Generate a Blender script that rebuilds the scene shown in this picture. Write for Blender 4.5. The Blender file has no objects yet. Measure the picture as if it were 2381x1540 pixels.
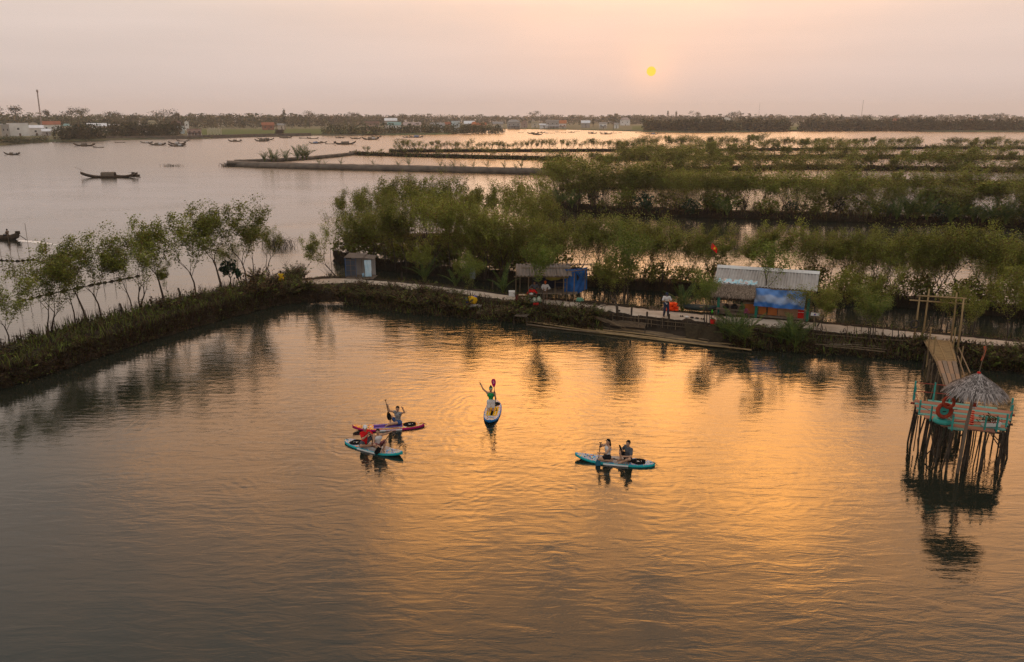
import bpy, bmesh, math, random
import numpy as np
from mathutils import Vector, Matrix, Euler
R = math.radians
PI = math.pi
scene = bpy.context.scene
COL = scene.collection

# ------------------------------------------------------------------ camera
FPX, CX, CY, CAMH = 1852.0, 1190.5, 770.0, 13.0      # lens in photo pixels, 13 m above the water
PITCH = R(14.97)
cam_d = bpy.data.cameras.new('camera'); cam = bpy.data.objects.new('camera', cam_d); COL.objects.link(cam)
cam_d.sensor_width = 36; cam_d.sensor_fit = 'HORIZONTAL'; cam_d.lens = 36 * FPX / 2381.0
cam_d.clip_start = 0.1; cam_d.clip_end = 20000
cam.location = (0, 0, CAMH); cam.rotation_euler = (PI/2 - PITCH, 0, 0)
scene.camera = cam

# ------------------------------------------------------------------ sky and sun
SUN_EL, SUN_AZ = R(3.05), R(9.45)                      # azimuth to the right of straight ahead (+Y)
SUN_DIR = Vector((math.sin(SUN_AZ)*math.cos(SUN_EL), math.cos(SUN_AZ)*math.cos(SUN_EL), math.sin(SUN_EL)))
world = bpy.data.worlds.new('World'); scene.world = world; world.use_nodes = True
nt = world.node_tree; nt.nodes.clear(); N = nt.nodes.new; L = nt.links.new
def wmath(op, a, b=None, c=None, clamp=False):
    n = N('ShaderNodeMath'); n.operation = op; n.use_clamp = clamp
    for i, v in enumerate((a, b, c)):
        if v is None: continue
        if isinstance(v, (int, float)): n.inputs[i].default_value = v
        else: L(v, n.inputs[i])
    return n.outputs[0]
def wmix(t, f, a, b):
    n = N('ShaderNodeMix'); n.data_type = 'RGBA'; n.blend_type = t
    for i, v in ((0, f), (6, a), (7, b)):
        if isinstance(v, (int, float)): n.inputs[i].default_value = v
        elif isinstance(v, tuple): n.inputs[i].default_value = (*v, 1)
        else: L(v, n.inputs[i])
    return n.outputs[2]
def wramp(fac, stops, interp='LINEAR'):
    n = N('ShaderNodeValToRGB'); n.color_ramp.interpolation = interp
    while len(n.color_ramp.elements) > 1: n.color_ramp.elements.remove(n.color_ramp.elements[-1])
    for i, (p, c) in enumerate(stops):
        e = n.color_ramp.elements[0] if i == 0 else n.color_ramp.elements.new(p)
        e.position = p; e.color = (*c, 1)
    L(fac, n.inputs[0]); return n.outputs[0]
tc = N('ShaderNodeTexCoord'); sep = N('ShaderNodeSeparateXYZ'); L(tc.outputs['Generated'], sep.inputs[0])
vx, vy, vz = sep.outputs
elev = wmath('MULTIPLY', wmath('ARCSINE', vz), 180/PI)                      # degrees
az = wmath('MULTIPLY', wmath('ARCTAN2', vx, vy), 180/PI)
daz = wmath('SUBTRACT', az, math.degrees(SUN_AZ))
e01 = wmath('DIVIDE', elev, 90, clamp=True)
# hazy dusk sky: grey-pink at the horizon, warmer and brighter as the haze thins upwards
SKY_STOPS = [(0.0, (0.635, 0.50, 0.448)), (2.5/90, (0.66, 0.53, 0.476)), (6/90, (0.72, 0.58, 0.518)),
             (10/90, (0.86, 0.685, 0.58)), (15/90, (0.93, 0.77, 0.66)), (22/90, (0.74, 0.66, 0.60)), (35/90, (0.58, 0.56, 0.53)), (1, (0.70, 0.69, 0.71))]
side = N('ShaderNodeMapRange'); side.interpolation_type = 'SMOOTHSTEP'; L(az, side.inputs['Value'])
side.inputs['From Min'].default_value = 8; side.inputs['From Max'].default_value = -38                   # greyer away from the sun
base = wmix('MULTIPLY', side.outputs[0], wramp(e01, SKY_STOPS), (0.945, 0.98, 1.0))
# broad golden glow over the sun's azimuth, strongest where the veil thins above it
g_az = wmath('POWER', 2.718, wmath('MULTIPLY', wmath('MULTIPLY', daz, daz), -1/(2*17.0**2)))
de = wmath('SUBTRACT', elev, 21.5)
g_up = wmath('GREATER_THAN', de, 0.0)
g_k = wmath('MULTIPLY_ADD', g_up, 1/(2*5.0**2) - 1/(2*8.0**2), -1/(2*5.0**2))
g_el = wmath('POWER', 2.718, wmath('MULTIPLY', wmath('MULTIPLY', de, de), g_k))
gn = N('ShaderNodeTexNoise'); gm = N('ShaderNodeMapping'); gm.inputs['Scale'].default_value = (3.0, 3.0, 5.0)
L(tc.outputs['Generated'], gm.inputs[0]); L(gm.outputs[0], gn.inputs['Vector']); gn.inputs['Scale'].default_value = 2.2; gn.inputs['Detail'].default_value = 6; gn.inputs['Roughness'].default_value = 0.6
broken = wmath('MAXIMUM', wmath('MULTIPLY_ADD', gn.outputs['Fac'], 4.4, -1.2), 0.12)              # broken cloud in the glow
glow = wmath('MULTIPLY', wmath('MULTIPLY', g_az, g_el), broken)
glow_c = wmix('MULTIPLY', 1.0, wmix('MIX', 1.0, (0, 0, 0), (6.8, 2.60, 0.28)), glow)
halo_d = wmath('ADD', wmath('MULTIPLY', daz, daz), wmath('POWER', wmath('SUBTRACT', elev, math.degrees(SUN_EL)), 2.0))
halo = wmath('POWER', 2.718, wmath('MULTIPLY', halo_d, -1/(2*6.5**2)))
halo_c = wmix('MULTIPLY', 1.0, wmix('MIX', 1.0, (0, 0, 0), (0.06, 0.022, 0.0)), halo)
# faint streaks of cloud
cn = N('ShaderNodeTexNoise'); cm = N('ShaderNodeMapping'); cm.inputs['Scale'].default_value = (1.0, 1.0, 12.0)
L(tc.outputs['Generated'], cm.inputs[0]); L(cm.outputs[0], cn.inputs['Vector']); cn.inputs['Scale'].default_value = 1.6; cn.inputs['Detail'].default_value = 5
cloud = wmath('MULTIPLY_ADD', cn.outputs['Fac'], 0.30, 0.85)
skyc = wmix('ADD', 1.0, wmix('ADD', 1.0, base, glow_c), halo_c)
skyc = wmix('MULTIPLY', 1.0, skyc, cloud)
# the sun's disc, dimmed by haze to a yellow ball
dist = wmath('SQRT', halo_d)
tight = wmath('POWER', 2.718, wmath('MULTIPLY', halo_d, -1/(2*1.2**2)))
skyc = wmix('ADD', 1.0, skyc, wmix('MULTIPLY', 1.0, wmix('MIX', 1.0, (0, 0, 0), (0.17, 0.06, 0.0)), tight))
disc = wmath('LESS_THAN', dist, 0.31)
skyc = wmix('MIX', disc, skyc, (1.45, 0.70, 0.075))
nish = N('ShaderNodeTexSky'); nish.sky_type = 'NISHITA'; nish.sun_disc = False
nish.sun_elevation = SUN_EL; nish.sun_rotation = SUN_AZ; nish.dust_density = 6.0; nish.air_density = 1.5
bg1 = N('ShaderNodeBackground'); L(nish.outputs[0], bg1.inputs[0]); bg1.inputs[1].default_value = 0.012
bg2 = N('ShaderNodeBackground'); L(skyc, bg2.inputs[0]); bg2.inputs[1].default_value = 1.0
adds = N('ShaderNodeAddShader'); L(bg1.outputs[0], adds.inputs[0]); L(bg2.outputs[0], adds.inputs[1])
wo = N('ShaderNodeOutputWorld'); L(adds.outputs[0], wo.inputs[0])

sun_d = bpy.data.lights.new('sun', 'SUN'); sun = bpy.data.objects.new('sun', sun_d); COL.objects.link(sun)
sun_d.energy = 0.13; sun_d.angle = R(26); sun_d.color = (1.0, 0.58, 0.26)
sun.rotation_euler = (-SUN_DIR).to_track_quat('-Z', 'Y').to_euler()
sun.location = SUN_DIR * 200

scene.view_settings.view_transform = 'Standard'; scene.view_settings.look = 'None'
scene.view_settings.gamma = 1; scene.view_settings.exposure = 0.08
cy = scene.cycles
cy.use_denoising = True
try:
    cy.denoiser = 'OPENIMAGEDENOISE'; cy.denoising_input_passes = 'RGB_ALBEDO_NORMAL'; cy.denoising_prefilter = 'NONE'
except Exception: pass
cy.max_bounces = 6; cy.diffuse_bounces = 2; cy.glossy_bounces = 3; cy.transmission_bounces = 3; cy.volume_bounces = 0
cy.transparent_max_bounces = 4; cy.sample_clamp_indirect = 2.5; cy.sample_clamp_direct = 12; cy.caustics_reflective = False; cy.caustics_refractive = False
scene.render.engine = 'CYCLES'

# ------------------------------------------------------------------ survey helpers: photo pixel -> place
sP, cP = math.sin(PITCH), math.cos(PITCH)
def ray(px, py):
    x = (px - CX)/FPX; u = (CY - py)/FPX
    return Vector((x, cP + u*sP, -sP + u*cP))
def G(px, py, z=0.0):                     # the point at height z seen at that pixel
    d = ray(px, py); return Vector((0, 0, CAMH)) + d*((z - CAMH)/d.z)
def PYp(px, py, Y):                       # the point at distance Y seen at that pixel
    d = ray(px, py); return Vector((0, 0, CAMH)) + d*(Y/d.y)
def lerp_line(pts, t):                    # t 0..1 over a polyline of tuples
    n = len(pts)-1; f = min(max(t, 0), 1)*n; i = min(int(f), n-1); k = f-i
    return tuple(a+(b-a)*k for a, b in zip(pts[i], pts[i+1]))
def interp(x, xs, ys): return float(np.interp(x, xs, ys))

# ------------------------------------------------------------------ objects
def tag(o, label=None, cat=None, group=None, kind=None):
    if label: o['label'] = label
    if cat: o['category'] = cat
    if group: o['group'] = group
    if kind: o['kind'] = kind
    return o
def link_obj(name, data, parent=None, loc=None):
    o = bpy.data.objects.new(name, data); COL.objects.link(o)
    if parent is not None: o.parent = parent
    if loc is not None: o.location = loc
    return o
def thing(name, label, cat, loc=(0, 0, 0), rz=0, group=None):
    o = link_obj(name, None, None, loc); o.rotation_euler = (0, 0, rz); o.empty_display_size = 0.2
    return tag(o, label, cat, group)
def copy_tree(o, parent=None):
    c = o.copy(); COL.objects.link(c); c.parent = parent
    for ch in list(o.children): copy_tree(ch, c)
    return c

class MB:
    """collects shapes into one mesh"""
    def __init__(s): s.v = []; s.f = []; s.m = []; s.t = []
    def add(s, verts, faces, mi=0, tint=0.5):
        b = len(s.v); s.v.extend([tuple(p) for p in verts])
        for f in faces: s.f.append(tuple(b+i for i in f)); s.m.append(mi); s.t.append(tint)
        return s
    def box(s, c, size, rot=None, mi=0, tint=0.5, taper=1.0):
        hx, hy, hz = size[0]/2, size[1]/2, size[2]/2; M = None
        if rot is not None: M = rot if isinstance(rot, Matrix) else Euler(rot).to_matrix()
        vs = []
        for z in (-1, 1):
            k = taper if z > 0 else 1
            for x, y in ((-1, -1), (1, -1), (1, 1), (-1, 1)):
                p = Vector((x*hx*k, y*hy*k, z*hz)); p = M @ p if M is not None else p
                vs.append(p + Vector(c))
        return s.add(vs, [(3, 2, 1, 0), (4, 5, 6, 7), (0, 1, 5, 4), (1, 2, 6, 5), (2, 3, 7, 6), (3, 0, 4, 7)], mi, tint)
    def bar(s, a, b, w, h, mi=0, tint=0.5):
        a, b = Vector(a), Vector(b); d = b-a; q = d.to_track_quat('X', 'Z').to_matrix()
        return s.box((a+b)/2, (d.length, w, h), q, mi, tint)
    def tube(s, pts, rad, n=6, mi=0, tint=0.5, caps=True):
        pts = [Vector(p) for p in pts]
        if isinstance(rad, (int, float)): rad = [rad]*len(pts)
        vs = []; up = None
        for i, p in enumerate(pts):
            d = (pts[min(i+1, len(pts)-1)] - pts[max(i-1, 0)])
            if d.length < 1e-9: d = Vector((0, 0, 1))
            d.normalize()
            if up is None: up = d.orthogonal().normalized()
            a = (up - d*up.dot(d)); a = a.normalized() if a.length > 1e-6 else d.orthogonal().normalized(); up = a
            b = d.cross(a)
            for k in range(n):
                t = 2*PI*k/n; vs.append(p + (a*math.cos(t) + b*math.sin(t))*rad[i])
        fs = []
        for i in range(len(pts)-1):
            for k in range(n):
                k2 = (k+1) % n; fs.append((i*n+k, i*n+k2, (i+1)*n+k2, (i+1)*n+k))
        if caps: fs.append(tuple(range(n-1, -1, -1))); fs.append(tuple((len(pts)-1)*n+k for k in range(n)))
        return s.add(vs, fs, mi, tint)
    def lathe(s, prof, n=16, c=(0, 0, 0), M=None, mi=0, tint=0.5):   # prof: (r, z)
        vs = []; fs = []; c = Vector(c)
        for r, z in prof:
            for k in range(n):
                t = 2*PI*k/n; p = Vector((r*math.cos(t), r*math.sin(t), z)); vs.append((M @ p if M is not None else p)+c)
        for i in range(len(prof)-1):
            for k in range(n):
                k2 = (k+1) % n; fs.append((i*n+k, i*n+k2, (i+1)*n+k2, (i+1)*n+k))
        return s.add(vs, fs, mi, tint)
    def torus(s, c, R0, r0, M=None, n=24, m=8, mi=0):
        vs = []; fs = []; c = Vector(c)
        for i in range(n):
            a = 2*PI*i/n
            for j in range(m):
                b = 2*PI*j/m; p = Vector(((R0+r0*math.cos(b))*math.cos(a), (R0+r0*math.cos(b))*math.sin(a), r0*math.sin(b)))
                vs.append((M @ p if M is not None else p)+c)
        for i in range(n):
            for j in range(m):
                fs.append((i*m+j, ((i+1) % n)*m+j, ((i+1) % n)*m+(j+1) % m, i*m+(j+1) % m))
        return s.add(vs, fs, mi)
    def grid(s, fn, nu, nv, mi=0):            # fn(u,v)->point
        vs = [fn(i/nu, j/nv) for j in range(nv+1) for i in range(nu+1)]
        fs = [(j*(nu+1)+i, j*(nu+1)+i+1, (j+1)*(nu+1)+i+1, (j+1)*(nu+1)+i) for j in range(nv) for i in range(nu)]
        return s.add(vs, fs, mi)
    def mesh(s, name, mats, smooth=False):
        me = bpy.data.meshes.new(name); me.from_pydata(s.v, [], s.f)
        if not isinstance(mats, (list, tuple)): mats = [mats]
        for m in mats: me.materials.append(m)
        if len(mats) > 1: me.polygons.foreach_set('material_index', s.m)
        if any(t != 0.5 for t in s.t):
            at = me.attributes.new('tint', 'FLOAT', 'FACE'); at.data.foreach_set('value', s.t)
        if smooth: me.polygons.foreach_set('use_smooth', [True]*len(me.polygons))
        me.update(); return me
    def build(s, name, mats, parent=None, smooth=False, loc=None):
        return link_obj(name, s.mesh(name, mats, smooth), parent, loc)
    def top(s, name, mats, label, cat, group=None, smooth=False, loc=None):
        return tag(s.build(name, mats, None, smooth, loc), label, cat, group)

def quads_mesh(name, P, tint, mat):
    """P: (n,4,3) array of quads, tint: (n,)"""
    n = len(P); me = bpy.data.meshes.new(name)
    me.vertices.add(n*4); me.vertices.foreach_set('co', np.ascontiguousarray(P, dtype=np.float32).ravel())
    me.loops.add(n*4); me.loops.foreach_set('vertex_index', np.arange(n*4, dtype=np.int32))
    me.polygons.add(n); me.polygons.foreach_set('loop_start', np.arange(0, n*4, 4, dtype=np.int32))
    at = me.attributes.new('tint', 'FLOAT', 'FACE'); at.data.foreach_set('value', np.asarray(tint, dtype=np.float32))
    me.materials.append(mat); me.update(calc_edges=True); return me
def leaf_quads(C, size, rng, flat=0.35, aspect=0.55):
    """one leaf-shaped quad (rhombus) per centre"""
    n = len(C); nrm = rng.normal(size=(n, 3)); nrm[:, 2] = np.abs(nrm[:, 2]) + flat
    nrm /= np.linalg.norm(nrm, axis=1)[:, None]
    a = np.cross(nrm, rng.normal(size=(n, 3))); a /= np.linalg.norm(a, axis=1)[:, None] + 1e-9
    b = np.cross(nrm, a); s = (size*rng.uniform(0.6, 1.35, n))[:, None] if np.isscalar(size) else (size*rng.uniform(0.6, 1.35, n))[:, None]
    return np.stack([C - a*s, C - b*s*aspect, C + a*s, C + b*s*aspect], axis=1)

# ------------------------------------------------------------------ materials
def new_mat(name):
    m = bpy.data.materials.new(name); m.use_nodes = True
    t = m.node_tree; p = t.nodes['Principled BSDF']; return m, t, p
def plain(name, c, rough=0.6, c2=None, scale=6.0, detail=4.0, bump=0.0, bscale=None, metal=0.0, stretch=(1, 1, 1), spec=0.06):
    """two colours mixed by object-space noise, optional fine relief"""
    m, t, p = new_mat(name); p.inputs['Roughness'].default_value = rough; p.inputs['Metallic'].default_value = metal
    p.inputs['Specular IOR Level'].default_value = spec
    if c2 is None: c2 = tuple(x*0.72 for x in c)
    co = t.nodes.new('ShaderNodeTexCoord'); mp = t.nodes.new('ShaderNodeMapping'); mp.inputs['Scale'].default_value = stretch
    t.links.new(co.outputs['Object'], mp.inputs[0])
    n = t.nodes.new('ShaderNodeTexNoise'); n.inputs['Scale'].default_value = scale; n.inputs['Detail'].default_value = detail
    t.links.new(mp.outputs[0], n.inputs['Vector'])
    r = t.nodes.new('ShaderNodeValToRGB'); r.color_ramp.elements[0].position = 0.32; r.color_ramp.elements[1].position = 0.68
    r.color_ramp.elements[0].color = (*c, 1); r.color_ramp.elements[1].color = (*c2, 1)
    t.links.new(n.outputs['Fac'], r.inputs[0]); t.links.new(r.outputs[0], p.inputs['Base Color'])
    if bump:
        n2 = t.nodes.new('ShaderNodeTexNoise'); n2.inputs['Scale'].default_value = bscale or scale*5; n2.inputs['Detail'].default_value = 5
        t.links.new(mp.outputs[0], n2.inputs['Vector'])
        b = t.nodes.new('ShaderNodeBump'); b.inputs['Strength'].default_value = 0.6; b.inputs['Distance'].default_value = bump
        t.links.new(n2.outputs['Fac'], b.inputs['Height']); t.links.new(b.outputs[0], p.inputs['Normal'])
    return m
def leafy(name, stops, rough=0.55, trans=0.25, vary=0.25):
    """leaf colours picked per leaf by its 'tint', varied a little per plant"""
    m, t, p = new_mat(name); p.inputs['Roughness'].default_value = rough; p.inputs['Specular IOR Level'].default_value = 0.12
    a = t.nodes.new('ShaderNodeAttribute'); a.attribute_name = 'tint'
    r = t.nodes.new('ShaderNodeValToRGB')
    while len(r.color_ramp.elements) > 1: r.color_ramp.elements.remove(r.color_ramp.elements[-1])
    for i, (q, c) in enumerate(stops):
        e = r.color_ramp.elements[0] if i == 0 else r.color_ramp.elements.new(q)
        e.position = q; e.color = (*c, 1)
    t.links.new(a.outputs['Fac'], r.inputs[0])
    oi = t.nodes.new('ShaderNodeObjectInfo'); mr = t.nodes.new('ShaderNodeMapRange')
    mr.inputs['To Min'].default_value = 1-vary; mr.inputs['To Max'].default_value = 1+vary
    t.links.new(oi.outputs['Random'], mr.inputs['Value'])
    hs = t.nodes.new('ShaderNodeHueSaturation'); t.links.new(mr.outputs[0], hs.inputs['Value']); t.links.new(r.outputs[0], hs.inputs['Color'])
    t.links.new(hs.outputs[0], p.inputs['Base Color'])
    if trans:
        tr = t.nodes.new('ShaderNodeBsdfTranslucent'); t.links.new(hs.outputs[0], tr.inputs[0])
        mx = t.nodes.new('ShaderNodeMixShader'); mx.inputs[0].default_value = trans
        t.links.new(p.outputs[0], mx.inputs[1]); t.links.new(tr.outputs[0], mx.inputs[2])
        t.links.new(mx.outputs[0], t.nodes['Material Output'].inputs[0])
    return m

M = {}
M['leaf'] = leafy('mangrove_leaf', [(0, (0.13, 0.074, 0.024)), (0.25, (0.115, 0.125, 0.020)), (0.6, (0.185, 0.208, 0.032)), (1, (0.27, 0.30, 0.05))], trans=0.3)
M['leaf_bright'] = leafy('bright_leaf', [(0, (0.065, 0.085, 0.018)), (0.5, (0.12, 0.165, 0.025)), (1, (0.20, 0.245, 0.04))], trans=0.3)
M['leaf_dark'] = leafy('dark_leaf', [(0, (0.010, 0.022, 0.010)), (0.6, (0.020, 0.050, 0.020)), (1, (0.04, 0.085, 0.03))], trans=0.15)
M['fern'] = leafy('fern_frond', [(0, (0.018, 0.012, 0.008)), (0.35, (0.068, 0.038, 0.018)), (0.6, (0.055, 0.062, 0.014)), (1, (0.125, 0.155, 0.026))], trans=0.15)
M['palm'] = leafy('palm_frond', [(0, (0.030, 0.050, 0.014)), (0.5, (0.055, 0.095, 0.020)), (1, (0.14, 0.17, 0.03))], trans=0.25)
M['leaf_far'] = leafy('woodland_leaf', [(0, (0.026, 0.030, 0.013)), (0.5, (0.045, 0.055, 0.020)), (1, (0.085, 0.095, 0.030))], trans=0.1)
M['bark'] = plain('bark', (0.050, 0.037, 0.027), 0.9, (0.095, 0.075, 0.058), 9, bump=0.01)
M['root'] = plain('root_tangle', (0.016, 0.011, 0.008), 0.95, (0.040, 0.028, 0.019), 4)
M['mud'] = plain('mud', (0.016, 0.012, 0.008), 0.85, (0.034, 0.025, 0.017), 1.3, bump=0.04, bscale=6)
M['bank'] = plain('bank_soil', (0.020, 0.015, 0.010), 0.95, (0.050, 0.036, 0.025), 0.9, bump=0.06, bscale=4)
M['grey_bank'] = plain('sandy_bank', (0.115, 0.095, 0.080), 0.95, (0.20, 0.165, 0.135), 0.6, bump=0.08, bscale=3)
M['sand'] = plain('sand_path', (0.52, 0.42, 0.33), 0.95, (0.38, 0.30, 0.23), 1.6, detail=8, bump=0.02, bscale=12)
M['bamboo'] = plain('bamboo', (0.36, 0.25, 0.12), 0.6, (0.24, 0.16, 0.085), 3, bump=0.003, stretch=(1, 1, 0.3))
M['bamboo_old'] = plain('weathered_bamboo', (0.20, 0.145, 0.09), 0.75, (0.125, 0.09, 0.06), 4)
M['stake'] = plain('old_stake', (0.038, 0.029, 0.022), 0.9, (0.085, 0.066, 0.050), 6)
M['wood'] = plain('boat_wood', (0.045, 0.032, 0.023), 0.8, (0.085, 0.060, 0.042), 3)
M['wood_grey'] = plain('grey_plank', (0.24, 0.19, 0.15), 0.85, (0.15, 0.115, 0.085), 4, stretch=(1, 6, 1), bump=0.004)
# ================================================================== THE SETTING
# ---- water: one sheet, relief from wind ripples and from rings that spread round the boards
BOARD_C = [G(905, 992), G(869, 1042), G(1142, 958), G(1430, 1072)]
def water_material():
    m, t, p = new_mat('water'); nd = t.nodes.new; lk = t.links.new
    p.inputs['Base Color'].default_value = (0.016, 0.019, 0.013, 1); p.inputs['Roughness'].default_value = 0.04
    p.inputs['IOR'].default_value = 1.45
    ge = nd('ShaderNodeNewGeometry'); pos = ge.outputs['Position']
    def noise(scale, sx, sy, rot, detail=3, rough=0.55, dist=0.0):
        mp = nd('ShaderNodeMapping'); mp.inputs['Scale'].default_value = (sx, sy, 1); mp.inputs['Rotation'].default_value = (0, 0, rot)
        lk(pos, mp.inputs[0]); n = nd('ShaderNodeTexNoise'); n.inputs['Scale'].default_value = scale; n.inputs['Detail'].default_value = detail
        n.inputs['Roughness'].default_value = rough; n.inputs['Distortion'].default_value = dist
        lk(mp.outputs[0], n.inputs['Vector']); return n.outputs['Fac']
    def ma(op, a, b=None):
        n = nd('ShaderNodeMath'); n.operation = op
        for i, v in enumerate((a, b)):
            if v is None: continue
            if isinstance(v, (int, float)): n.inputs[i].default_value = v
            else: lk(v, n.inputs[i])
        return n.outputs[0]
    h = ma('MULTIPLY', noise(1.7, 0.42, 1.5, R(10), 4, 0.55, 0.8), 0.085)
    h = ma('ADD', h, ma('MULTIPLY', noise(4.6, 0.40, 1.4, R(-12), 3, 0.6, 0.8), 0.017))
    h = ma('ADD', h, ma('MULTIPLY', noise(0.42, 0.6, 1.4, R(5), 3), 0.10))
    # patches where the wind roughens the surface
    patch = noise(0.05, 1, 1.8, R(20), 4)
    h = ma('MULTIPLY', h, ma('ADD', ma('MULTIPLY', ma('POWER', patch, 2.0), 3.6), 0.04))
    wob = ma('MULTIPLY', noise(0.30, 1, 1, 0, 3), 4.6)
    for i, c in enumerate(BOARD_C):
        vm = nd('ShaderNodeVectorMath'); vm.operation = 'DISTANCE'; lk(pos, vm.inputs[0]); vm.inputs[1].default_value = (c.x, c.y, 0)
        d = vm.outputs['Value']
        s = ma('SINE', ma('MULTIPLY', ma('ADD', d, wob), 2*PI/(0.62 if i != 2 else 0.55)))
        fall = ma('POWER', 2.718, ma('MULTIPLY', d, -0.19))
        h = ma('ADD', h, ma('MULTIPLY', ma('MULTIPLY', s, fall), 0.011))
    # the open lagoon beyond the dikes lies in the wind: finer, rougher surface there than in the sheltered ponds
    sx = nd('ShaderNodeSeparateXYZ'); lk(pos, sx.inputs[0]); mr = nd('ShaderNodeMapRange'); mr.interpolation_type = 'SMOOTHSTEP'
    lk(sx.outputs['Y'], mr.inputs['Value']); mr.inputs['From Min'].default_value = 70; mr.inputs['From Max'].default_value = 260; mr.inputs['To Min'].default_value = 0.035; mr.inputs['To Max'].default_value = 0.22
    lk(mr.outputs[0], p.inputs['Roughness'])
    b = nd('ShaderNodeBump'); b.inputs['Strength'].default_value = 1.0; b.inputs['Distance'].default_value = 0.175
    lk(h, b.inputs['Height']); lk(b.outputs[0], p.inputs['Normal'])
    return m
M['water'] = water_material()
w = MB()
ys = [-60, -10, 0, 20, 60, 120, 240, 480, 900, 1600, 2900]
for i in range(len(ys)-1):
    X = 2900
    w.add([(-X, ys[i], 0), (X, ys[i], 0), (X, ys[i+1], 0), (-X, ys[i+1], 0)], [(0, 1, 2, 3)])
tag(w.build('water', M['water']), kind='structure')

# ---- far shore
SHORE = [(-700, 352), (-200, 347), (-40, 343), (27, 336), (121, 330), (236, 327), (322, 325), (483, 322.5), (581, 319), (700, 316), (900, 314.5),
         (1040, 313), (1120, 306), (1163, 300), (1290, 301), (1405, 304), (1520, 307.5), (1620, 308.5), (1738, 307), (1800, 305), (2092, 304.5), (2161, 306.6), (2381, 307), (2700, 307), (3200, 307)]
def ground_material():
    m, t, p = new_mat('far_ground'); p.inputs['Roughness'].default_value = 1
    ge = t.nodes.new('ShaderNodeNewGeometry'); n = t.nodes.new('ShaderNodeTexNoise'); n.inputs['Scale'].default_value = 0.02; n.inputs['Detail'].default_value = 5
    t.links.new(ge.outputs['Position'], n.inputs['Vector']); r = t.nodes.new('ShaderNodeValToRGB')
    for i, (q, c) in enumerate([(0.35, (0.06, 0.055, 0.03)), (0.65, (0.09, 0.11, 0.035))]):
        r.color_ramp.elements[i].position = q; r.color_ramp.elements[i].color = (*c, 1)
    t.links.new(n.outputs['Fac'], r.inputs[0]); t.links.new(r.outputs[0], p.inputs['Base Color']); return m
M['ground'] = ground_material()
g = MB(); pts = []
for i in range(120):
    x, y = lerp_line(SHORE, i/119); pts.append(G(x, y))
rs = random.Random(4); n = len(pts); vs = []
for q in pts:
    dr = Vector((q.x, q.y, 0)).normalized(); j = rs.uniform(-2, 2)
    a = q + dr*j; vs += [(a.x, a.y, -0.4), (a.x+dr.x*2.5, a.y+dr.y*2.5, 0.9), (a.x+dr.x*12, a.y+dr.y*12, 1.1), (dr.x*2950 if abs(dr.x*2950) < 2900 else math.copysign(2900, dr.x), 2900, 1.2)]
g.add(vs, [(i*4+k, (i+1)*4+k, (i+1)*4+k+1, i*4+k+1) for i in range(n-1) for k in range(3)])
tag(g.build('ground', M['ground'], smooth=True), kind='structure')
M['field'] = plain('rice_field', (0.085, 0.125, 0.032), 1.0, (0.065, 0.095, 0.030), 0.05)
for (x0, x1, y0, y1) in [(455, 660, 313, 301), (640, 880, 311, 300), (1470, 1545, 302, 293), (1828, 1866, 303, 295), (1640, 1700, 300, 294)]:
    f = MB(); c = [G(x0, y0, 1.26), G(x1, y0, 1.26), G(x1, y1, 1.26), G(x0, y1, 1.26)]; f.add(c, [(0, 1, 2, 3)])
    tag(f.build('field', M['field']), kind='structure')
# stone-faced shore wall below the village
M['shore_wall'] = plain('shore_stone', (0.16, 0.135, 0.11), 0.95, (0.10, 0.08, 0.065), 0.5, bump=0.1, bscale=1.2)
sw = MB(); prev = None
for i in range(30):
    q = G(*lerp_line([(243, 325.6), (322, 324.5), (483, 322), (581, 318.6), (720, 315.8)], i/29)); dr = Vector((q.x, q.y, 0)).normalized()
    sw.add([], [])
    if prev is not None: sw.bar(prev, q - dr*2 + Vector((0, 0, 0.9)), 3.5, 2.3)
    prev = q - dr*2 + Vector((0, 0, 0.9))
sw.top('shore_wall', M['shore_wall'], 'long low stone retaining wall along the village waterfront', 'wall')

# ---- dikes
def dike(name, lines, mat, n=60, jit=0.12, seed=0, smooth=True, sub=2):
    """lines: polylines of (px, py, z) from the far side to the near side; lofted"""
    rs = np.random.default_rng(seed); rows = []
    for ln in lines:
        rows.append([G(*lerp_line(ln, i/n)) for i in range(n+1)])
    full = []
    for a, b in zip(rows[:-1], rows[1:]):
        for k in range(sub): full.append([p.lerp(q, k/sub) for p, q in zip(a, b)])
    full.append(rows[-1]); mb = MB(); vs = []
    for j, r in enumerate(full):
        for p in r:
            e = rs.normal(size=3)*jit; vs.append((p.x+e[0], p.y+e[1], p.z + (e[2]*0.5 if 0 < j < len(full)-1 else 0)))
    W1 = n+1
    mb.add(vs, [(j*W1+i, (j+1)*W1+i, (j+1)*W1+i+1, j*W1+i+1) for j in range(len(full)-1) for i in range(n)])
    o = mb.build(name, mat, smooth=smooth); return tag(o, kind='structure')
PX = [640, 700, 760, 800, 900, 1000, 1100, 1200, 1300, 1400, 1500, 1600, 1700, 1850, 2000, 2140, 2260, 2381, 2560]
P_BACK = [657, 650, 645, 645, 652, 662, 674, 688, 697, 706, 716, 726, 734, 744, 758, 772, 783, 794, 812]
P_FRONT = [676, 668, 662, 660, 668, 678, 690, 702, 713, 726, 738, 748, 757, 767, 779, 789, 803, 813, 832]
P_WATER = [712, 704, 704, 712, 726, 736, 744, 752, 762, 772, 786, 800, 812, 822, 832, 842, 858, 868, 888]
PZ = 0.75
def line3(xs, ys, z): return [(x, y, z) for x, y in zip(xs, ys)]
back_w = [(x, y-4.5, -0.3) for x, y in zip(PX, [b + 23 for b in P_BACK])]
mid = [(x, f + min(17.5, .62*(wy-f)), 0.30) for x, f, wy in zip(PX, P_FRONT, P_WATER)]
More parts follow.
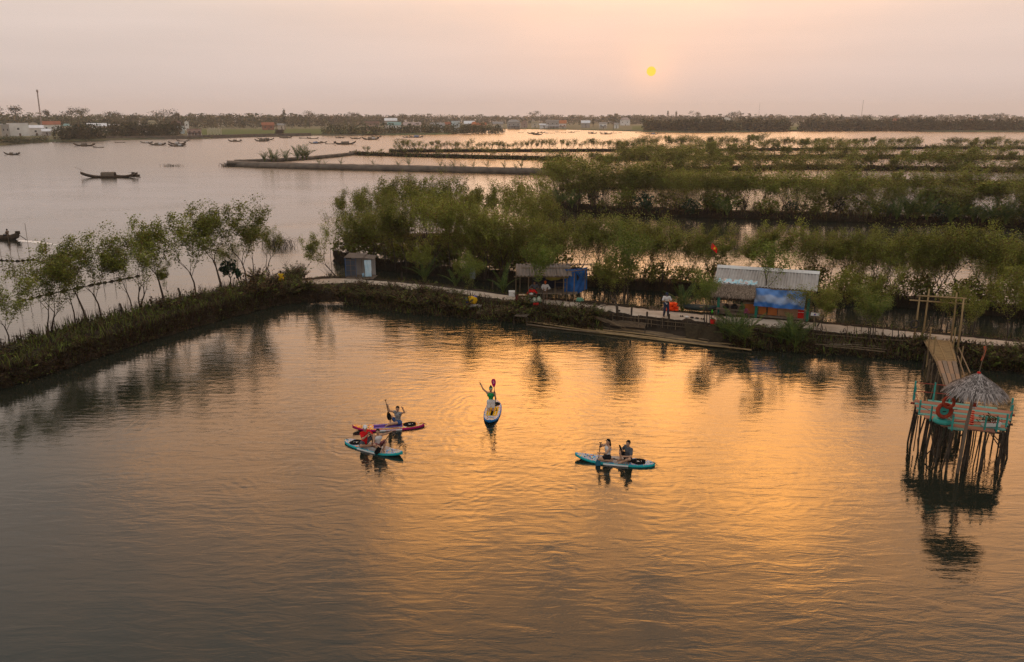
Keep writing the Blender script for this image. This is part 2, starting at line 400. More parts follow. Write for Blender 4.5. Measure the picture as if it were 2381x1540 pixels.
foot = [(x, wy+1, -0.12) for x, wy in zip(PX, P_WATER)]
deep = [(x, wy+10, -0.6) for x, wy in zip(PX, P_WATER)]
dike('path_dike', [back_w, line3(PX, [b-3 for b in P_BACK], PZ-0.1), line3(PX, [b+1 for b in P_BACK], PZ), line3(PX, [(a+b)/2 for a, b in zip(P_BACK, P_FRONT)], PZ),
      line3(PX, P_FRONT, PZ), mid, foot, deep], M['bank'], n=110, jit=0.05, seed=2, sub=2)
def path_strip():
    rs = np.random.default_rng(5); mb = MB(); n = 150; vs = []; K = 5
    for i in range(n+1):
        x = 700 + (2560-700)*i/n
        b = interp(x, PX, P_BACK); f = interp(x, PX, P_FRONT)
        b2 = b + 2.2 + rs.normal()*0.5; f2 = f - 2.0 + rs.normal()*0.9
        for k in range(K+1):
            p = G(x, b2 + (f2-b2)*k/K, PZ); h = 0.085 - 0.10*abs(2*k/K-1)**3 + rs.normal()*0.008
            vs.append((p.x, p.y, PZ + h))
    mb.add(vs, [(i*(K+1)+k, i*(K+1)+k+1, (i+1)*(K+1)+k+1, (i+1)*(K+1)+k) for i in range(n) for k in range(K)])
    return tag(mb.build('path', M['sand'], smooth=True), kind='structure')
path_strip()
LX = [-120, 0, 100, 200, 300, 400, 500, 580, 655, 700]
L_BACK = [858, 818, 782, 750, 728, 705, 680, 662, 652, 648]
L_FRONT = [915, 872, 842, 808, 775, 745, 718, 700, 676, 668]
L_WATER = [950, 905, 875, 842, 808, 778, 748, 728, 706, 703]
LZ = 0.8
dike('grassy_dike', [[(x, y+18, -0.3) for x, y in zip(LX, L_BACK)], line3(LX, L_BACK, LZ), line3(LX, [(a*0.5+b*0.5) for a, b in zip(L_BACK, L_FRONT)], LZ+0.15),
      line3(LX, L_FRONT, LZ-0.1), [(x, y, 0.0) for x, y in zip(LX, L_WATER)], [(x, y+12, -0.6) for x, y in zip(LX, L_WATER)]], M['bank'], n=70, jit=0.08, seed=3)
# bare sandy landing where the two dikes meet
def slope_patch(name, rows, mat, lift=0.0, n=16):
    mb = MB(); K = len(rows)-1; vs = []
    for i in range(n+1):
        for r in rows:
            p = G(*lerp_line(r, i/n)); vs.append((p.x, p.y, p.z+lift))
    mb.add(vs, [(i*(K+1)+k, i*(K+1)+k+1, (i+1)*(K+1)+k+1, (i+1)*(K+1)+k) for i in range(n) for k in range(K)])
    return tag(mb.build(name, mat, smooth=True), kind='structure')
M['wet_sand'] = plain('wet_sand', (0.11, 0.075, 0.048), 0.6, (0.065, 0.046, 0.032), 1.5, bump=.03, bscale=5)
D2X = [775, 900, 1050, 1200, 1350, 1500, 1700, 1900, 2100, 2381, 2560]
D2W = [607, 630, 648, 658, 667, 676, 686, 700, 716, 740, 756]
def simple_dike(name, xs, ys, z, depth_px, mat, seed, n=60, jit=0.08):
    """bank seen from the front: waterline pixels xs, ys; depth_px its depth in pixels at the waterline"""
    fr = [(x, y, 0.0) for x, y in zip(xs, ys)]; dp = [(x, y+3, -0.5) for x, y in zip(xs, ys)]
    def up(f, zz):
        out = []
        for i, (x, y) in enumerate(zip(xs, ys)):
            p = G(x, y - depth_px*f); s = FPX/(p.y); out.append((x, y - depth_px*f - zz*s*0.95, zz))
        return out
    return dike(name, [[(x, y-depth_px, -0.3) for x, y in zip(xs, ys)], up(0.8, z), up(0.2, z), fr, dp], mat, n=n, jit=jit, seed=seed)
simple_dike('mangrove_dike', D2X, D2W, 0.55, 16, M['mud'], 4)
GBX = [800, 900, 1000, 1120, 1240, 1300]; GBW = [560, 560, 562, 566, 572, 580]
simple_dike('grove_dike', GBX, GBW, 0.4, 14, M['mud'], 41)
D3X = [1262, 1400, 1550, 1700, 1900, 2100, 2381, 2560]; D3W = [486, 497, 503, 508, 514, 520, 530, 537]
simple_dike('palm_dike', D3X, D3W, 0.8, 9, M['mud'], 5)
D4X = [1300, 1500, 1700, 1900, 2100, 2381, 2560]; D4W = [440, 436, 430, 428, 428, 432, 436]
simple_dike('second_palm_dike', D4X, D4W, 0.5, 6, M['mud'], 6)
D5X = [1520, 1700, 1900, 2100, 2381, 2560]; D5W = [402, 396, 393, 396, 400, 402]
simple_dike('pond_dike', D5X, D5W, 0.9, 4, M['mud'], 7)
D6X = [1400, 1700, 1900, 2100, 2381, 2560]; D6W = [374, 371, 368, 369, 371, 373]
simple_dike('far_pond_dike', D6X, D6W, 1.0, 4, M['mud'], 8)
DCX = [905, 1000, 1300, 1600, 1900, 2150, 2180, 2381, 2560]; DCW = [354.5, 354, 353, 352, 350, 347, 347, 347, 347]
simple_dike('outer_dike', DCX, DCW, 0.9, 2.4, M['mud'], 9, jit=0.1)
DBX = [812, 930, 1075, 1220, 1330]; DBW = [360, 364, 368, 371, 374]
simple_dike('inner_dike', DBX, DBW, 0.9, 3.5, M['mud'], 10)
DAX = [528, 600, 720, 860, 1000, 1140, 1262, 1330]; DAW = [386, 389.5, 393, 396, 399, 402.5, 405.5, 408]
simple_dike('long_sandy_dike', DAX, DAW, 1.15, 5.5, M['grey_bank'], 11, n=90)
DEX = [545, 640, 720, 780, 830]; DEW = [380, 376.5, 371, 365.5, 360]
simple_dike('sandy_spit', DEX, DEW, 0.9, 2.5, M['grey_bank'], 12)
# cross dike joining the grove to the palm dike
slope_patch('cross_dike', [[(1225, 560, .0), (1240, 530, .0), (1255, 490, .0)], [(1250, 560, .2), (1262, 530, .2), (1275, 486, .3)], [(1285, 562, .2), (1292, 532, .2), (1310, 488, .3)], [(1325, 568, -.3), (1330, 536, -.3), (1345, 497, -.3)]], M['mud'])
# ================================================================== PLANTS
def tree_meshes(seed, h=6.0, cw=1.6, clear=0.42, stems=1, leaves=8000, leaf=0.062, leafmat='leaf', bark='bark', sparse=1.0, brown=0.12, flat=0.55):
    """slender mangrove: clear stem, forked upswept limbs, airy ovoid crown built of single leaves"""
    rs = random.Random(seed); rng = np.random.default_rng(seed); mb = MB(); tips = []
    def limb(p, d, ln, r, depth):
        pts = [p.copy()]; rad = [r]; k = 4 if depth < 2 else (3 if depth < 4 else 2)
        for i in range(k):
            d = (d + Vector((rs.gauss(0, .16), rs.gauss(0, .16), 0.12 if depth else 0.02))).normalized()
            p = p + d*(ln/k); pts.append(p.copy()); rad.append(r*(1 - 0.55*(i+1)/k))
            if depth >= 2 or (depth == 1 and i >= 1): tips.append((p.copy(), depth))
        mb.tube(pts, rad, 6 if depth == 0 else (5 if depth == 1 else 3), caps=False) if depth < 4 else None
        if depth >= 4 or (depth == 3 and rs.random() < .35): return
        n = (rs.choice((3, 4)) if depth == 0 else 3 if depth == 1 else rs.choice((2, 3)))
        a0 = rs.uniform(0, 6.28)
        for j in range(n):
            a = a0 + 6.28*j/n + rs.uniform(-.5, .5); sp = rs.uniform(.22, .62)
            side = Vector((math.cos(a), math.sin(a), 0)); nd = (d*0.9 + side*sp*(cw/1.6)).normalized()
            q = pts[-1] if j < 2 else pts[-2]
            limb(q.copy(), nd, ln*rs.uniform(.55, .82) if depth else (h*(1-clear)*rs.uniform(.34, .46)), rad[-1]*rs.uniform(.6, .85), depth+1)
    for s in range(stems):
        a = rs.uniform(0, 6.28); off = Vector((math.cos(a), math.sin(a), 0))*(0.12*s)
        limb(off, Vector((rs.gauss(0, .07)+off.x*1.2, rs.gauss(0, .07)+off.y*1.2, 1)).normalized(), h*clear*rs.uniform(.85, 1.05), 0.075*h/6*rs.uniform(.8, 1.1), 0)
    # side twigs low on the stem
    T = np.array([t[0] for t in tips]); n = int(leaves)
    idx = rng.integers(0, len(T), n); C = T[idx] + rng.normal(size=(n, 3))*np.array([.17, .17, .17])*(h/6)
    # thin the crown into clumps with gaps
    cell = np.floor(C/(0.55*h/6)).astype(int); key = (cell[:, 0]*73856093) ^ (cell[:, 1]*19349663) ^ (cell[:, 2]*83492791)
    keep = ((key % 97)/97.0) < 0.80*sparse; C = C[keep]; idx = idx[keep]
    ok = C[:, 2] > h*clear*0.55; C = C[ok]; idx = idx[ok]
    zmax = C[:, 2].max(); k = h/zmax
    top_ = C[C[:, 2] > zmax*0.72].mean(0); shx, shy = top_[0]/top_[2], top_[1]/top_[2]     # stand the crown over the foot
    C[:, 0] -= C[:, 2]*shx; C[:, 1] -= C[:, 2]*shy; mb.v = [(x-z*shx, y-z*shy, z) for x, y, z in mb.v]
    P = leaf_quads(C, leaf*h/6*1.0, rng, flat)
    clump = rng.normal(size=len(T))*0.16; tint = np.clip(0.5 + clump[idx] + 0.16*rng.normal(size=len(C)), 0, 1); tint[rng.random(len(C)) < brown] = rng.uniform(0, .22)
    P = P*k; mb.v = [(x*k, y*k, z*k) for x, y, z in mb.v]
    # bury the foot a little
    mb.v = [(x, y, z-0.25 if z < 0.05 else z) for x, y, z in mb.v]
    return mb.mesh('trunk', M[bark], True), quads_mesh('crown', P, tint, M[leafmat])

TREES = [tree_meshes(11, stems=1, clear=.34, sparse=.84), tree_meshes(12, stems=1, clear=.32, cw=1.8, sparse=.84), tree_meshes(13, stems=2, clear=.30, sparse=.84), tree_meshes(14, stems=1, clear=.40, cw=1.5, sparse=.84),
         tree_meshes(15, stems=2, clear=.30, cw=1.7), tree_meshes(16, stems=3, clear=.25, cw=1.8)]
DENSE = [tree_meshes(21, stems=3, clear=.12, cw=2.0, leaves=7500, sparse=1.15), tree_meshes(22, stems=3, clear=.2, cw=1.9, leaves=7200, sparse=1.1),
         tree_meshes(23, stems=4, clear=.14, cw=2.0, leaves=8000, sparse=1.2), tree_meshes(24, stems=2, clear=.24, cw=1.9, leaves=7000, sparse=1.1, brown=.2)]
FARV = [tree_meshes(31, stems=2, clear=.28, cw=1.8, leaves=2600, leaf=.105, sparse=1.1), tree_meshes(32, stems=2, clear=.22, cw=2.0, leaves=2700, leaf=.105, sparse=1.15),
        tree_meshes(33, stems=3, clear=.18, cw=2.0, leaves=2900, leaf=.105, sparse=1.2), tree_meshes(34, stems=1, clear=.36, cw=1.8, leaves=2000, leaf=.105)]
BRIGHT = [tree_meshes(41, stems=1, clear=.42, cw=2.0, leaves=7000, leafmat='leaf_bright', sparse=1.2, brown=0.02), tree_meshes(42, stems=2, clear=.32, cw=1.9, leaves=7000, leafmat='leaf_bright', sparse=1.15, brown=.03)]
BARE = [tree_meshes(51, stems=3, clear=.2, cw=2.2, leaves=260, sparse=.8, brown=.5), tree_meshes(52, stems=4, clear=.15, cw=2.3, leaves=200, sparse=.7, brown=.6)]
TH = 6.0
trs = random.Random(77)
def put_tree(meshes, px, py, z0, height, lean, label, group, name='mangrove_tree', baseh=TH, yaw=None, widen=1.0):
    p = G(px, py, z0); s = height/baseh
    t = thing(name, label, 'tree', (p.x, p.y, z0-0.05), 0, group)
    t.rotation_euler = (trs.uniform(-.04, .04), lean, 0)
    for nm, me in (('trunk', meshes[0]), ('crown', meshes[1])):
        c = link_obj(nm, me, t); c.scale = (s*widen, s*widen, s); c.rotation_euler = (0, 0, trs.uniform(0, 6.28) if yaw is None and nm == 'trunk' else 0)
    a = t.children[0].rotation_euler[2]; t.children[1].rotation_euler[2] = a
    return t
def tree_to(meshes, px, py, tx, ty, z0, label, group, **kw):
    """foot at (px,py), tip seen at (tx,ty)"""
    p = G(px, py, z0); q = PYp(tx, ty, p.y); return put_tree(meshes, px, py, z0, (q-p).length, math.atan2(q.x-p.x, q.z-p.z), label, group, **kw)

# ---- the row on the grassy dike
LB = 'slender mangrove tree in the row along the bushy dike beside the open lagoon'
LBS = ['slender mangrove at the far left end of the row on the bushy dike', 'twin-stemmed mangrove with a low fork beside a cut stump on the bushy dike', 'very thin mangrove behind a stouter one on the bushy dike', 'thin mangrove next to a broad-crowned one on the bushy dike', 'broad-crowned mangrove with a crooked stem on the bushy dike', 'narrow-stemmed mangrove just past the hooked dead stump', 'two-stemmed mangrove beside the hooked dead stump', 'tall mangrove with a short thin one at its foot', 'tall mangrove with a bare straight stem and wide fork on the bushy dike', 'tall mangrove beside the dark broad-leaved tree', 'tallest mangrove near the corner of the bushy dike', 'slim mangrove behind the head-high ferns at the dike corner']
LBS[0] = 'slender mangrove beside a leaning cut stump at the outer end of the bushy dike'
for i, (px, py, tx, ty, v) in enumerate([(22, 806, 18, 622, 1), (116, 772, 78, 596, 4), (173, 762, 150, 566, 3), (197, 738, 146, 545, 0), (235, 736, 196, 526, 1),
        (308, 730, 264, 548, 3), (329, 722, 298, 536, 2), (380, 709, 362, 494, 0), (456, 686, 432, 474, 1), (513, 674, 497, 464, 0),
        (573, 658, 557, 460, 1), (587, 643, 590, 503, 3)]):
    tree_to(TREES[v], px, py, tx, ty-10, LZ, LBS[i], None, widen=1.08)
tree_to(TREES[3], 394, 706, 377, 598, LZ, 'short thin mangrove beside a taller one on the bushy dike', None)
tree_to(TREES[5], 557, 655, 512, 556, LZ, 'mangrove leaning over a dark broad-leaved sapling on the bushy dike', None)
tree_to(TREES[4], 621, 622, 610, 518, .1, 'mangrove standing in the lagoon beside a heap of bare brushwood', None)
BROADLEAF_LATER = (536, 664)
tree_to(TREES[0], 784, 649, 716, 528, PZ, 'mangrove leaning far out over the lagoon beside the privy', None)
tree_to(BARE[0], 667, 626, 668, 580, .1, 'small nearly leafless bush standing behind the fern clump', None, name='bare_bush')
tree_to(BARE[1], 764, 645, 757, 590, PZ, 'small nearly leafless bush beside the leaning mangrove', None, name='bare_bush')
tree_to(BARE[0], 412, 704, 410, 645, LZ, 'leafless shoots standing on the bushy dike', None, name='bare_bush')

# ---- grove behind the canal
def row(n, xs, ys, x0, x1, h0, h1, meshes, z0, label, group, jy=4, seed=1, name='mangrove_tree', widen=1.0):
    rs = random.Random(seed)
    for i in range(n):
        x = x0 + (x1-x0)*(i + rs.uniform(.1, .9))/n; y = interp(x, xs, ys) + rs.uniform(-jy, jy*0.2)
        hh = rs.uniform(h0, h1); c = int(2.999*(hh-h0)/(h1-h0)); adj = ('low', 'middling', 'tall')[c]
        put_tree(rs.choice(meshes), x, y, z0, hh, rs.gauss(0, .07), adj+' '+label, adj+' '+group, name, widen=widen)
LG = 'mangrove in the dense grove behind the privy'; GG = 'mangroves of the dense grove'
row(17, D2X, [y-12 for y in D2W], 785, 1290, 4.4, 7.2, DENSE[::2]+TREES[:6], .4, 'mangrove at the canal edge of the dense grove', 'mangroves at the canal edge of the grove', 6, 2)
row(16, GBX, [y-5 for y in GBW], 800, 1250, 4.6, 7.8, DENSE[:1]+TREES[:6], .3, LG, GG, 8, 3)
row(9, [800, 1250], [588, 600], 805, 1245, 4.6, 7.2, DENSE[:2]+TREES[2:], -.1, 'mangrove standing in the water inside the dense grove', 'mangroves inside the grove', 14, 4)
row(7, [900, 1250], [520, 520], 900, 1250, 4.4, 6.4, TREES+FARV, -.1, 'mangrove on the open lagoon side of the dense grove', 'mangroves on the lagoon side of the grove', 8, 5)
# ---- row on the mangrove dike, right of the grove
LM = 'spindly mangrove on the dark root-walled dike across the canal from the stalls'; GM = 'mangroves on the dike across the canal'
row(10, D2X, [y-16 for y in D2W], 1290, 1640, 4.4, 6.2, TREES, .4, 'mangrove across the canal between the two stalls', 'mangroves across the canal between the stalls', 6, 6)
row(11, D2X, [y-16 for y in D2W], 1640, 2050, 4.0, 5.8, TREES, .4, 'mangrove across the canal behind the pale-roofed stall', 'mangroves behind the pale-roofed stall', 6, 7)
row(13, D2X, [y-16 for y in D2W], 2050, 2460, 4.4, 6.6, TREES+DENSE[:1], .4, 'mangrove across the canal behind the bamboo gate', 'mangroves across the canal behind the gate', 6, 8)
row(7, D2X, [y-34 for y in D2W], 1950, 2420, 3.6, 4.8, DENSE, -.1, 'mangrove in the pond behind the root-walled dike', 'mangroves in the pond behind the root-walled dike', 6, 81)
# bright tree standing before the corrugated stall and others along the path
tree_to(BRIGHT[0], 1262, 712, 1262, 535, PZ, 'leafy bright green tree shading the corrugated-roofed stall', None)
tree_to(BRIGHT[1], 1454, 708, 1450, 492, .55, 'tall open-crowned mangrove at the canal edge beyond the sand path', None)
tree_to(TREES[3], 1403, 701, 1412, 590, .6, 'short mangrove at the canal edge beside the blue tarpaulin', None, widen=1.5)
tree_to(TREES[5], 1424, 704, 1420, 596, .6, 'twin-stemmed mangrove behind the forked stump on the path', None, widen=1.4)
tree_to(BRIGHT[1], 1090, 700, 1088, 572, PZ, 'slim green tree growing by the yellow and blue barrels', None)
tree_to(TREES[3], 1051, 668, 1070, 590, .5, 'young mangrove at the canal edge beside the grey hanging cloth', None)
tree_to(TREES[1], 985, 654, 980, 560, .5, 'mangrove in the canal behind the first nipa palm', None)
tree_to(tree_meshes(43, stems=1, clear=.46, cw=2.0, leaves=3600, leafmat='leaf_bright', sparse=.7, brown=.02), 1783, 736, 1788, 545, PZ+.05, 'crooked tree spreading its crown over the pale corrugated roof', None)
tree_to(BRIGHT[1], 1640, 752, 1634, 612, PZ, 'leafy tree beside the thatched end of the second stall', None)
tree_to(TREES[4], 1898, 762, 1892, 655, PZ, 'slim tree by the white sign post', None, widen=1.3)
tree_to(TREES[3], 1906, 778, 1925, 668, PZ-.2, 'thin tree rooted below the path edge beside the white sign', None, widen=1.3)
tree_to(BRIGHT[1], 2024, 790, 2026, 655, PZ-.1, 'slim bent tree leaning over the sand path before the bamboo gate', None, widen=1.3)
tree_to(TREES[3], 2013, 768, 2016, 668, .6, 'straight thin mangrove at the canal edge behind the bent tree', None, widen=1.4)
tree_to(TREES[0], 2064, 764, 2050, 620, .3, 'curved mangrove trunk standing in the canal edge before the gate', None)
tree_to(TREES[1], 1946, 754, 1985, 610, .3, 'mangrove leaning towards the gate from the canal edge', None)
tree_to(TREES[2], 2232, 800, 2236, 650, .6, 'twisted mangrove beside the right posts of the bamboo gate', None)
tree_to(TREES[1], 2345, 788, 2352, 590, .5, 'stout mangrove on the canal edge past the gate', None)
# ---- palm dike and what lies behind it
L3 = 'mangrove standing behind the dark palm-fringed dike'; G3 = 'mangroves behind the palm dike'
row(20, D3X, [y-14 for y in D3W], 1270, 1750, 5.2, 7.2, DENSE+FARV, .6, L3, G3, 8, 9, widen=1.3)
row(21, D3X, [y-14 for y in D3W], 1750, 2430, 4.2, 6.2, DENSE+FARV, .6, L3, G3, 8, 10, widen=1.4)
row(19, [1270, 1700, 2430], [462, 466, 478], 1270, 2430, 4.8, 6.8, DENSE+FARV, -.1, 'mangrove in the water behind the palm-fringed dike', 'mangroves in the water behind the palm dike', 10, 11, widen=1.5)
L4 = 'mangrove among the fish-pond dikes beyond the palm-fringed dike'; G4 = 'mangroves among the far fish ponds'
row(24, D4X, [y-5 for y in D4W], 1300, 2440, 4.8, 7.0, FARV+DENSE[:2], .4, L4, G4, 5, 12, widen=1.6)
row(11, [1290, 1680], [420, 412], 1290, 1680, 5.2, 7.2, FARV+DENSE[:1], -.1, 'mangrove in the thick stand where the far dikes begin', 'mangroves in the thick stand where the far dikes begin', 12, 13, widen=1.6)
row(18, D5X, [y-4 for y in D5W], 1540, 2430, 4.6, 6.6, FARV, .6, 'mangrove on the dike between two far ponds', 'mangroves on the dike between two far ponds', 3, 14, widen=1.7)
row(8, [1400, 1760], [390, 382], 1420, 1760, 5.0, 7.2, FARV, -.1, 'mangrove in the thick stand beyond the far ponds', 'mangroves in the thick stand beyond the far ponds', 9, 15, widen=1.6)
row(22, D6X, [y-3 for y in D6W], 1420, 2430, 4.6, 6.4, FARV, .7, 'mangrove on the farthest pond dike but one', 'mangroves on the farthest pond dike but one', 3, 16, widen=1.9)
LO = 'small mangrove on the outermost dike against the golden lagoon'; GO = 'mangroves on the outermost dike'
row(40, DCX, [y-2 for y in DCW], 925, 1480, 3.0, 5.0, FARV, .7, LO, GO, 1, 17, widen=1.25)
row(20, DCX, [y-2 for y in DCW], 1480, 1780, 4.2, 6.6, FARV, .7, LO, GO, 1.5, 18, widen=1.4)
row(26, DCX, [y-2 for y in DCW], 1780, 2150, 3.6, 5.6, FARV, .7, LO, GO, 1.5, 19, widen=1.6)
row(14, DCX, [y-2 for y in DCW], 2200, 2420, 3.6, 5.4, FARV, .7, LO, GO, 1.5, 20, widen=1.6)
LI = 'stunted mangrove on the inner dike of the long sandy pond'; GI = 'stunted mangroves on the inner pond dike'
row(16, DBX, [y-4 for y in DBW], 845, 1310, 1.8, 3.4, FARV[1:3], .6, LI, GI, 5, 21, widen=1.3)
tree_to(FARV[1], 1772, 346, 1775, 306, .6, 'tall bushy mangrove rising above the outermost dike', None)
tree_to(FARV[2], 1490, 350, 1493, 322, .6, 'round-crowned mangrove among small trees on the outermost dike', None)

# ---- ferns and undergrowth
def blade_quads(P0, rng, hmin, hmax, width, seg=3, arch=1.0, up=1.0):
    """arching strips rooted at P0 (n,3); returns (n*seg,4,3)"""
    n = len(P0); a = rng.uniform(0, 2*PI, n); out = []; H = rng.uniform(hmin, hmax, n); lean = rng.uniform(.15, .75, n)*arch
    dirx = np.stack([np.cos(a), np.sin(a), np.zeros(n)], 1); side = np.stack([-np.sin(a), np.cos(a), np.zeros(n)], 1)
    prev = None
    for k in range(seg+1):
        t = k/seg; c = P0 + dirx*(H*lean*t**1.7)[:, None] + np.array([0, 0, 1.0])*(H*(t - 0.28*lean*t*t))[:, None]*up
        wv = width*(0.35 + 1.1*math.sin(PI*min(t*0.85+0.12, 1)))*(1 if k < seg else 0.15)
        l, r = c - side*wv, c + side*wv
        if prev is not None: out.append(np.stack([prev[0], prev[1], r, l], 1))
        prev = (l, r)
    return np.concatenate(out, 0)
def fern_mesh(seed, r=0.6, h=1.1, n=30, dead=0.45):
    """arching fronds carrying rows of small leaflets, some dead and brown"""
    rng = np.random.default_rng(seed); Q = []; T = []
    for i in range(n):
        a = rng.uniform(0, 2*PI); q = r*math.sqrt(rng.random())*.28; b0 = np.array([q*math.cos(a), q*math.sin(a), -.05]); a2 = a + rng.normal()*.7; d = np.array([math.cos(a2), math.sin(a2), 0]); sd = np.array([-math.sin(a2), math.cos(a2), 0])
        H = h*rng.uniform(.55, 1.1); ln = rng.uniform(.25, .95); dd = rng.random() < dead; tv = rng.uniform(.05, .48) if dd else rng.uniform(.5, 1)
        for j in range(11):
            t = .15+.85*j/11; c = b0 + d*H*ln*t**1.5 + np.array([0, 0, H*(t-.42*ln*t*t)])
            for sg in (-1, 1):
                l = .15*h*(1.1-.6*t)*rng.uniform(.7, 1.2); e = sd*sg*.8 + d*.35 + np.array([0, 0, rng.normal()*.25-.1]); w_ = d*.028*h + np.array([0, 0, .02*rng.normal()])
                Q.append([c, c+e*l*.5-w_, c+e*l, c+e*l*.5+w_]); T.append(min(1, max(0, tv+rng.normal()*.07)))
    return quads_mesh('fern_clump', np.array(Q), np.array(T), M['fern'])
FERNS = [fern_mesh(1), fern_mesh(2, .7, 1.15, 38, .75), fern_mesh(3, .5, 1.0, 26, .25), fern_mesh(4, .8, 1.25, 42, .5), fern_mesh(5, .6, .9, 30, .9)]
def bush_mesh(seed, r=0.8, h=1.3, n=700, leaf=.09, mat='leaf', brown=.3):
    rng = np.random.default_rng(seed); C = rng.normal(size=(n, 3)); C /= np.linalg.norm(C, axis=1)[:, None]; C *= rng.uniform(.45, 1.0, n)[:, None]
    C = C*np.array([r, r, h*.55]) + np.array([0, 0, h*.5]); C += rng.normal(size=(n, 3))*.06
    cell = np.floor(C/0.32).astype(int); key = (cell[:, 0]*73856093) ^ (cell[:, 1]*19349663) ^ (cell[:, 2]*83492791); C = C[((key % 97)/97.) < .75]
    tint = np.clip(.45 + .2*rng.normal(size=len(C)), 0, 1); tint[rng.random(len(C)) < brown] *= .3
    return quads_mesh('foliage', leaf_quads(C, leaf, rng), tint, M[mat])
BUSHES = [bush_mesh(1), bush_mesh(2, 1.0, 1.2, 900), bush_mesh(3, .8, 1.7, 900), bush_mesh(4, .9, 1.3, 800, .1, 'leaf_dark', .1)]
p = G(*BROADLEAF_LATER, LZ); t = thing('broadleaf_tree', 'small dark green broad-leaved tree among the slender mangroves', 'tree', p); q = MB(); q.tube([(0, 0, -.2), (.05, 0, .5), (-.05, .0, 1.2)], [.05, .045, .03], 6); q.tube([(.03, 0, .5), (.35, 0, 1.0)], [.03, .02], 5); q.tube([(0, 0, .6), (-.35, .1, 1.1)], [.03, .02], 5); q.build('trunk', M['bark'], t)
for (x, y, z, k) in [(0, 0, .95, 1.0), (-.5, .1, .75, .6), (.5, -.05, .62, .55)]:
    o = link_obj('crown', bush_mesh(int(50+z*10), .62*k, 1.0*k, 420, .13, 'leaf_dark', 0), t); o.location = (x, y, z)
def plant(meshes, p, s, name, label, group, rs, sz=None):
    o = link_obj(name, rs.choice(meshes), None, p); k = s*rs.uniform(.85, 1.2); o.scale = (k, k, k*(sz or 1)); o.rotation_euler = (0, 0, rs.uniform(0, 6.28))
    return tag(o, label, 'fern' if 'fern' in name else 'bush', group)
frs = random.Random(5)
def undergrowth(name, label, strips, n, hmin, hmax, seed, width=.035, dead=.5):
    """strips: list of (upper line, lower line) of (px,py,z); blades scattered between"""
    rng = np.random.default_rng(seed); P0 = []
    for i in range(n):
        A, B = strips[int(rng.integers(len(strips)))]; t = rng.random(); k = rng.random()
        a = lerp_line(A, t); b = lerp_line(B, t); p = G(*[x+(y-x)*k for x, y in zip(a, b)]); P0.append((p.x, p.y, p.z))
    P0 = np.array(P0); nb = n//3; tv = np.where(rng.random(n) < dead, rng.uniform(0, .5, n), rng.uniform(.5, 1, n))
    B = blade_quads(P0[:nb], rng, hmin*.7, hmax, width*.6); rep = 3; C = np.repeat(P0[nb:], rep, 0); C = C + rng.normal(size=C.shape)*np.array([.16, .16, 0]) ; C[:, 2] += rng.random(len(C))**1.4*hmax*.8*np.repeat(.5+.5*np.sin(P0[nb:, 0]*1.9)*np.cos(P0[nb:, 1]*1.4), rep)
    P = np.concatenate([B, leaf_quads(C, width*1.7, rng, .3)]); tv = np.concatenate([np.tile(tv[:nb], 3), np.repeat(tv[nb:], rep)])
    o = link_obj(name, quads_mesh(name, P, tv, M['fern'])); return tag(o, label, 'undergrowth', kind='stuff')
LTOP = line3(LX, L_BACK, LZ-.05); LMID = line3(LX, L_FRONT, LZ-.15); LLOW = [(x, y-2, .02) for x, y in zip(LX, L_WATER)]
undergrowth('undergrowth', 'rough brown and green growth covering the bushy dike', [(LTOP, LMID)], 12000, .3, .8, 1, .034, .38)
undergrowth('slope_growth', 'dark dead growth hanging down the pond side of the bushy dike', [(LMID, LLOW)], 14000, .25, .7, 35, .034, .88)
# thin upright shoots (breathing roots) along the dike's lagoon side
def shoots(name, label, ln, n, hmin, hmax, seed, jit=.3, r=.012, mat='root'):
    rs = random.Random(seed); mb = MB()
    for i in range(n):
        p = G(*lerp_line(ln, rs.random())); x, y = p.x+rs.gauss(0, jit), p.y+rs.gauss(0, jit); h = rs.uniform(hmin, hmax)
        mb.tube([(x, y, p.z-.1), (x+rs.gauss(0, .04), y, p.z+h)], [r, r*.6], 3, caps=False)
    return tag(mb.build(name, M[mat]), label, 'roots', kind='stuff')
shoots('root_shoots', 'thin upright breathing roots along the lagoon side of the bushy dike', LTOP, 900, .25, .8, 3)
LF = 'brown and green fern clump on the bushy dike beside the pond'; GF = 'ferns on the bushy dike'
for i in range(70):
    t = frs.random()*.93; k = frs.random()**1.1; a = lerp_line(LTOP, t); b = lerp_line(LLOW, t)
    q = [x+(y-x)*(.2+.72*k) for x, y in zip(a, b)]; p = G(q[0], q[1], max(q[2], .1))
    w_ = 'at its outer end' if t < .3 else ('round the crooked broad-crowned mangrove' if t < .5 else ('round the hooked dead stump' if t < .7 else 'near the dark broad-leaved tree'))
    plant(FERNS, p, frs.uniform(.8, 1.25), 'fern_clump', 'brown and green fern clump on the bushy dike '+w_, 'ferns on the bushy dike '+w_, frs)
PBT = [(x, f+1, PZ-.1) for x, f in zip(PX, P_FRONT)][3:]; PBL = [(x, wy-1, .02) for x, wy in zip(PX, P_WATER)][3:]
undergrowth('bank_growth', 'rough dark growth and litter covering the pond side of the path dike', [([p for p in PBT if p[0] <= 1420], [p for p in PBL if p[0] <= 1420]), ([p for p in PBT if p[0] >= 1700], [p for p in PBL if p[0] >= 1700])], 13000, .15, .6, 31, .032, .75)
undergrowth('dry_grass', 'reddish dry grass on the slope where the two dikes meet', [([(645, 672, .7), (700, 670, .7), (800, 668, .7)], [(625, 716, .05), (690, 704, .05), (800, 710, .05)])], 1500, .15, .4, 34, .022, 1.0)
undergrowth('canal_edge_growth', 'thin weeds along the canal side of the path', [([(x, b-4, .5) for x, b in zip(PX, P_BACK)][2:], [(x, b+1, PZ) for x, b in zip(PX, P_BACK)][2:])], 1800, .1, .4, 32, .025, .5)
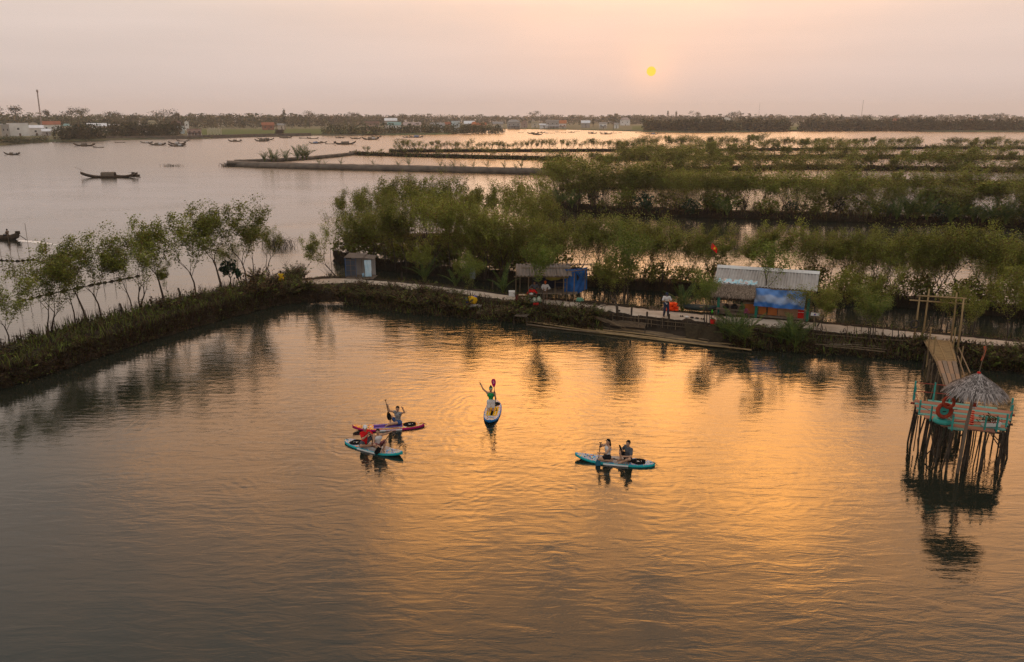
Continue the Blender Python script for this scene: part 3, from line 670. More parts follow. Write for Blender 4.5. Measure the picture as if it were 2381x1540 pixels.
for (x0, x1, n, s, lb) in [(690, 790, 9, .9, 'fern clump on the bank below the landing near the privy'), (800, 940, 18, 1.0, 'dry brown fern clump on the bank below the privy'), (940, 1080, 18, 1.0, 'dry brown fern clump on the bank leading to the barrels'), (1180, 1240, 7, .8, 'fern clump beside the plank landing below the stall'), (1250, 1400, 16, .9, 'dry fern clump above the bamboo raft below the corrugated stall'), (1400, 1420, 2, .7, 'small fern clump by the forked stump'), (1660, 1760, 9, .8, 'fern clump among the palms below the thatched stall'), (1760, 1880, 8, .7, 'fern clump below the orange counter'), (2100, 2145, 5, .7, 'fern clump at the left foot of the bamboo gate'), (2235, 2400, 13, .9, 'fern clump on the bank behind the thatched parasol')]:
    for i in range(n):
        x = frs.uniform(x0, x1); f = interp(x, PX, P_FRONT); wy = interp(x, PX, P_WATER); k = frs.uniform(.02, .85); z = PZ*(1-k)+.05
        plant(FERNS, G(x, f + (wy-f)*k + (1-k)*1.0, z), s, 'fern_clump', lb, lb.replace('fern clump', 'ferns'), frs)
for (px, py, z, s) in [(612, 690, .5, 1.5), (590, 690, .7, 1.4), (622, 676, .7, 1.5), (640, 694, .4, 1.1), (600, 668, .9, 1.4), (598, 652, .8, 1.3)]:
    plant(FERNS[1:4:2], G(px, py, z), s, 'fern_clump', 'head-high dark fern clump at the corner where the two dikes meet', 'ferns at the dike corner', frs)
for (px, py) in [(680, 648), (700, 646), (690, 640)]:
    plant(FERNS[::3], G(px, py, .3), 1.2, 'fern_clump', 'dark fern clump at the lagoon edge beside the person in yellow', 'ferns by the person in yellow', frs)
# the dark wall of roots and brush under the mangroves across the canal
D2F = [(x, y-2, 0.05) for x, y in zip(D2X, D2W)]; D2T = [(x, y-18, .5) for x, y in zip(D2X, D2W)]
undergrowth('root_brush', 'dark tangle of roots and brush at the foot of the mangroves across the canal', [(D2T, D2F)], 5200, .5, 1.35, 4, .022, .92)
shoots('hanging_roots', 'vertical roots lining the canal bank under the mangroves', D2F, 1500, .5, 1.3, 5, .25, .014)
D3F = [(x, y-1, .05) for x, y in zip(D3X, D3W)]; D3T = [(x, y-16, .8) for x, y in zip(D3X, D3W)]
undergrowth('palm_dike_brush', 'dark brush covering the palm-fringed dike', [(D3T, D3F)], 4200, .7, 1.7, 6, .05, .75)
for (xs, ys, z, nm, lb, sd, nn) in [(D4X, D4W, .5, 'pond_dike_brush', 'low brush along a far fish-pond dike', 7, 1500), (D5X, D5W, .9, 'pond_dike_brush', 'brush on the dike between two far ponds', 8, 1500),
        (D6X, D6W, 1.0, 'pond_dike_brush', 'brush on the far pond dike', 9, 1700), (DCX, DCW, .9, 'outer_dike_brush', 'low green brush along the outermost dike', 10, 2400), (DBX, DBW, .9, 'inner_dike_brush', 'low brush on the inner dike of the long pond', 11, 900)]:
    undergrowth(nm, lb, [([(x, y-.9*z*FPX/G(x, y).y-1, z) for x, y in zip(xs, ys)], [(x, y-.5, .1) for x, y in zip(xs, ys)])], nn, .6, 1.5, sd, .16, .45)
for i in range(26):
    x = 795 + (1300-795)*(i+frs.random())/26; plant(BUSHES[:3], G(x, interp(x, D2X, D2W)-frs.uniform(14, 34), .4), frs.uniform(1.3, 2.1), 'bush', ['low olive bush', 'spreading olive bush', 'upright olive bush'][i % 3]+' under the trees of the dense grove', ['low olive bushes', 'spreading olive bushes', 'upright olive bushes'][i % 3]+' under the grove', frs)
undergrowth('cross_dike_brush', 'brush on the cross dike at the right end of the grove', [([(1230, 556, .1), (1260, 490, .1)], [(1320, 560, .1), (1335, 494, .1)])], 1200, .6, 1.4, 33, .05, .5)
LD = 'bush on the dark root-walled dike across the canal'; GD = 'bushes on the dike across the canal'
for i in range(34):
    x = 1330 + (2440-1330)*(i+frs.random())/34; w_ = 'between the stalls' if x < 1650 else ('behind the pale-roofed stall' if x < 1900 else ('before the gate' if x < 2120 else 'behind the gate'))
    plant(BUSHES[:3], G(x, interp(x, D2X, D2W)-20, .5), frs.uniform(.8, 1.3), 'bush', 'bush on the dike across the canal '+w_, 'bushes across the canal '+w_, frs)
L3B = 'bush on the dark palm-fringed dike'; G3B = 'bushes on the palm dike'
for i in range(40):
    x = 1280 + (2430-1280)*(i+frs.random())/40; k = i % 4; plant(BUSHES[k:k+1], G(x, interp(x, D3X, D3W)-frs.uniform(8, 22), .6), frs.uniform(1.1, 1.9), 'bush', ['olive', 'wide olive', 'upright', 'dark green'][k]+' bush on the dark palm-fringed dike', ['olive', 'wide olive', 'upright', 'dark green'][k]+' bushes on the palm dike', frs)

# ---- nipa palms
def frond_mesh(seed, ln=2.6, pairs=22, arch=.55, leaf=.62):
    rs = random.Random(seed); mb = MB(); pts = []; n = 9
    for i in range(n+1):
        t = i/n; pts.append(Vector((ln*arch*t**1.8, rs.gauss(0, .01), ln*(t - .38*arch*t**2.2))))
    mb.tube(pts, [.035*(1-.8*i/n) for i in range(n+1)], 4, tint=.75, caps=False)
    for i in range(pairs):
        t = .22 + .78*i/pairs; f = t*n; k = min(int(f), n-1); c = pts[k].lerp(pts[k+1], f-k); d = (pts[k+1]-pts[k]).normalized()
        for s in (-1, 1):
            side = Vector((0, s, 0)); l = leaf*(1 - .55*t)*rs.uniform(.8, 1.1); e = (d*.75 + side*.75 + Vector((0, 0, -.10))).normalized()
            tip = c + e*l + Vector((0, 0, -.12*l)); m_ = c + e*l*.5; wv = d*.030; mb.add([c - wv*.6, m_ - wv, tip, m_ + wv], [(0, 1, 2, 3)], 0, min(1, max(0, rs.gauss(.45, .2))))
    return mb.mesh('frond', M['palm'])
FRONDS = [frond_mesh(1), frond_mesh(2, 2.3, 20, .8), frond_mesh(3, 2.8, 24, .35), frond_mesh(4, 2.0, 18, 1.0, .55)]
def palm(px, py, z0, size, n, label, group, seed):
    rs = random.Random(seed); p = G(px, py, z0); t = thing('nipa_palm', label, 'palm', (p.x, p.y, z0-.05), 0, group); a0 = rs.uniform(0, 6.28)
    for i in range(n):
        o = link_obj('frond', rs.choice(FRONDS[:3] if i % 3 else FRONDS), t); a = a0 + 2.4*i; o.rotation_euler = (0, rs.uniform(-.15, .25), a); k = size/2.6*rs.uniform(.75, 1.1); o.scale = (k, k, k)
        o.location = (math.cos(a)*.06, math.sin(a)*.06, 0)
    return t
palm(988, 656, .6, 2.5, 7, 'wide-fronded nipa palm leaning over the canal behind the path', None, 1)
palm(1060, 666, .6, 1.7, 6, 'small yellow-green nipa palm between canal trees', None, 2)
palm(1170, 680, .6, 2.1, 6, 'young nipa palm behind the white foam box', None, 3)
palm(1586, 722, PZ, 2.3, 7, 'young coconut-like palm beside the orange life jackets', None, 4)
for i, (x, y, s) in enumerate([(1700, 792, 2.2), (1730, 800, 2.3), (1712, 778, 1.9), (1685, 786, 1.6)]):
    palm(x, y, .35, s, 9, 'dense green palm clump below the thatched stall', 'palms below the thatched stall', 10+i)
for i, (x, y, s) in enumerate([(1832, 800, 1.9), (1850, 806, 2.0), (1815, 796, 1.6)]):
    palm(x, y, .35, s, 9, 'green palm clump below the orange counter of the stall', 'palms below the orange counter', 20+i)
L3P = 'bushy nipa palm on the dark palm-fringed dike'; G3P = 'nipa palms on the palm dike'
prs = random.Random(9)
for i, x in enumerate([1275, 1300, 1330, 1640, 1668, 1690, 2040, 2062, 2085, 2110, 2132, 2155, 2210, 2235, 2262, 2285, 2310, 2338, 2360, 2385, 2410]):
    palm(x, interp(x, D3X, D3W)-prs.uniform(8, 16), .7, prs.uniform(2.6, 3.6), 11, L3P+(' beside the cross dike' if x < 1400 else (' in the short clump by itself' if x < 1750 else (' in the long clump' if x < 2190 else ' beyond the long clump'))), G3P+(' beside the cross dike' if x < 1400 else (' in the short clump' if x < 1750 else (' in the long clump' if x < 2190 else ' beyond the long clump'))), 30+i)
for i, (x, y, s) in enumerate([(1150, 548, 2.8), (1215, 560, 3.0), (1245, 585, 3.0), (1262, 530, 3.0), (1285, 560, 2.8), (1240, 520, 2.6)]):
    palm(x, y, .4, s, 10, 'nipa palm on the cross dike at the right end of the grove', 'nipa palms on the cross dike', 60+i)
for i, (x, y, s) in enumerate([(615, 376, 3.6), (632, 375.5, 4.2), (641, 375, 3.8), (665, 374, 3.6), (692, 372, 5.0), (704, 371.5, 5.4), (713, 371, 4.6)]):
    palm(x, y, .9, s, 11, 'nipa palm tuft on the sandy spit of the long pond', 'nipa palms on the sandy spit', 80+i)
for i, x in enumerate([742, 756, 793, 868, 926, 951, 1024, 1035, 1048, 1056, 1073, 1080, 1101, 1133, 1173, 1200, 1213]):
    palm(x, interp(x, DAX, DAW)-11, 1.1, prs.uniform(1.6, 3.0), 5, 'small nipa seedling on the back of the long sandy dike', 'nipa seedlings on the long sandy dike', 100+i)
# ================================================================== FAR SHORE: WOODS, HOUSES, MASTS
def crowns(specs, seed, leaf=1.0, per=150, lowf=.18):
    """specs: (x, y, z0, h, r); leaf quads spread over lumpy crowns"""
    rng = np.random.default_rng(seed); PP = []; TT = []
    for (x, y, z0, h, r) in specs:
        k = int(per*(.7+.6*rng.random())); lobes = rng.integers(4, 8); lc = rng.normal(size=(lobes, 3))*np.array([r*.5, r*.5, h*.17]) + np.array([0, 0, h*.62])
        ix = rng.integers(0, lobes, k); C = rng.normal(size=(k, 3)); C /= np.linalg.norm(C, axis=1)[:, None]; C *= rng.uniform(.7, 1.0, k)[:, None]
        C = lc[ix] + C*np.array([r*.55, r*.55, h*.24]); C[:, 2] = np.clip(C[:, 2], .2, h); low = rng.random(k) < lowf; C[low, 2] *= rng.random(low.sum())
        PP.append(leaf_quads(C + np.array([x, y, z0]), leaf*min(1, h/9), rng, .4, .7)); TT.append(np.clip(rng.uniform(.15, .85) + .16*rng.normal(size=k), 0, 1))
    return np.concatenate(PP), np.concatenate(TT)
def wood(name, label, line, n, back, h0, h1, seed, leaf=1.0, per=150, r=.42, z0=1.1):
    shore = name == 'shore_mangroves'
    rs = random.Random(seed); sp = []
    for i in range(n):
        x, y = lerp_line(line, (i+rs.random())/n); p = G(x, y, 0); d = Vector((p.x, p.y, 0)).normalized()*(rs.uniform(-1.5, 3) if shore and i % 2 else rs.uniform(2, back)); h = rs.uniform(h0, h1)
        sp.append((p.x+d.x, p.y+d.y, z0, h, h*r*rs.uniform(.8, 1.3)))
    P, T = crowns(sp, seed, leaf, per, .45 if shore else .18); o = link_obj(name, quads_mesh(name, P, T, M['leaf_far'])); return tag(o, label, 'woodland', kind='stuff')
wood('shore_mangroves', 'dark mangrove thicket at the water edge below the white houses', [(-60, 342), (27, 336), (110, 331)], 46, 8, 2.6, 4.2, 1, .55, 170, .5, .2)
wood('shore_mangroves', 'dark mangrove thicket along the shore by the brown-roofed house', [(140, 329), (238, 326)], 42, 18, 6, 9.5, 2, .6, 190, .45, .2)
wood('shore_mangroves', 'mangrove thicket on the shore wall before the khaki roof', [(255, 322), (418, 319)], 55, 18, 6, 10, 3, .6, 170, .45)
wood('shore_mangroves', 'mangrove belt in front of the middle of the village', [(755, 315), (905, 314), (1050, 312), (1170, 311)], 90, 16, 5, 8.5, 4, .7, 150, .45, .3)
wood('shore_mangroves', 'tall mangrove wall along the far bank beside the narrow green gap', [(1500, 306.5), (1620, 308), (1738, 306.5), (1828, 305)], 150, 40, 8, 13, 5, 1.0, 150, .42, .4)
wood('shore_mangroves', 'long mangrove wall lining the far bank past the narrow green gap', [(1864, 305.5), (2092, 304.5), (2161, 306), (2381, 306.5), (2600, 306.5)], 260, 50, 8, 13, 6, 1.0, 140, .42, .4)
wood('village_trees', 'garden trees scattered between the village houses', [(150, 310), (240, 308), (500, 302), (900, 300), (1200, 293), (1480, 293)], 95, 60, 6, 11, 7, .9, 130)
wood('woodland', 'wood rising behind the left part of the village', [(-120, 306), (200, 303), (480, 300), (700, 297)], 210, 90, 11, 18, 8, 1.1, 130)
wood('woodland', 'belt of trees behind the middle of the village', [(680, 297), (900, 294), (1250, 289), (1500, 289)], 230, 130, 12, 19, 9, 1.3, 120)
wood('woodland', 'distant hazy wood behind the far bank', [(1400, 291), (1700, 292), (2000, 291), (2400, 291), (2650, 291)], 260, 350, 12, 20, 10, 1.7, 110)
wood('woodland', 'farthest hazy treeline on the horizon', [(-200, 286), (600, 285), (1200, 284), (1800, 284), (2600, 284)], 330, 600, 15, 24, 11, 2.6, 80, .55)

def far_tree(px, base_y, top_y, label, kind=0, wid=.35, seed=1):
    p = G(px, base_y, 1); q = PYp(px, top_y, p.y); h = q.z - 1; t = thing('far_tree', label, 'tree', (p.x, p.y, 1)); mb = MB()
    mb.tube([(0, 0, -.5), (.2, 0, h*.5), (0, 0, h*.9)], [h*.022, h*.016, h*.005], 6); mb.build('trunk', M['bark'], t)
    rng = np.random.default_rng(seed); n = 420
    if kind == 0:      # round umbrella crown
        lc = rng.normal(size=(9, 3))*np.array([h*wid*.5, h*wid*.5, h*.07]) + np.array([0, 0, h*.82]); C = lc[rng.integers(0, 9, n)] + rng.normal(size=(n, 3))*np.array([h*wid*.22, h*wid*.22, h*.05])
    else:              # feathery pointed casuarina
        z = rng.uniform(.3, 1.0, n)*(1-.12*rng.random(n)); r = (.25+.75*np.sin(np.clip((1.03-z)*3.2, 0, 2.2)))*wid*h*.42*rng.uniform(.5, 1.3, n); a = rng.uniform(0, 6.28, n); C = np.stack([np.cos(a)*r*rng.uniform(.3, 1, n), np.sin(a)*r*rng.uniform(.3, 1, n), z*h], 1)
    link_obj('crown', quads_mesh('crown', leaf_quads(C, h*.028, rng), np.clip(.4+.2*rng.normal(size=n), 0, 1), M['leaf_far']), t)
far_tree(43, 306, 244, 'tall open tree standing above the wood near the thick mast', 0, .3, 1)
far_tree(116, 303, 256, 'small round-topped tree on the skyline right of the thick mast', 0, .25, 2)
far_tree(170, 303, 251, 'tall twin-topped tree over the brown roofs', 0, .35, 3)
far_tree(194, 303, 251, 'broad dark-crowned tree on the skyline over the double white roof', 0, .4, 4)
far_tree(268, 302, 256, 'spreading airy tree on the skyline', 0, .5, 5)
far_tree(384, 302, 254, 'broad flat-topped tree above the khaki-roofed house', 0, .5, 6)
far_tree(417, 302, 258, 'slim dark tree above the brown-roofed house', 0, .2, 7)
far_tree(663, 303, 252, 'feathery pointed casuarina tree behind the brick house', 1, .3, 8)
far_tree(720, 298, 260, 'flat-topped tree on the skyline beyond the rice field', 0, .45, 9)
far_tree(825, 296, 259, 'round tree rising over the middle of the village', 0, .4, 10)
far_tree(1246, 291, 257, 'umbrella-shaped tree above the two-storey house with porch', 0, .4, 11)
far_tree(1552, 290, 257, 'tall wispy casuarina on the skyline below the sun', 1, .25, 12)
far_tree(1571, 290, 258, 'dark casuarina beside a wispy one on the skyline', 1, .3, 13)
far_tree(1620, 290, 259, 'dense rounded tree on the skyline right of the sun', 0, .4, 14)
far_tree(1710, 290, 259, 'bent lone tree on the skyline near the thin mast', 0, .35, 15)
far_tree(1700, 292, 262, 'wide dark tree beside a white house on the far bank', 0, .5, 16)
far_tree(2322, 292, 262, 'small topknot tree on the skyline at the far right', 0, .3, 17)
far_tree(1426, 303, 276, 'round dark tree beside the pale columned house', 0, .5, 18)
far_tree(1379, 297, 271, 'dark cypress-like tree behind the white roof', 1, .25, 19)

HM = {}
def hm(key, c, rough=.8):
    if key not in HM: HM[key] = plain('house_'+key, c, rough, tuple(x*.82 for x in c), .35, bump=0)
    return HM[key]
WALLC = {'white': (.82, .80, .78), 'cream': (.62, .55, .45), 'grey': (.40, .37, .35), 'pink': (.42, .30, .26), 'blue': (.60, .68, .72), 'brick': (.30, .13, .09), 'green': (.42, .46, .36), 'orange': (.50, .20, .10)}
ROOFC = {'white': (.80, .80, .82), 'grey': (.30, .29, .28), 'red': (.33, .12, .07), 'orange': (.50, .17, .07), 'brown': (.16, .10, .08), 'khaki': (.30, .26, .17), 'teal': (.22, .34, .32), 'pink': (.42, .33, .31), 'dark': (.12, .10, .09)}
GLASS = plain('dark_window', (.03, .04, .05), .25, (.05, .06, .07), 2)
def house(x0, x1, yr, ye, yb, wall, roof, kind, label, ridge='x', porch=False, depth=.8, nwin=2):
    """x0,x1 wall edges, yr roof top, ye eave, yb ground contact (pixels)"""
    p = G((x0+x1)/2, yb, 1.1); s = FPX/p.y; W = (x1-x0)/s; D = max(4.5, W*depth); hz = PYp(x0, yr, p.y).z - 1.1; he = max(2.2, PYp(x0, ye, p.y).z - 1.1)
    hz = max(hz, he + .15); t = thing('house', label, 'house', (p.x, p.y, 1.1), -math.atan2(p.x, p.y)); t.location.z = 1.0
    wm = hm('wall_'+wall, WALLC[wall]); rm = hm('roof_'+roof, ROOFC[roof]); b = MB(); b.box((0, D/2, he/2-.2), (W, D, he+.4))
    if kind == 'gable' and ridge == 'y': b.add([(-W/2, 0, he), (W/2, 0, he), (0, 0, hz-.1), (-W/2, D, he), (W/2, D, he), (0, D, hz-.1)], [(0, 1, 2), (5, 4, 3)])
    if kind == 'gable' and ridge == 'x': b.add([(-W/2, 0, he), (-W/2, D, he), (-W/2, D/2, hz-.1), (W/2, 0, he), (W/2, D, he), (W/2, D/2, hz-.1)], [(0, 2, 1), (3, 4, 5)])
    b.build('wall', wm, t); o = .5; r = MB(); th = Vector((0, 0, .12))
    if kind == 'flat': r.box((0, D/2, he+.1), (W+.4, D+.4, .25))
    else:
        if kind == 'hip': i = min(W*.28, D*.45); A = [(-W/2-o, -o, he-.1), (W/2+o, -o, he-.1), (W/2+o, D+o, he-.1), (-W/2-o, D+o, he-.1), (-W/2+i, D/2, hz), (W/2-i, D/2, hz)]; F = [(0, 1, 5, 4), (1, 2, 5), (2, 3, 4, 5), (3, 0, 4), (3, 2, 1, 0)]
        elif ridge == 'x': A = [(-W/2-o, -o, he-.1), (W/2+o, -o, he-.1), (W/2+o, D+o, he-.1), (-W/2-o, D+o, he-.1), (-W/2-o, D/2, hz), (W/2+o, D/2, hz)]; F = [(0, 1, 5, 4), (2, 3, 4, 5)]
        else: A = [(-W/2-o, -o, he-.1), (W/2+o, -o, he-.1), (W/2+o, D+o, he-.1), (-W/2-o, D+o, he-.1), (0, -o, hz), (0, D+o, hz)]; F = [(0, 4, 5, 3), (1, 2, 5, 4)]
        r.add(A, F)
        if kind != 'hip': r.add([Vector(a)-th for a in A], [tuple(reversed(f)) for f in F])
    r.build('roof', rm, t)
    for k in range(nwin):
        wx = -W/2 + W*(k+.5)/nwin; w_ = min(1.3, W*.16); MB().box((wx, -.03, he*.58), (w_, .1, min(1.3, he*.32))).build('window', GLASS, t)
    if he > 2.4: MB().box((W*.05, -.03, 1.0), (min(1.1, W*.14), .08, 2.0)).build('door', hm('door', (.16, .10, .07)), t)
    if porch:
        q = MB(); q.box((0, -1.6, 2.75), (W*1.02, 3.0, .16), (0.10, 0, 0)); q.build('porch_roof', rm, t)
        for k in range(5): MB().tube([(-W*.48+W*.96*k/4, -2.8, -.2), (-W*.48+W*.96*k/4, -2.8, 2.6)], .14, 6).build('porch_post', hm('wall_white', WALLC['white']), t)
    return t
for a in [
 (24, 66, 286, 287, 317, 'white', 'white', 'flat', 'large plain white flat-roofed house with one small window', 'x', False, .6, 1),
 (-30, 7, 287, 289, 318, 'cream', 'white', 'flat', 'pale flat-roofed house at the end of the white waterfront', 'x', False, .6, 1),
 (8, 23, 287, 290, 318, 'grey', 'grey', 'flat', 'grey house front with a dark balcony grille', 'x', False, .6, 2),
 (69, 100, 291, 297.5, 316, 'white', 'white', 'gable', 'small white house under a pale sheet roof', 'x', False, .8, 1),
 (101, 118, 299.5, 305, 316, 'grey', 'white', 'gable', 'low lean-to with a white roof at the waterfront', 'x', False, .7, 1),
 (106, 140, 281.5, 289.5, 308, 'white', 'red', 'gable', 'white house with a rusty red tiled roof', 'x', False, .7, 3),
 (148, 166, 287.5, 293, 309, 'cream', 'teal', 'hip', 'house with a blue-green hipped roof among trees', 'x', False, .8, 1),
 (71, 88, 283, 287, 304, 'cream', 'red', 'gable', 'small house with a red gable behind the white houses', 'y', False, .8, 1),
 (207, 229, 286.5, 293, 310, 'grey', 'white', 'gable', 'shed with the left half of a double white roof', 'x', False, .9, 2),
 (230, 248, 286.5, 293, 310, 'grey', 'white', 'gable', 'shed with the right half of a double white roof', 'x', False, .9, 2),
 (198, 219, 295, 298, 315, 'grey', 'white', 'gable', 'low white-roofed shed beneath the double roof', 'x', False, .7, 1),
 (257, 278, 288.5, 291, 308, 'grey', 'white', 'gable', 'flat white roof peeping over the mangroves', 'x', False, .7, 1),
 (284, 308, 291, 295, 309, 'green', 'khaki', 'hip', 'pale green house low among the mangroves', 'x', False, .7, 2),
 (316, 338, 286, 291, 308, 'white', 'white', 'gable', 'white gabled house beside the khaki roof', 'y', False, .8, 1),
 (342, 369, 279.5, 292.5, 308, 'white', 'khaki', 'hip', 'house with a steep khaki hipped roof', 'x', False, .9, 2),
 (397, 428, 280.5, 292, 311, 'blue', 'brown', 'hip', 'pale blue house with a broad brown hipped roof', 'x', False, 1.0, 2),
 (431, 440, 280, 284, 303, 'white', 'white', 'gable', 'narrow white gabled tower house', 'y', False, 1.0, 1),
 (438, 468, 296, 300, 318, 'pink', 'brown', 'flat', 'pinkish waterfront house with columns', 'x', True, .6, 3),
 (611, 637, 284.5, 291, 303, 'brick', 'red', 'gable', 'red brick house with a red roof behind the rice field', 'x', False, .7, 2),
 (647, 663, 287, 291, 302, 'cream', 'grey', 'gable', 'small cream house right of the red brick house', 'x', False, .8, 1),
 (851, 881, 282, 288, 305, 'pink', 'brown', 'gable', 'low brown-roofed house at the left end of the middle village', 'x', False, .8, 2),
 (896, 923, 274.5, 280.5, 301, 'grey', 'white', 'gable', 'tall hall with a broad white roof above the others', 'x', False, .9, 2),
 (903, 932, 283.5, 290.5, 306, 'white', 'teal', 'gable', 'house with a long blue-green roof in front of the tall hall', 'x', True, .8, 3),
 (940, 978, 284, 291, 307, 'cream', 'pink', 'gable', 'long house with a pinkish roof and white veranda', 'x', True, .7, 3),
 (1001, 1033, 285.5, 291.5, 306, 'blue', 'grey', 'gable', 'long grey-roofed house with pale blue walls', 'x', True, .7, 3),
 (1036, 1047, 284, 289, 303, 'pink', 'red', 'gable', 'small house with a reddish roof beside the grey-roofed one', 'x', False, .9, 1),
 (1050, 1069, 279.5, 281, 303, 'blue', 'dark', 'flat', 'two-storey house with a pale blue frame and flat dark roof', 'x', False, .8, 2),
 (1080, 1103, 281, 287.5, 303, 'grey', 'white', 'gable', 'house with a pale sheet roof beside an orange one', 'x', False, .9, 2),
 (1096, 1109, 283, 289, 304.5, 'orange', 'orange', 'hip', 'bright orange house front between pale roofs', 'x', False, .9, 1),
 (1111, 1130, 285, 290, 304, 'pink', 'red', 'gable', 'low house with a dull red roof near the shore trees', 'x', False, .9, 1),
 (1147, 1169, 283, 288, 301, 'cream', 'grey', 'gable', 'cream house left of the two-storey porch house', 'x', False, .9, 2),
 (1180, 1209, 278, 284, 298.5, 'grey', 'grey', 'hip', 'two-storey grey house with a columned porch', 'x', True, .9, 3),
 (1212, 1226, 279, 285, 297, 'pink', 'pink', 'gable', 'pinkish gabled house behind the porch house', 'y', False, .9, 1),
 (1236, 1251, 282, 285, 297, 'cream', 'khaki', 'gable', 'low house with a straw-coloured roof', 'x', False, .9, 1),
 (1255, 1274, 287.5, 290.5, 298.5, 'white', 'white', 'gable', 'low white-roofed annexe before the big grey house', 'x', False, .8, 1),
 (1270, 1299, 277.5, 280, 298.5, 'grey', 'white', 'flat', 'big two-storey grey and white house on the waterfront', 'x', True, .8, 3),
 (1300, 1316, 279.5, 287, 298.5, 'white', 'orange', 'gable', 'white house with a bright orange roof', 'x', True, .9, 2),
 (1352, 1371, 280, 286, 297, 'grey', 'white', 'gable', 'house with a shining white sheet roof among trees', 'x', False, .8, 1),
 (1393, 1411, 284.5, 287, 299, 'white', 'grey', 'gable', 'pale house half hidden by a round dark tree', 'x', True, .8, 2),
 (1428, 1438, 286, 289, 299, 'white', 'grey', 'gable', 'small white house right of a round dark tree', 'x', False, .9, 1),
 (1442, 1464, 273, 279, 292, 'white', 'pink', 'hip', 'hazy white house up behind the green field', 'x', False, .8, 2),
 (1678, 1697, 271, 276, 291, 'white', 'grey', 'gable', 'small white gabled house above the mangrove wall', 'y', False, .8, 1),
 (2018, 2040, 270.5, 273, 291, 'cream', 'grey', 'flat', 'pale building above the far mangrove wall', 'x', False, .8, 2),
 (2074, 2087, 276, 281, 293, 'pink', 'red', 'gable', 'small red roof above the far mangrove wall', 'x', False, .8, 1),
 (2247, 2267, 275, 280, 293, 'cream', 'red', 'hip', 'house with a red hipped roof over the far mangrove wall', 'x', False, .8, 1),
 (2295, 2317, 276, 280, 293, 'cream', 'pink', 'hip', 'house with a dusty pink roof at the far right', 'x', False, .8, 1)]:
    house(*a)
# row of bare concrete posts on the shore
cp = thing('concrete_posts', 'row of bare concrete posts standing in the field by the shore', 'posts', G(500, 316, 1.1))
for i in range(14):
    p = G(483+2.5*i, 315 - (i % 3)*1.5, 1.1) - cp.location; MB().box((p.x, p.y, 2.2), (.28, .28, 4.6+.6*(i % 4))).build('post', hm('wall_cream', WALLC['cream']), cp)
# masts
def mast(px, by, ty, r, label, lean=0, hd=0):
    p = G(px, by, 1); h = PYp(px, ty, p.y).z; t = thing('radio_mast', label, 'mast', (p.x, p.y, 0)); mm = plain('mast_paint', (.30, .20, .18), .6, (.42, .36, .34), .3); t.rotation_euler = (0, lean, 0)
    for a in range(3):
        x, y = r*math.cos(a*2.094), r*math.sin(a*2.094); MB().tube([(x, y, -1), (x*.6, y*.6, h)], r*.28, 5).build('leg', mm, t)
    k = MB(); n = int(h/ (r*3))
    for i in range(n):
        z0, z1 = h*i/n, h*(i+1)/n
        for a in range(3):
            f0, f1 = 1-.4*z0/h, 1-.4*z1/h
            k.tube([(r*f0*math.cos(a*2.094), r*f0*math.sin(a*2.094), z0), (r*f1*math.cos(a*2.094+2.094), r*f1*math.sin(a*2.094+2.094), z1)], r*.16, 3, caps=False)
    k.build('lattice', mm, t)
    if hd: MB().box((0, 0, h-1.2), (r*2.2, r*2.2, 2.6)).build('antenna', mm, t)
mast(98, 303, 209, .65, 'thick lattice radio mast above the wood behind the white houses', .02, 1)
mast(1763, 288, 240, .28, 'thin radio mast on the hazy skyline right of the sun', .0)
mast(2000, 290, 233, .40, 'slim tall radio mast on the skyline above the far mangrove wall', .03)

# ================================================================== BOATS ON THE LAGOON
M['mat_roof'] = plain('woven_canopy', (.115, .09, .07), .9, (.19, .155, .12), 5)
M['tarp_white'] = plain('white_tarp', (.55, .52, .50), .7, (.40, .37, .35), 3)
M['tarp_blue'] = plain('blue_tarp_roof', (.10, .16, .28), .7, (.16, .22, .34), 3)
def hull_mesh(rise_b=1.25, rise_s=1.0, beam=.85, depth=.62):
    mb = MB(); n = 22; prof = []
    for i in range(n+1):
        t = -1 + 2*i/n; wv = beam*max(.04, (1-abs(t)**2.4)); sh = (rise_s if t > 0 else rise_b)*abs(t)**3; keel = -.22 + ((rise_s if t > 0 else rise_b)*.93)*abs(t)**3.4
        top = .38 + sh; ring = [(t*5, -wv, top), (t*5, -wv*.72, keel*.55+top*.25), (t*5, -wv*.25, keel), (t*5, wv*.25, keel), (t*5, wv*.72, keel*.55+top*.25), (t*5, wv, top),
               (t*5, wv*.86, top-.02), (t*5, wv*.3, max(keel+.12, .05+sh*.8)), (t*5, -wv*.3, max(keel+.12, .05+sh*.8)), (t*5, -wv*.86, top-.02)]
        prof += ring
    K = 10
    mb.add(prof, [(i*K+k, (i+1)*K+k, (i+1)*K+(k+1) % K, i*K+(k+1) % K) for i in range(n) for k in range(K)] + [tuple(range(K)), tuple(n*K+K-1-k for k in range(K))])
    return mb.mesh('hull', M['wood'], True)
HULL = hull_mesh(); HULL_LOW = hull_mesh(.5, .35, .55, .4)
def arch_mesh(x0, x1, h, wd, mat):
    mb = MB(); mb.grid(lambda u, v: (x0+(x1-x0)*u, -wd*math.cos(PI*v), .35 + h*math.sin(PI*v)**.75 + .04*math.sin(u*19)), 6, 10)
    mb.grid(lambda u, v: (x0+(x1-x0)*(1-u), -(wd-.05)*math.cos(PI*v), .33 + (h-.05)*math.sin(PI*v)**.75), 6, 10)
    return mb.mesh('canopy', mat, True)
ARCH = {'mat': arch_mesh(-1.3, 1.0, .95, .72, M['mat_roof']), 'white': arch_mesh(-.9, .9, .85, .72, M['tarp_white']), 'long': arch_mesh(-1.9, 1.6, .9, .74, M['mat_roof']), 'blue': arch_mesh(-1.6, 1.8, 1.0, .75, M['tarp_blue'])}
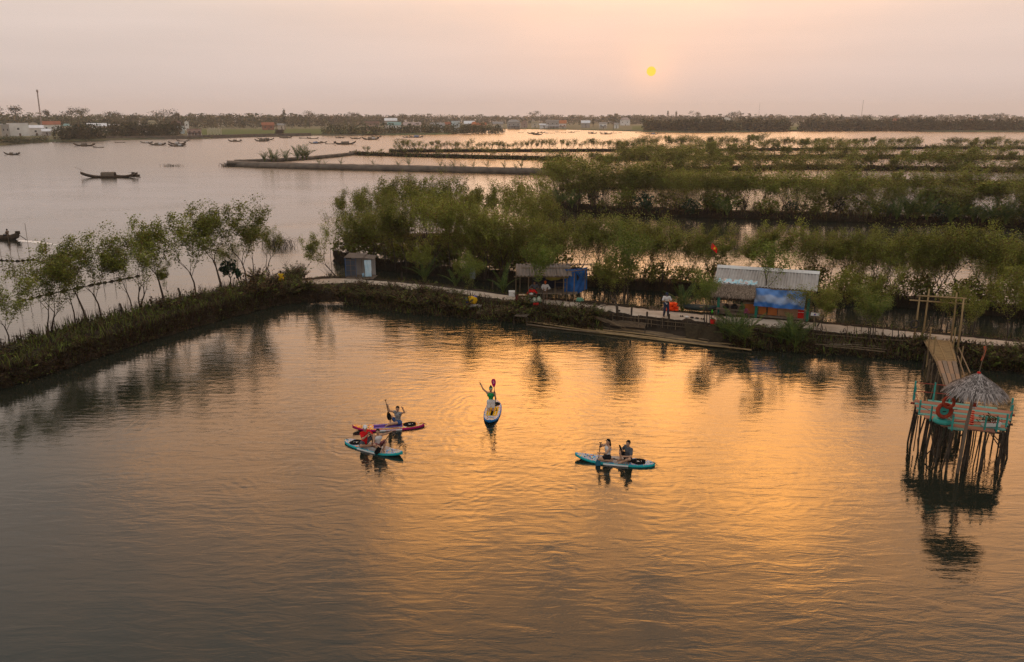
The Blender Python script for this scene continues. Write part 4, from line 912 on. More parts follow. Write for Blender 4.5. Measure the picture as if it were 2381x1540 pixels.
def cargo_mesh():
    rs = random.Random(3); mb = MB()
    for i in range(5): mb.lathe([(.0, .0), (.26, .02), (.3, .2), (.2, .4), (0, .46)], 8, (1.5+rs.uniform(0, 1.6), rs.uniform(-.3, .3), .2))
    return mb.mesh('cargo', M['mat_roof'], True)
CARGO = cargo_mesh()
def motor_mesh():
    mb = MB(); mb.box((4.2, 0, 1.15), (.5, .35, .4)); mb.tube([(4.2, 0, 1.0), (5.6, 0, -.1)], .05, 5); mb.tube([(4.1, 0, 1.2), (3.4, 0, 1.3)], .03, 4); return mb.mesh('motor', M['stake'])
MOTOR = motor_mesh()
def sampan(x0, x1, yw, kind, label, group, flip=False):
    p = G((x0+x1)/2, yw); Ln = (x1-x0)*p.y*1.0/FPX/math.cos(0)*1.0; yaw = random.Random(int(x0*7+yw)).uniform(-.18, .18); s = Ln/10.0
    t = thing('sampan' if kind != 'low' else 'canoe', label, 'boat', (p.x, p.y, 0), yaw + (PI if flip else 0), group)
    me = HULL_LOW if kind == 'low' else HULL; o = link_obj('hull', me, t); parts = [o]
    if kind in ARCH: parts.append(link_obj('canopy', ARCH[kind], t))
    if kind == 'both': parts += [link_obj('canopy', ARCH['mat'], t), link_obj('canopy', ARCH['white'], t)]; parts[-1].location.x = 1.9*s
    if kind in ('long', 'mat', 'both'): parts.append(link_obj('cargo', CARGO, t))
    if kind != 'low': parts.append(link_obj('motor', MOTOR, t))
    for q in parts: q.scale = (s, min(s, 1.15), min(s*1.05, 1.3))
    return t
LS = {'mat': 'wooden sampan with an arched woven canopy moored off the village', 'long': 'wooden sampan with a long arched canopy moored off the village', 'white': 'wooden sampan with a white sheet over its middle moored off the village',
      'both': 'wooden sampan with a woven and a white canopy side by side off the village', 'blue': 'wooden boat with a blue-grey cabin roof moored by the shore mangroves', 'low': 'low bare wooden canoe floating off the village', 'open': 'open upswept wooden sampan without canopy off the village'}
for (x0, x1, yw, k, fl) in [(173, 220, 340, 'mat', 0), (216, 242, 343.5, 'low', 0), (266, 291, 332, 'low', 0), (328, 355, 333, 'white', 0), (345, 387, 338, 'both', 0), (391, 432, 340.5, 'both', 0), (391, 434, 335.8, 'white', 0), (411, 440, 328.8, 'open', 0),
     (530, 563, 329.5, 'mat', 0), (592, 628, 329, 'long', 0), (606, 637, 325.5, 'mat', 1), (598, 620, 323.5, 'open', 0), (648, 679, 321.3, 'long', 0), (695, 722, 322, 'low', 0), (714, 741, 323, 'open', 0), (746, 754, 323.3, 'open', 0), (779, 801, 321.3, 'mat', 0), (815, 839, 323.3, 'long', 0),
     (719, 748, 334, 'blue', 0), (735, 760, 332.3, 'mat', 0), (756, 778, 335.2, 'low', 0), (777, 827, 336, 'long', 1), (841, 882, 325, 'both', 0), (863, 887, 319.2, 'open', 0), (921, 940, 324.2, 'low', 0), (936, 957, 320.2, 'mat', 0), (952, 984, 320, 'blue', 0),
     (121, 135, 331.8, 'white', 0), (1205, 1217, 309.2, 'open', 0), (1226, 1252, 311.5, 'long', 0), (1237, 1262, 314, 'long', 1), (1250, 1268, 309, 'mat', 0), (1266, 1277, 310.3, 'blue', 0), (1279, 1291, 310.3, 'low', 0), (1291, 1301, 307.8, 'mat', 0), (1304, 1316, 309.3, 'open', 0), (1320, 1337, 308.6, 'mat', 0), (1338, 1348, 306.6, 'low', 0),
     (1367, 1388, 311, 'mat', 0), (1368, 1380, 308.4, 'mat', 1), (1395, 1423, 312.4, 'mat', 0), (1396, 1406, 307.9, 'open', 0), (1426, 1434, 310.2, 'mat', 0), (1438, 1446, 309, 'mat', 0), (1477, 1493, 309.2, 'low', 0), (1500, 1516, 311.4, 'open', 0), (1508, 1530, 312.6, 'blue', 0), (1530, 1548, 310.6, 'low', 0), (1751, 1762, 310.2, 'low', 0)]:
    sampan(x0, x1, yw, k, LS[k], 'boats moored off the village (%s)' % k, fl)
sampan(9, 48, 360, 'both', 'loaded sampan with a dark heap and a pale sheet near the mangrove shore', None)
# the big lone sampan with a canoe lashed alongside
bs = sampan(192, 318, 415, 'open', 'large lone wooden sampan with an arched cabin amid the lagoon', None)
[setattr(q_, 'scale', (q_.scale[0], q_.scale[1], .85)) for q_ in bs.children]; bs.location = G(255, 413); bs.rotation_euler.z = R(7)
cab = MB(); cab.grid(lambda u, v: (-1.35+2.4*u, -.75*math.cos(PI*v), .4 + 1.05*math.sin(PI*v)**.6 + .03*math.sin(u*25)), 10, 10); cab.grid(lambda u, v: (-1.35+2.4*(1-u), -.7*math.cos(PI*v), .38 + 1.0*math.sin(PI*v)**.6), 10, 10)
co = cab.build('canopy', M['mat_roof'], bs, True); co.scale = (1.2, 1.15, .85)
for x in (-1.0, -.2, .6): q = MB(); q.grid(lambda u, v: (x+.06*u, -.77*math.cos(PI*v), .41+1.07*math.sin(PI*v)**.6), 1, 10); h_ = q.build('canopy_rib', M['bamboo_old'], bs, True); h_.scale = (1.2, 1.15, .86)
MB().tube([(-5.6, 0, 1.6), (-7.2, -.2, 2.4)], .03, 4).build('bow_pole', M['bamboo_old'], bs)
MB().tube([(-5.4, 0, 1.2), (-6.3, .3, -.2)], .025, 4).build('mooring_line', M['bamboo_old'], bs)
sampan(262, 325, 410.5, 'low', 'long low canoe lashed behind the large lone sampan', None)
# ================================================================== ALONG THE PATH
def pl(name, *a, **k):
    if name not in M: M[name] = plain(name, *a, **k)
    return M[name]
pl('corrugated_old', (.20, .165, .14), .85, (.115, .095, .08), 1.2, detail=8)
pl('corrugated_pale', (.46, .43, .40), .8, (.30, .265, .24), 1.0, detail=8)
pl('tarp_strong_blue', (.025, .13, .40), .55, (.018, .085, .28), 2.5, bump=.03, bscale=3)
pl('tarp_yellow', (.32, .28, .06), .7, (.22, .18, .04), 3)
pl('thatch', (.26, .195, .145), .95, (.155, .115, .085), 7, detail=8)
pl('thatch_grey', (.22, .185, .165), .95, (.125, .105, .095), 6, detail=8)
pl('paint_green', (.02, .17, .12), .5, (.03, .22, .16), 4)
pl('paint_turquoise', (.06, .36, .31), .6, (.04, .25, .22), 5)
pl('paint_red', (.38, .055, .025), .6, (.27, .045, .025), 5)
pl('paint_orange', (.52, .17, .05), .7, (.38, .12, .04), 1.5)
pl('paint_board', (.40, .24, .14), .8, (.30, .17, .10), 2)
pl('plank_red', (.34, .155, .10), .8, (.25, .12, .085), 3, stretch=(.4, 4, 1))
pl('plank_turquoise', (.10, .31, .27), .8, (.14, .25, .215), 3, stretch=(.4, 4, 1))
pl('red_plastic', (.55, .02, .015), .4, (.45, .02, .015), 3)
pl('white_foam', (.75, .74, .72), .8, (.66, .65, .63), 3)
pl('life_orange', (.95, .09, .01), .6, (.80, .06, .01), 6)
pl('net_brown', (.060, .045, .026), .95, (.035, .026, .016), 8, bump=.02, bscale=30)
pl('rubber', (.03, .028, .027), .7, (.05, .045, .04), 5)
pl('yellow_plastic', (.70, .42, .01), .45, (.60, .35, .01), 3)
pl('blue_plastic', (.02, .08, .45), .45, (.02, .06, .35), 3)
pl('cloth_grey', (.22, .26, .32), .9, (.15, .18, .22), 4)
pl('black_cloth', (.012, .012, .014), .7, (.02, .02, .022), 5)
pl('dark_red_cloth', (.12, .02, .02), .8, (.08, .015, .015), 5)
pl('paper', (.62, .50, .34), .9, (.70, .62, .50), 4)
pl('light_blue_plastic', (.30, .48, .62), .5, (.26, .42, .56), 4)
pl('table_wood', (.23, .14, .09), .7, (.16, .10, .065), 4, stretch=(1, 6, 1))
pl('sack_print', (.52, .52, .44), .8, (.10, .22, .10), 4.5, detail=1)
pl('flag_red', (.75, .03, .02), .7, (.62, .025, .018), 3)
pl('flag_gold', (.85, .55, .02), .7, (.80, .50, .02), 3)
pl('rail_red', (.33, .07, .045), .7, (.24, .055, .04), 5)
pl('privy_sheet', (.42, .40, .39), .6, (.34, .32, .31), 2)
pl('privy_dark', (.045, .06, .085), .5, (.065, .08, .11), 3)
pl('blue_frame', (.04, .12, .28), .5, (.03, .09, .22), 4)

def thatch_mat(name, lo, hi):
    m, t, p = new_mat(name); p.inputs['Roughness'].default_value = .9; p.inputs['Specular IOR Level'].default_value = .1
    a = t.nodes.new('ShaderNodeAttribute'); a.attribute_name = 'tint'; r = t.nodes.new('ShaderNodeValToRGB'); r.color_ramp.elements[0].color = (*lo, 1); r.color_ramp.elements[1].color = (*hi, 1)
    t.links.new(a.outputs['Fac'], r.inputs[0]); t.links.new(r.outputs[0], p.inputs['Base Color']); return m
M['thatch_strand'] = thatch_mat('thatch_strand', (.07, .050, .036), (.36, .27, .20)); M['thatch_grey_strand'] = thatch_mat('thatch_grey_strand', (.055, .045, .040), (.48, .42, .39))
def corrug(w_, l_, waves, amp=.03, th=.01, n=6):
    """corrugated sheet, w_ along x, l_ along y, centred on x, waves across x"""
    mb = MB(); nu = waves*n
    mb.grid(lambda u, v: ((u-.5)*w_, v*l_, amp*math.sin(u*waves*2*PI)), nu, 1)
    mb.grid(lambda u, v: ((.5-u)*w_, v*l_, amp*math.sin((1-u)*waves*2*PI)-th), nu, 1)
    return mb
def strands(rows, rng, n, ln, wid, droop=.25, spread=.25):
    """thatch strands lying down-slope; rows: (point, downslope dir, sideways dir)"""
    Q = []
    for i in range(n):
        p, d, s = rows(rng); l = ln*rng.uniform(.6, 1.25); sd = rng.normal()*spread; e = d + s*sd; e = e/np.linalg.norm(e); tip = p + e*l + np.array([0, 0, -droop*l*rng.uniform(0, 1)]) ; w0 = s*wid*rng.uniform(.6, 1.3)
        b = p + np.array([0, 0, rng.uniform(0, .035)]); Q.append([b - w0, b + w0, tip + w0*.3, tip - w0*.3])
    return np.array(Q)
def thatch_part(name, Q, mat, parent):
    me = quads_mesh(name, Q, np.random.default_rng(len(Q)).random(len(Q))**1.3, M[mat+'_strand']); o = link_obj(name, me, parent); o['kind'] = 'stuff'; return o

# ---- privy
pv = G(834, 650, PZ); s = FPX/pv.y; t = thing('privy', 'small roadside privy with dark panelled side and pale printed sheet', 'privy', (pv.x, pv.y, PZ+.06), R(-4))
W_, Hh, Dp = 1.85, 1.62, 1.2
x0, x1, x2, x3 = -.98, -.20, .52, 1.05
for (x, y) in [(x0, 0), (x1, -.05), (x2, -.05), (x3, .1), (x0, Dp), (x3, Dp)]: MB().tube([(x, y, -.6), (x, y, Hh)], .025, 6).build('post', M['bamboo_old'], t)
p_ = MB(); p_.box(((x0+x1)/2, .02, .85), (x1-x0-.02, .02, 1.42)); dk = p_.build('side_panel', M['privy_dark'], t)
for k in range(4): MB().box(((x0+x1)/2, -.005, .2+.42*k), (x1-x0, .03, .03)).build('batten', M['bamboo_old'], dk)
MB().box(((x0+x1)/2, -.007, .85), (.03, .03, 1.42)).build('batten', M['bamboo_old'], dk)
MB().box((x0-.015, -.012, .9), (.05, .05, 1.5)).build('frame_post', M['blue_frame'], t); MB().box((x1+.03, -.012, .9), (.05, .05, 1.5)).build('frame_post', M['blue_frame'], t)
MB().box((.15, Dp-.05, .85), (1.9, .03, 1.5)).build('back_wall', M['privy_sheet'], t)
q = MB(); q.grid(lambda u, v: (x2+(x3-x2)*u, -.06+.14*u+.025*math.sin(u*14+v*5), .18+1.3*v), 10, 8); q.grid(lambda u, v: (x3-(x3-x2)*u, .09-.14*u+.025*math.sin((1-u)*14+v*5), .18+1.3*v), 10, 8)
pl('printed_sheet', (.55, .66, .74), .6, (.30, .52, .66), 1.3, detail=2); q.build('printed_sheet', M['printed_sheet'], t, True)
MB().tube([(.2, .4, 0), (.2, .4, 1.5)], .02, 5).build('post', M['bamboo_old'], t)
b = MB(); b.lathe([(0, 0), (.10, 0), (.13, .3), (.12, .3), (.10, .04)], 12, (.35, .25, .0)); b.top('bucket', M['light_blue_plastic'], 'blue bucket standing inside the privy', 'bucket', None, True, None).location = t.location + Vector((0, 0, .08))
MB().box((.1, .55, .03), (2.2, 1.4, .06)).build('floor', M['wood_grey'], t)
rf = corrug(1.5, 1.5, 12, .025).build('roof_sheet', M['corrugated_old'], t, True, (-.35, -.12, Hh+.05)); rf.rotation_euler = (R(5), 0, R(-3))
rf = corrug(.9, 1.4, 7, .025).build('roof_sheet', M['corrugated_old'], t, True, (.85, 0, Hh-.02)); rf.rotation_euler = (R(3), R(6), R(4))

# ---- corrugated-roofed stall with blue tarpaulin
o1 = G(1280, 701, PZ+.05); s1 = FPX/o1.y; t = thing('food_stall', 'open stall with old corrugated roof and blue tarpaulin side', 'stall', (o1.x, o1.y, PZ+.05), R(-3))
def sx(px): return (px-1280)/s1
EAV, RID, DEP = 1.78, 2.25, 1.7
for (x, y, h, z0) in [(sx(1197), 0, 2.15, -.3), (sx(1227), -.15, 1.75, -1.0), (sx(1310), 0, 1.75, -.2), (sx(1318), .15, 2.1, -.2), (sx(1335), .05, 2.0, -.3), (sx(1362), .9, 2.1, -.3), (sx(1204), 2.0, 2.2, -.3), (sx(1255), 2.0, 2.25, -.3), (sx(1300), 2.0, 2.25, -.3), (sx(1290), .3, 1.8, 0)]:
    MB().tube([(x, y, z0), (x+.02, y, h)], .032, 6).build('post', M['bamboo_old'], t)
sl = math.atan2(RID-EAV, DEP); ln = math.hypot(RID-EAV, DEP)
for k in range(4):
    r_ = corrug(1.02, ln+.12, 4, .042).build('roof_sheet', M['corrugated_old'], t, True, (sx(1202)+.42+.93*k, -.12, EAV+.02*(k % 2))); r_.rotation_euler = (sl, R((-1)**k*.8), R(4))
for k in range(5):
    r_ = corrug(1.04, .75, 4, .042).build('roof_sheet', M['corrugated_old'], t, True, (sx(1222)+.42+.95*k, DEP-.1, RID+.06+.015*(k % 2))); r_.rotation_euler = (R(-6), 0, R(1.5))
for (a, b_) in [((sx(1193), -.1, EAV-.06), (sx(1316), -.1, EAV-.06)), ((sx(1210), 1.0, 2.13), (sx(1328), 1.0, 2.16)), ((sx(1200), DEP, RID), (sx(1372), DEP, RID)), ((sx(1322), .2, 2.05), (sx(1375), .9, 2.12))]:
    MB().tube([a, b_], .03, 6).build('beam', M['bamboo_old'], t)
q = MB(); q.grid(lambda u, v: (sx(1268)+(sx(1322)-sx(1268))*u, -.06+.9*v, 1.70-.30*math.sin(PI*min(1, v*1.2))*(.7+.3*math.sin(u*5)) + .02*math.sin(u*20)), 14, 8); q.build('awning_lining', M['tarp_yellow'], t, True)
q = MB()
def tarp(u, v):
    x = sx(1313)+(sx(1368)-sx(1313))*u; z0 = .42 + .30*max(0, u-.55)/.45; return (x, .75 + .75*u*u + .07*math.sin(u*11+v*3) + .05*math.sin(v*9+u*5) + .04*math.sin(u*23-v*11), z0-.1+(2.22-z0)*v)
q.grid(tarp, 22, 14); q.build('tarpaulin', M['tarp_strong_blue'], t, True)
q = MB(); q.add([(sx(1341), .72, 1.85), (sx(1348), .78, 1.55), (sx(1345), .74, 1.3), (sx(1342), .72, 1.4)], [(0, 1, 2, 3)]); q.build('tarpaulin_dark_patch', M['black_cloth'], t)  # narrow dark patch set just before the blue tarpaulin
MB().box((sx(1290), 1.9, 1.3), (3.2, .03, 1.5)).build('back_cloth', pl('back_cloth', (.03, .035, .06), .9, (.02, .02, .03), 3), t)
for k in range(9): MB().box((sx(1290)+1.4*((k/8)-.5)*2, 1.0, .5), (.33, 1.7, .04)).build('floor_plank', M['wood_grey'], t)
for (x, y) in [(-.9, .3), (0, .3), (.6, .3), (1.4, .3), (2.0, .4), (-.6, 1.6), (.4, 1.6), (1.6, 1.6)]: MB().tube([(x, y, -.3), (x, y, .5)], .045, 6).build('leg', M['stake'], t)
MB().tube([(sx(1291), .22, .52), (sx(1342), .3, .5)], .03, 6).build('floor_beam', M['bamboo_old'], t)
for z in (.95, 1.3): MB().tube([(sx(1292), .25, z+.0), (sx(1318), .25, z)], .018, 5).build('rail', M['bamboo_old'], t)
# things at the stall
def near(px, py, z): return G(px, py, z)
tb = G(1227, 700, PZ+.05); t = thing('low_table', 'low wooden table with papers under the stall roof', 'table', tb)
for k in range(4): MB().box((0, -.22+.15*k, .42), (1.25, .14, .03)).build('plank', M['table_wood'], t)
for sx_ in (-.55, .55):
    for sy_ in (-.2, .2): MB().box((sx_, sy_, .2), (.05, .05, .42)).build('leg', M['table_wood'], t)
for i, (x, y, w_, d_, m_, nm, lb) in enumerate([(-.4, -.05, .42, .3, 'paper', 'paper_sheet', 'tan paper sheet on the low table'), (-.08, .05, .3, .24, 'tarp_yellow', 'paper_sheet', 'yellowish sheet on the low table'), (.25, .02, .3, .22, 'white_foam', 'plastic_bag', 'crumpled white bag on the low table')]):
    q = MB()
    if nm == 'plastic_bag': q.lathe([(0, 0), (.13, .01), (.15, .06), (.08, .12), (0, .13)], 9)
    else: q.grid(lambda u, v: ((u-.5)*w_, (v-.5)*d_, .008+.01*math.sin(u*7)*math.sin(v*5)), 5, 4)
    q.top(nm, M[m_], lb, 'paper' if nm == 'paper_sheet' else 'bag', None, True, tb + Vector((x, y, .438)))
q = MB(); q.box((0, 0, .17), (.42, .34, .34)); q.box((0, 0, .36), (.44, .36, .04)); q.top('foam_box', M['white_foam'], 'white foam box beside the stall post', 'box', None, False, G(1190, 689, PZ+.06))
pf = G(1184, 700, PZ+.05); t = thing('bamboo_lattice', 'tilted bamboo lattice panel propped on the sand path', 'panel', pf); t.rotation_euler = (R(-52), 0, R(5))
for k in range(5): MB().box((-.5+.25*k, .32, 0), (.03, .66, .02)).build('slat', M['bamboo'], t)
for k in range(3): MB().box((0, .02+.3*k, .022), (1.06, .03, .02)).build('slat', M['bamboo'], t)
q = MB(); q.grid(lambda u, v: (-.5+1.0*u, .03+.58*v, -.012), 4, 4); q.build('mat', M['bamboo_old'], t)
for sx_ in (-.45, .45): MB().tube([(sx_, .55, 0), (sx_, .75, -.40)], .015, 5).build('prop', M['bamboo_old'], t)
def sack(px, py, mat, label, cat='sack', sc=(1, 1, 1), seed=1, name='sack'):
    rs = random.Random(seed); q = MB(); prof = [(0, 0), (.17, .02), (.21, .15), (.19, .30), (.10, .42), (.06, .46), (0, .47)]
    q.lathe(prof, 12); q.v = [((x+rs.gauss(0, .012))*sc[0], (y+rs.gauss(0, .012))*sc[1], z*sc[2]) for x, y, z in q.v]
    return q.top(name, M[mat], label, cat, None, True, G(px, py, PZ+.055))
sack(1204, 701, 'dark_red_cloth', 'dark red bag on the ground by the stall post', 'bag', (.8, .7, 1), 1, 'bag')
sack(1231, 706, 'sack_print', 'white and green printed sack before the low table', 'sack', (1.1, .8, .85), 2)
sack(1242, 706, 'sack_print', 'printed sack standing beside a dark post', 'sack', (.8, .8, .95), 3)
sack(1253, 704, 'sack_print', 'pale printed sack leaning at the bright green tree', 'sack', (.8, .8, .95), 4)
q = MB(); q.box((0, 0, .06), (.36, .22, .12)); q.top('plastic_tray', M['red_plastic'], 'small red plastic tray before the sacks', 'tray', None, False, G(1246, 709, PZ+.05))
q = MB()
for k in range(7): q.torus((.03*math.sin(k*2), .02*math.cos(k*3), .04+.03*k), .22-.012*k, .03, None, 20, 6)
q.v = [(x*1.15, y*.7, z) for x, y, z in q.v]; q.top('net_roll', pl('net_green', (.06, .28, .16), .8, (.20, .36, .28), 9), 'coiled green net lying at the canal edge of the path', 'net', None, True, G(1348, 701, PZ+.06))
# branches heaped along the canal side
rsb = random.Random(8)
for i in range(16):
    x = rsb.uniform(1352, 1432); p = G(x, interp(x, PX, P_BACK)+rsb.uniform(-2, 5), PZ+.12); a = rsb.uniform(-.7, .5); l = rsb.uniform(.4, 1.1)
    MB().tube([(-l/2, 0, 0), (0, .03, .03), (l/2, 0, .0)], [.03, .028, .02], 5).top('branch', M['stake'], 'cut branch lying along the canal edge of the path', 'branch', 'cut branches along the canal edge', False, p).rotation_euler = (0, rsb.uniform(-.1, .1), a)
for i in range(3):
    q = MB(); q.tube([(-1.1, 0, 0), (1.1, 0, 0)], .025, 6); q.top('pole', M['wood_grey'], 'thin grey pole lying on the sand path', 'pole', 'grey poles on the sand path', False, G(1360+i*8, 716+i*3, PZ+.1)).rotation_euler = (0, 0, R(-24))
# bollard log and stump along the path
def stump(px, py, z, pts, r, label, name='tree_stump'):
    p = G(px, py, z); q = MB()
    for pp in pts: q.tube(pp, [r]*(len(pp)-1)+[r*.8], 7)
    return q.top(name, M['bark'], label, 'stump', None, True, p)
stump(1432, 735, PZ, [[(.12, 0, -.3), (.05, 0, .6), (-.12, 0, 1.05)], [(-.1, 0, .98), (-.28, 0, 1.1)]], .09, 'forked grey stump leaning at the pond edge of the path')
for i, (x, y, h, lb) in enumerate([(284, 732, .75, 'short hooked dead stump on the bushy dike between two trees'), (77, 788, .55, 'dark cut stump on the bushy dike near a twin-stemmed tree'), (44, 800, .5, 'leaning cut stump on the bushy dike'), (420, 698, .85, 'tall leaning dead stump on the bushy dike'), (353, 712, .5, 'small pale stump on the bushy dike')]):
    stump(x, y, LZ, [[(.08, 0, -.3), (0, 0, h*.6), (-.08, 0, h)]], .075, lb)
# ---- stake walls along the pond side
def stake_wall(xs0, xs1, n, label, top=.12, low=-.1, seed=1, rails=2, dy=0, hv=.15):
    rs = random.Random(seed); a = G(xs0, interp(xs0, PX, P_FRONT)+dy, PZ); t = thing('stake_fence', label, 'fence', (a.x, a.y, 0))
    for i in range(n):
        x = xs0 + (xs1-xs0)*(i+rs.uniform(-.3, .3))/(n-1); p = G(x, interp(x, PX, P_FRONT)+dy+rs.uniform(-.8, .8), PZ) - t.location; r = rs.uniform(.018, .034)
        MB().tube([(p.x+rs.gauss(0, .04), p.y-.22, low), (p.x+rs.gauss(0, .03), p.y-.1, PZ+top+rs.uniform(-hv, hv))], [r, r*.85], 5).build('stake', M['stake'] if rs.random() < .7 else M['bamboo_old'], t)
    for k in range(rails):
        pts = []
        for i in range(8):
            x = xs0+(xs1-xs0)*i/7; p = G(x, interp(x, PX, P_FRONT)+dy, PZ) - t.location; pts.append((p.x, p.y-.16, PZ-.02-.28*k+rs.gauss(0, .015)))
        MB().tube(pts, .022, 5).build('rail', M['bamboo_old'], t)
    return t
stake_wall(806, 850, 9, 'short stake fence between ferns below the privy', .1, .1, 1)
stake_wall(1068, 1180, 18, 'low stake fence holding the path edge by the barrels', .08, .1, 2)
stake_wall(1182, 1262, 16, 'stake fence below the corrugated stall', .1, -.1, 3)
stake_wall(1425, 1690, 52, 'tall stake wall holding the sand path above the bamboo raft', .05, -.15, 4, 3, 2)
stake_wall(1648, 1745, 22, 'rail fence before the thatched end of the second stall', .55, -.1, 5, 2, -1, .2)
stake_wall(1750, 1880, 26, 'stake fence below the orange counter', .1, -.15, 6, 3, 1)
stake_wall(1885, 2120, 42, 'stake and pole wall along the path before the bamboo gate', -.1, -.15, 7, 4, 4)
stake_wall(1330+640, 2100, 9, 'sparse row of thin posts along the sand path before the gate', .55, .4, 8, 0, -2, .1)
# loose poles piled along that wall
for i in range(9):
    x0_, x1_ = 1905+rsb.uniform(-15, 25), 2080+rsb.uniform(-50, 30); k = i*2.6
    a = G(x0_, interp(x0_, PX, P_FRONT)+12+k, .45); b_ = G(x1_, interp(x1_, PX, P_FRONT)+8+k*1.1+rsb.uniform(-3, 5), .4)
    q = MB(); q.tube([Vector((0, 0, 0)), (b_-a)/2+Vector((0, 0, .02)), b_-a], .035, 6); q.top('bamboo_pole', M['bamboo_old'] if i % 3 else M['wood_grey'], 'long weathered pole stacked against the path wall before the gate', 'pole', 'poles stacked against the path wall', True, a)
# ---- bamboo raft poles floating along the bank
RAFT = [((1228, 742), (1700, 806)), ((1222, 750), (1690, 806)), ((1230, 754), (1720, 810)), ((1236, 757), (1752, 812)), ((1262, 741), (1560, 779)), ((1285, 738), (1600, 786)), ((1300, 746), (1680, 800)), ((1250, 748), (1640, 796)), ((1340, 750), (1735, 808)), ((1380, 768), (1757, 814)), ((1440, 765), (1650, 793)), ((1560, 786), (1742, 806))]
rr_ = random.Random(31)
for i, (a, b_) in enumerate(RAFT):
    a = (a[0]+rr_.uniform(-8, 8), a[1]+rr_.uniform(-3, 3)); b_ = (b_[0]+rr_.uniform(-14, 6), b_[1]+rr_.uniform(-2.5, 2.5))
    a = G(*a, .05+.03*(i % 3)); b_ = G(*b_, .05+.03*((i+1) % 3)); q = MB(); n = 9
    q.tube([Vector((0, 0, 0)).lerp(b_-a, k/n) + Vector((0, 0, .03*math.sin(k*1.3+i))) for k in range(n+1)], [.055*(1-.35*k/n) for k in range(n+1)], 7)
    q.top('bamboo_pole', M['bamboo'] if i % 2 else M['bamboo_old'], 'long yellow bamboo pole floating along the bank below the path', 'pole', 'bamboo poles floating along the bank', True, a)
# ---- small slatted landings on the bank
def landing(c1, c2, c3, c4, z, n, label, mat='bamboo_old', legs=True, name='bamboo_landing', dz=(0, 0)):
    A, B, C, D = G(*c1, z+dz[0]), G(*c2, z+dz[0]), G(*c3, z+dz[1]), G(*c4, z+dz[1]); t = thing(name, label, 'landing', A)
    for i in range(n):
        f = (i+.5)/n; a = A.lerp(B, f)-A; b_ = D.lerp(C, f)-A; MB().tube([a, b_], .022, 5).build('slat', M[mat], t)
    for (a, b_) in ((A.lerp(D, .1), B.lerp(C, .1)), (A.lerp(D, .9), B.lerp(C, .9))): MB().tube([a-A-Vector((0, 0, .04)), b_-A-Vector((0, 0, .04))], .03, 5).build('bearer', M['stake'], t)
    if legs:
        for q_ in (A, B, C, D): p = q_-A; MB().tube([p-Vector((0, 0, .03)), (p.x, p.y, -A.z-.3)], .03, 5).build('leg', M['stake'], t)
    return t
landing((1123, 706), (1178, 712), (1170, 731), (1105, 731), .35, 26, 'slatted bamboo landing sloping to the pond beside the barrels', dz=(.15, -.1))
landing((1206, 726), (1238, 724), (1225, 737), (1195, 735), .55, 9, 'small grey plank landing below the stall', 'wood_grey')
landing((1423, 744), (1502, 752), (1500, 764), (1418, 756), .45, 30, 'narrow bamboo shelf along the stake wall', 'bamboo_old')
for i in range(14):
    a = G(1352+i*4.5, 727+i*1.2, .75); b_ = a + Vector((1.0+.1*math.sin(i), -1.1, -.25)); MB().tube([Vector((0, 0, 0)), b_-a], .02, 5).top('bamboo_stick', M['bamboo_old'], 'split bamboo stick in the bundle spread over the ferns', 'stick', 'split bamboo sticks over the ferns', False, a)
# fishing net draped over the wall
q = MB(); a = G(1590, 752, PZ+.12); b_ = G(1676, 758, PZ+.05)
q.grid(lambda u, v: a.lerp(b_, u) + Vector((0, -.12-.75*v-.08*math.sin(u*9), -(.95*v)*(.75+.25*math.sin(u*PI)) + .06*math.sin(u*17+v*4))) - a, 26, 12); q.top('fishing_net', M['net_brown'], 'brown fishing net draped over the stake wall', 'net', None, True, a)
# mooring posts in front of the shelf
for i, (x, y, h) in enumerate([(1466, 763, 1.35), (1502, 766, 1.15), (1553, 770, 1.1), (1741, 800, 1.1), (1438, 752, .9)]):
    MB().tube([(0, 0, -.7), (.03, 0, h)], [.07, .06], 7).top('mooring_post', M['stake'] if i != 3 else M['bamboo'], ['thick post before the narrow bamboo shelf', 'post at the end of the bamboo shelf', 'post beside the stake wall below the standing man', 'pale thin stake in the water below the thatched stall', 'short post under the forked stump'][i], 'post', None, False, G(x, y, .0))
# barrels
def barrel(px, py, mat, label, rot, r=.22, l=.6):
    q = MB(); q.lathe([(0, -l/2), (r*.85, -l/2), (r, -l/2+.05), (r*1.04, -.1), (r*1.04, .1), (r, l/2-.05), (r*.85, l/2), (0, l/2)], 16); q.lathe([(0, l/2), (.04, l/2), (.04, l/2+.04), (0, l/2+.04)], 8, (.09, 0, 0))
    o = q.top('barrel', M[mat], label, 'barrel', None, True, G(px, py, .55)+Vector((0, 0, r))); o.rotation_euler = rot; return o
barrel(1098, 706, 'yellow_plastic', 'big yellow plastic barrel lying on the bank', (R(90), R(25), R(50)), .25, .62)
barrel(1085, 705, 'blue_plastic', 'blue plastic drum at the bank beside a yellow barrel', (R(75), 0, R(20)), .17, .4)
barrel(1104, 700, 'blue_plastic', 'small blue drum behind the yellow barrel', (R(20), R(10), 0), .15, .38)
q = MB(); q.box((0, 0, 0), (1.3, .5, .1)); q.top('foam_slab', pl('old_foam', (.42, .38, .34), .9, (.28, .25, .22), 4), 'worn foam slab under the barrels', 'slab', None, False, G(1098, 711, .5))
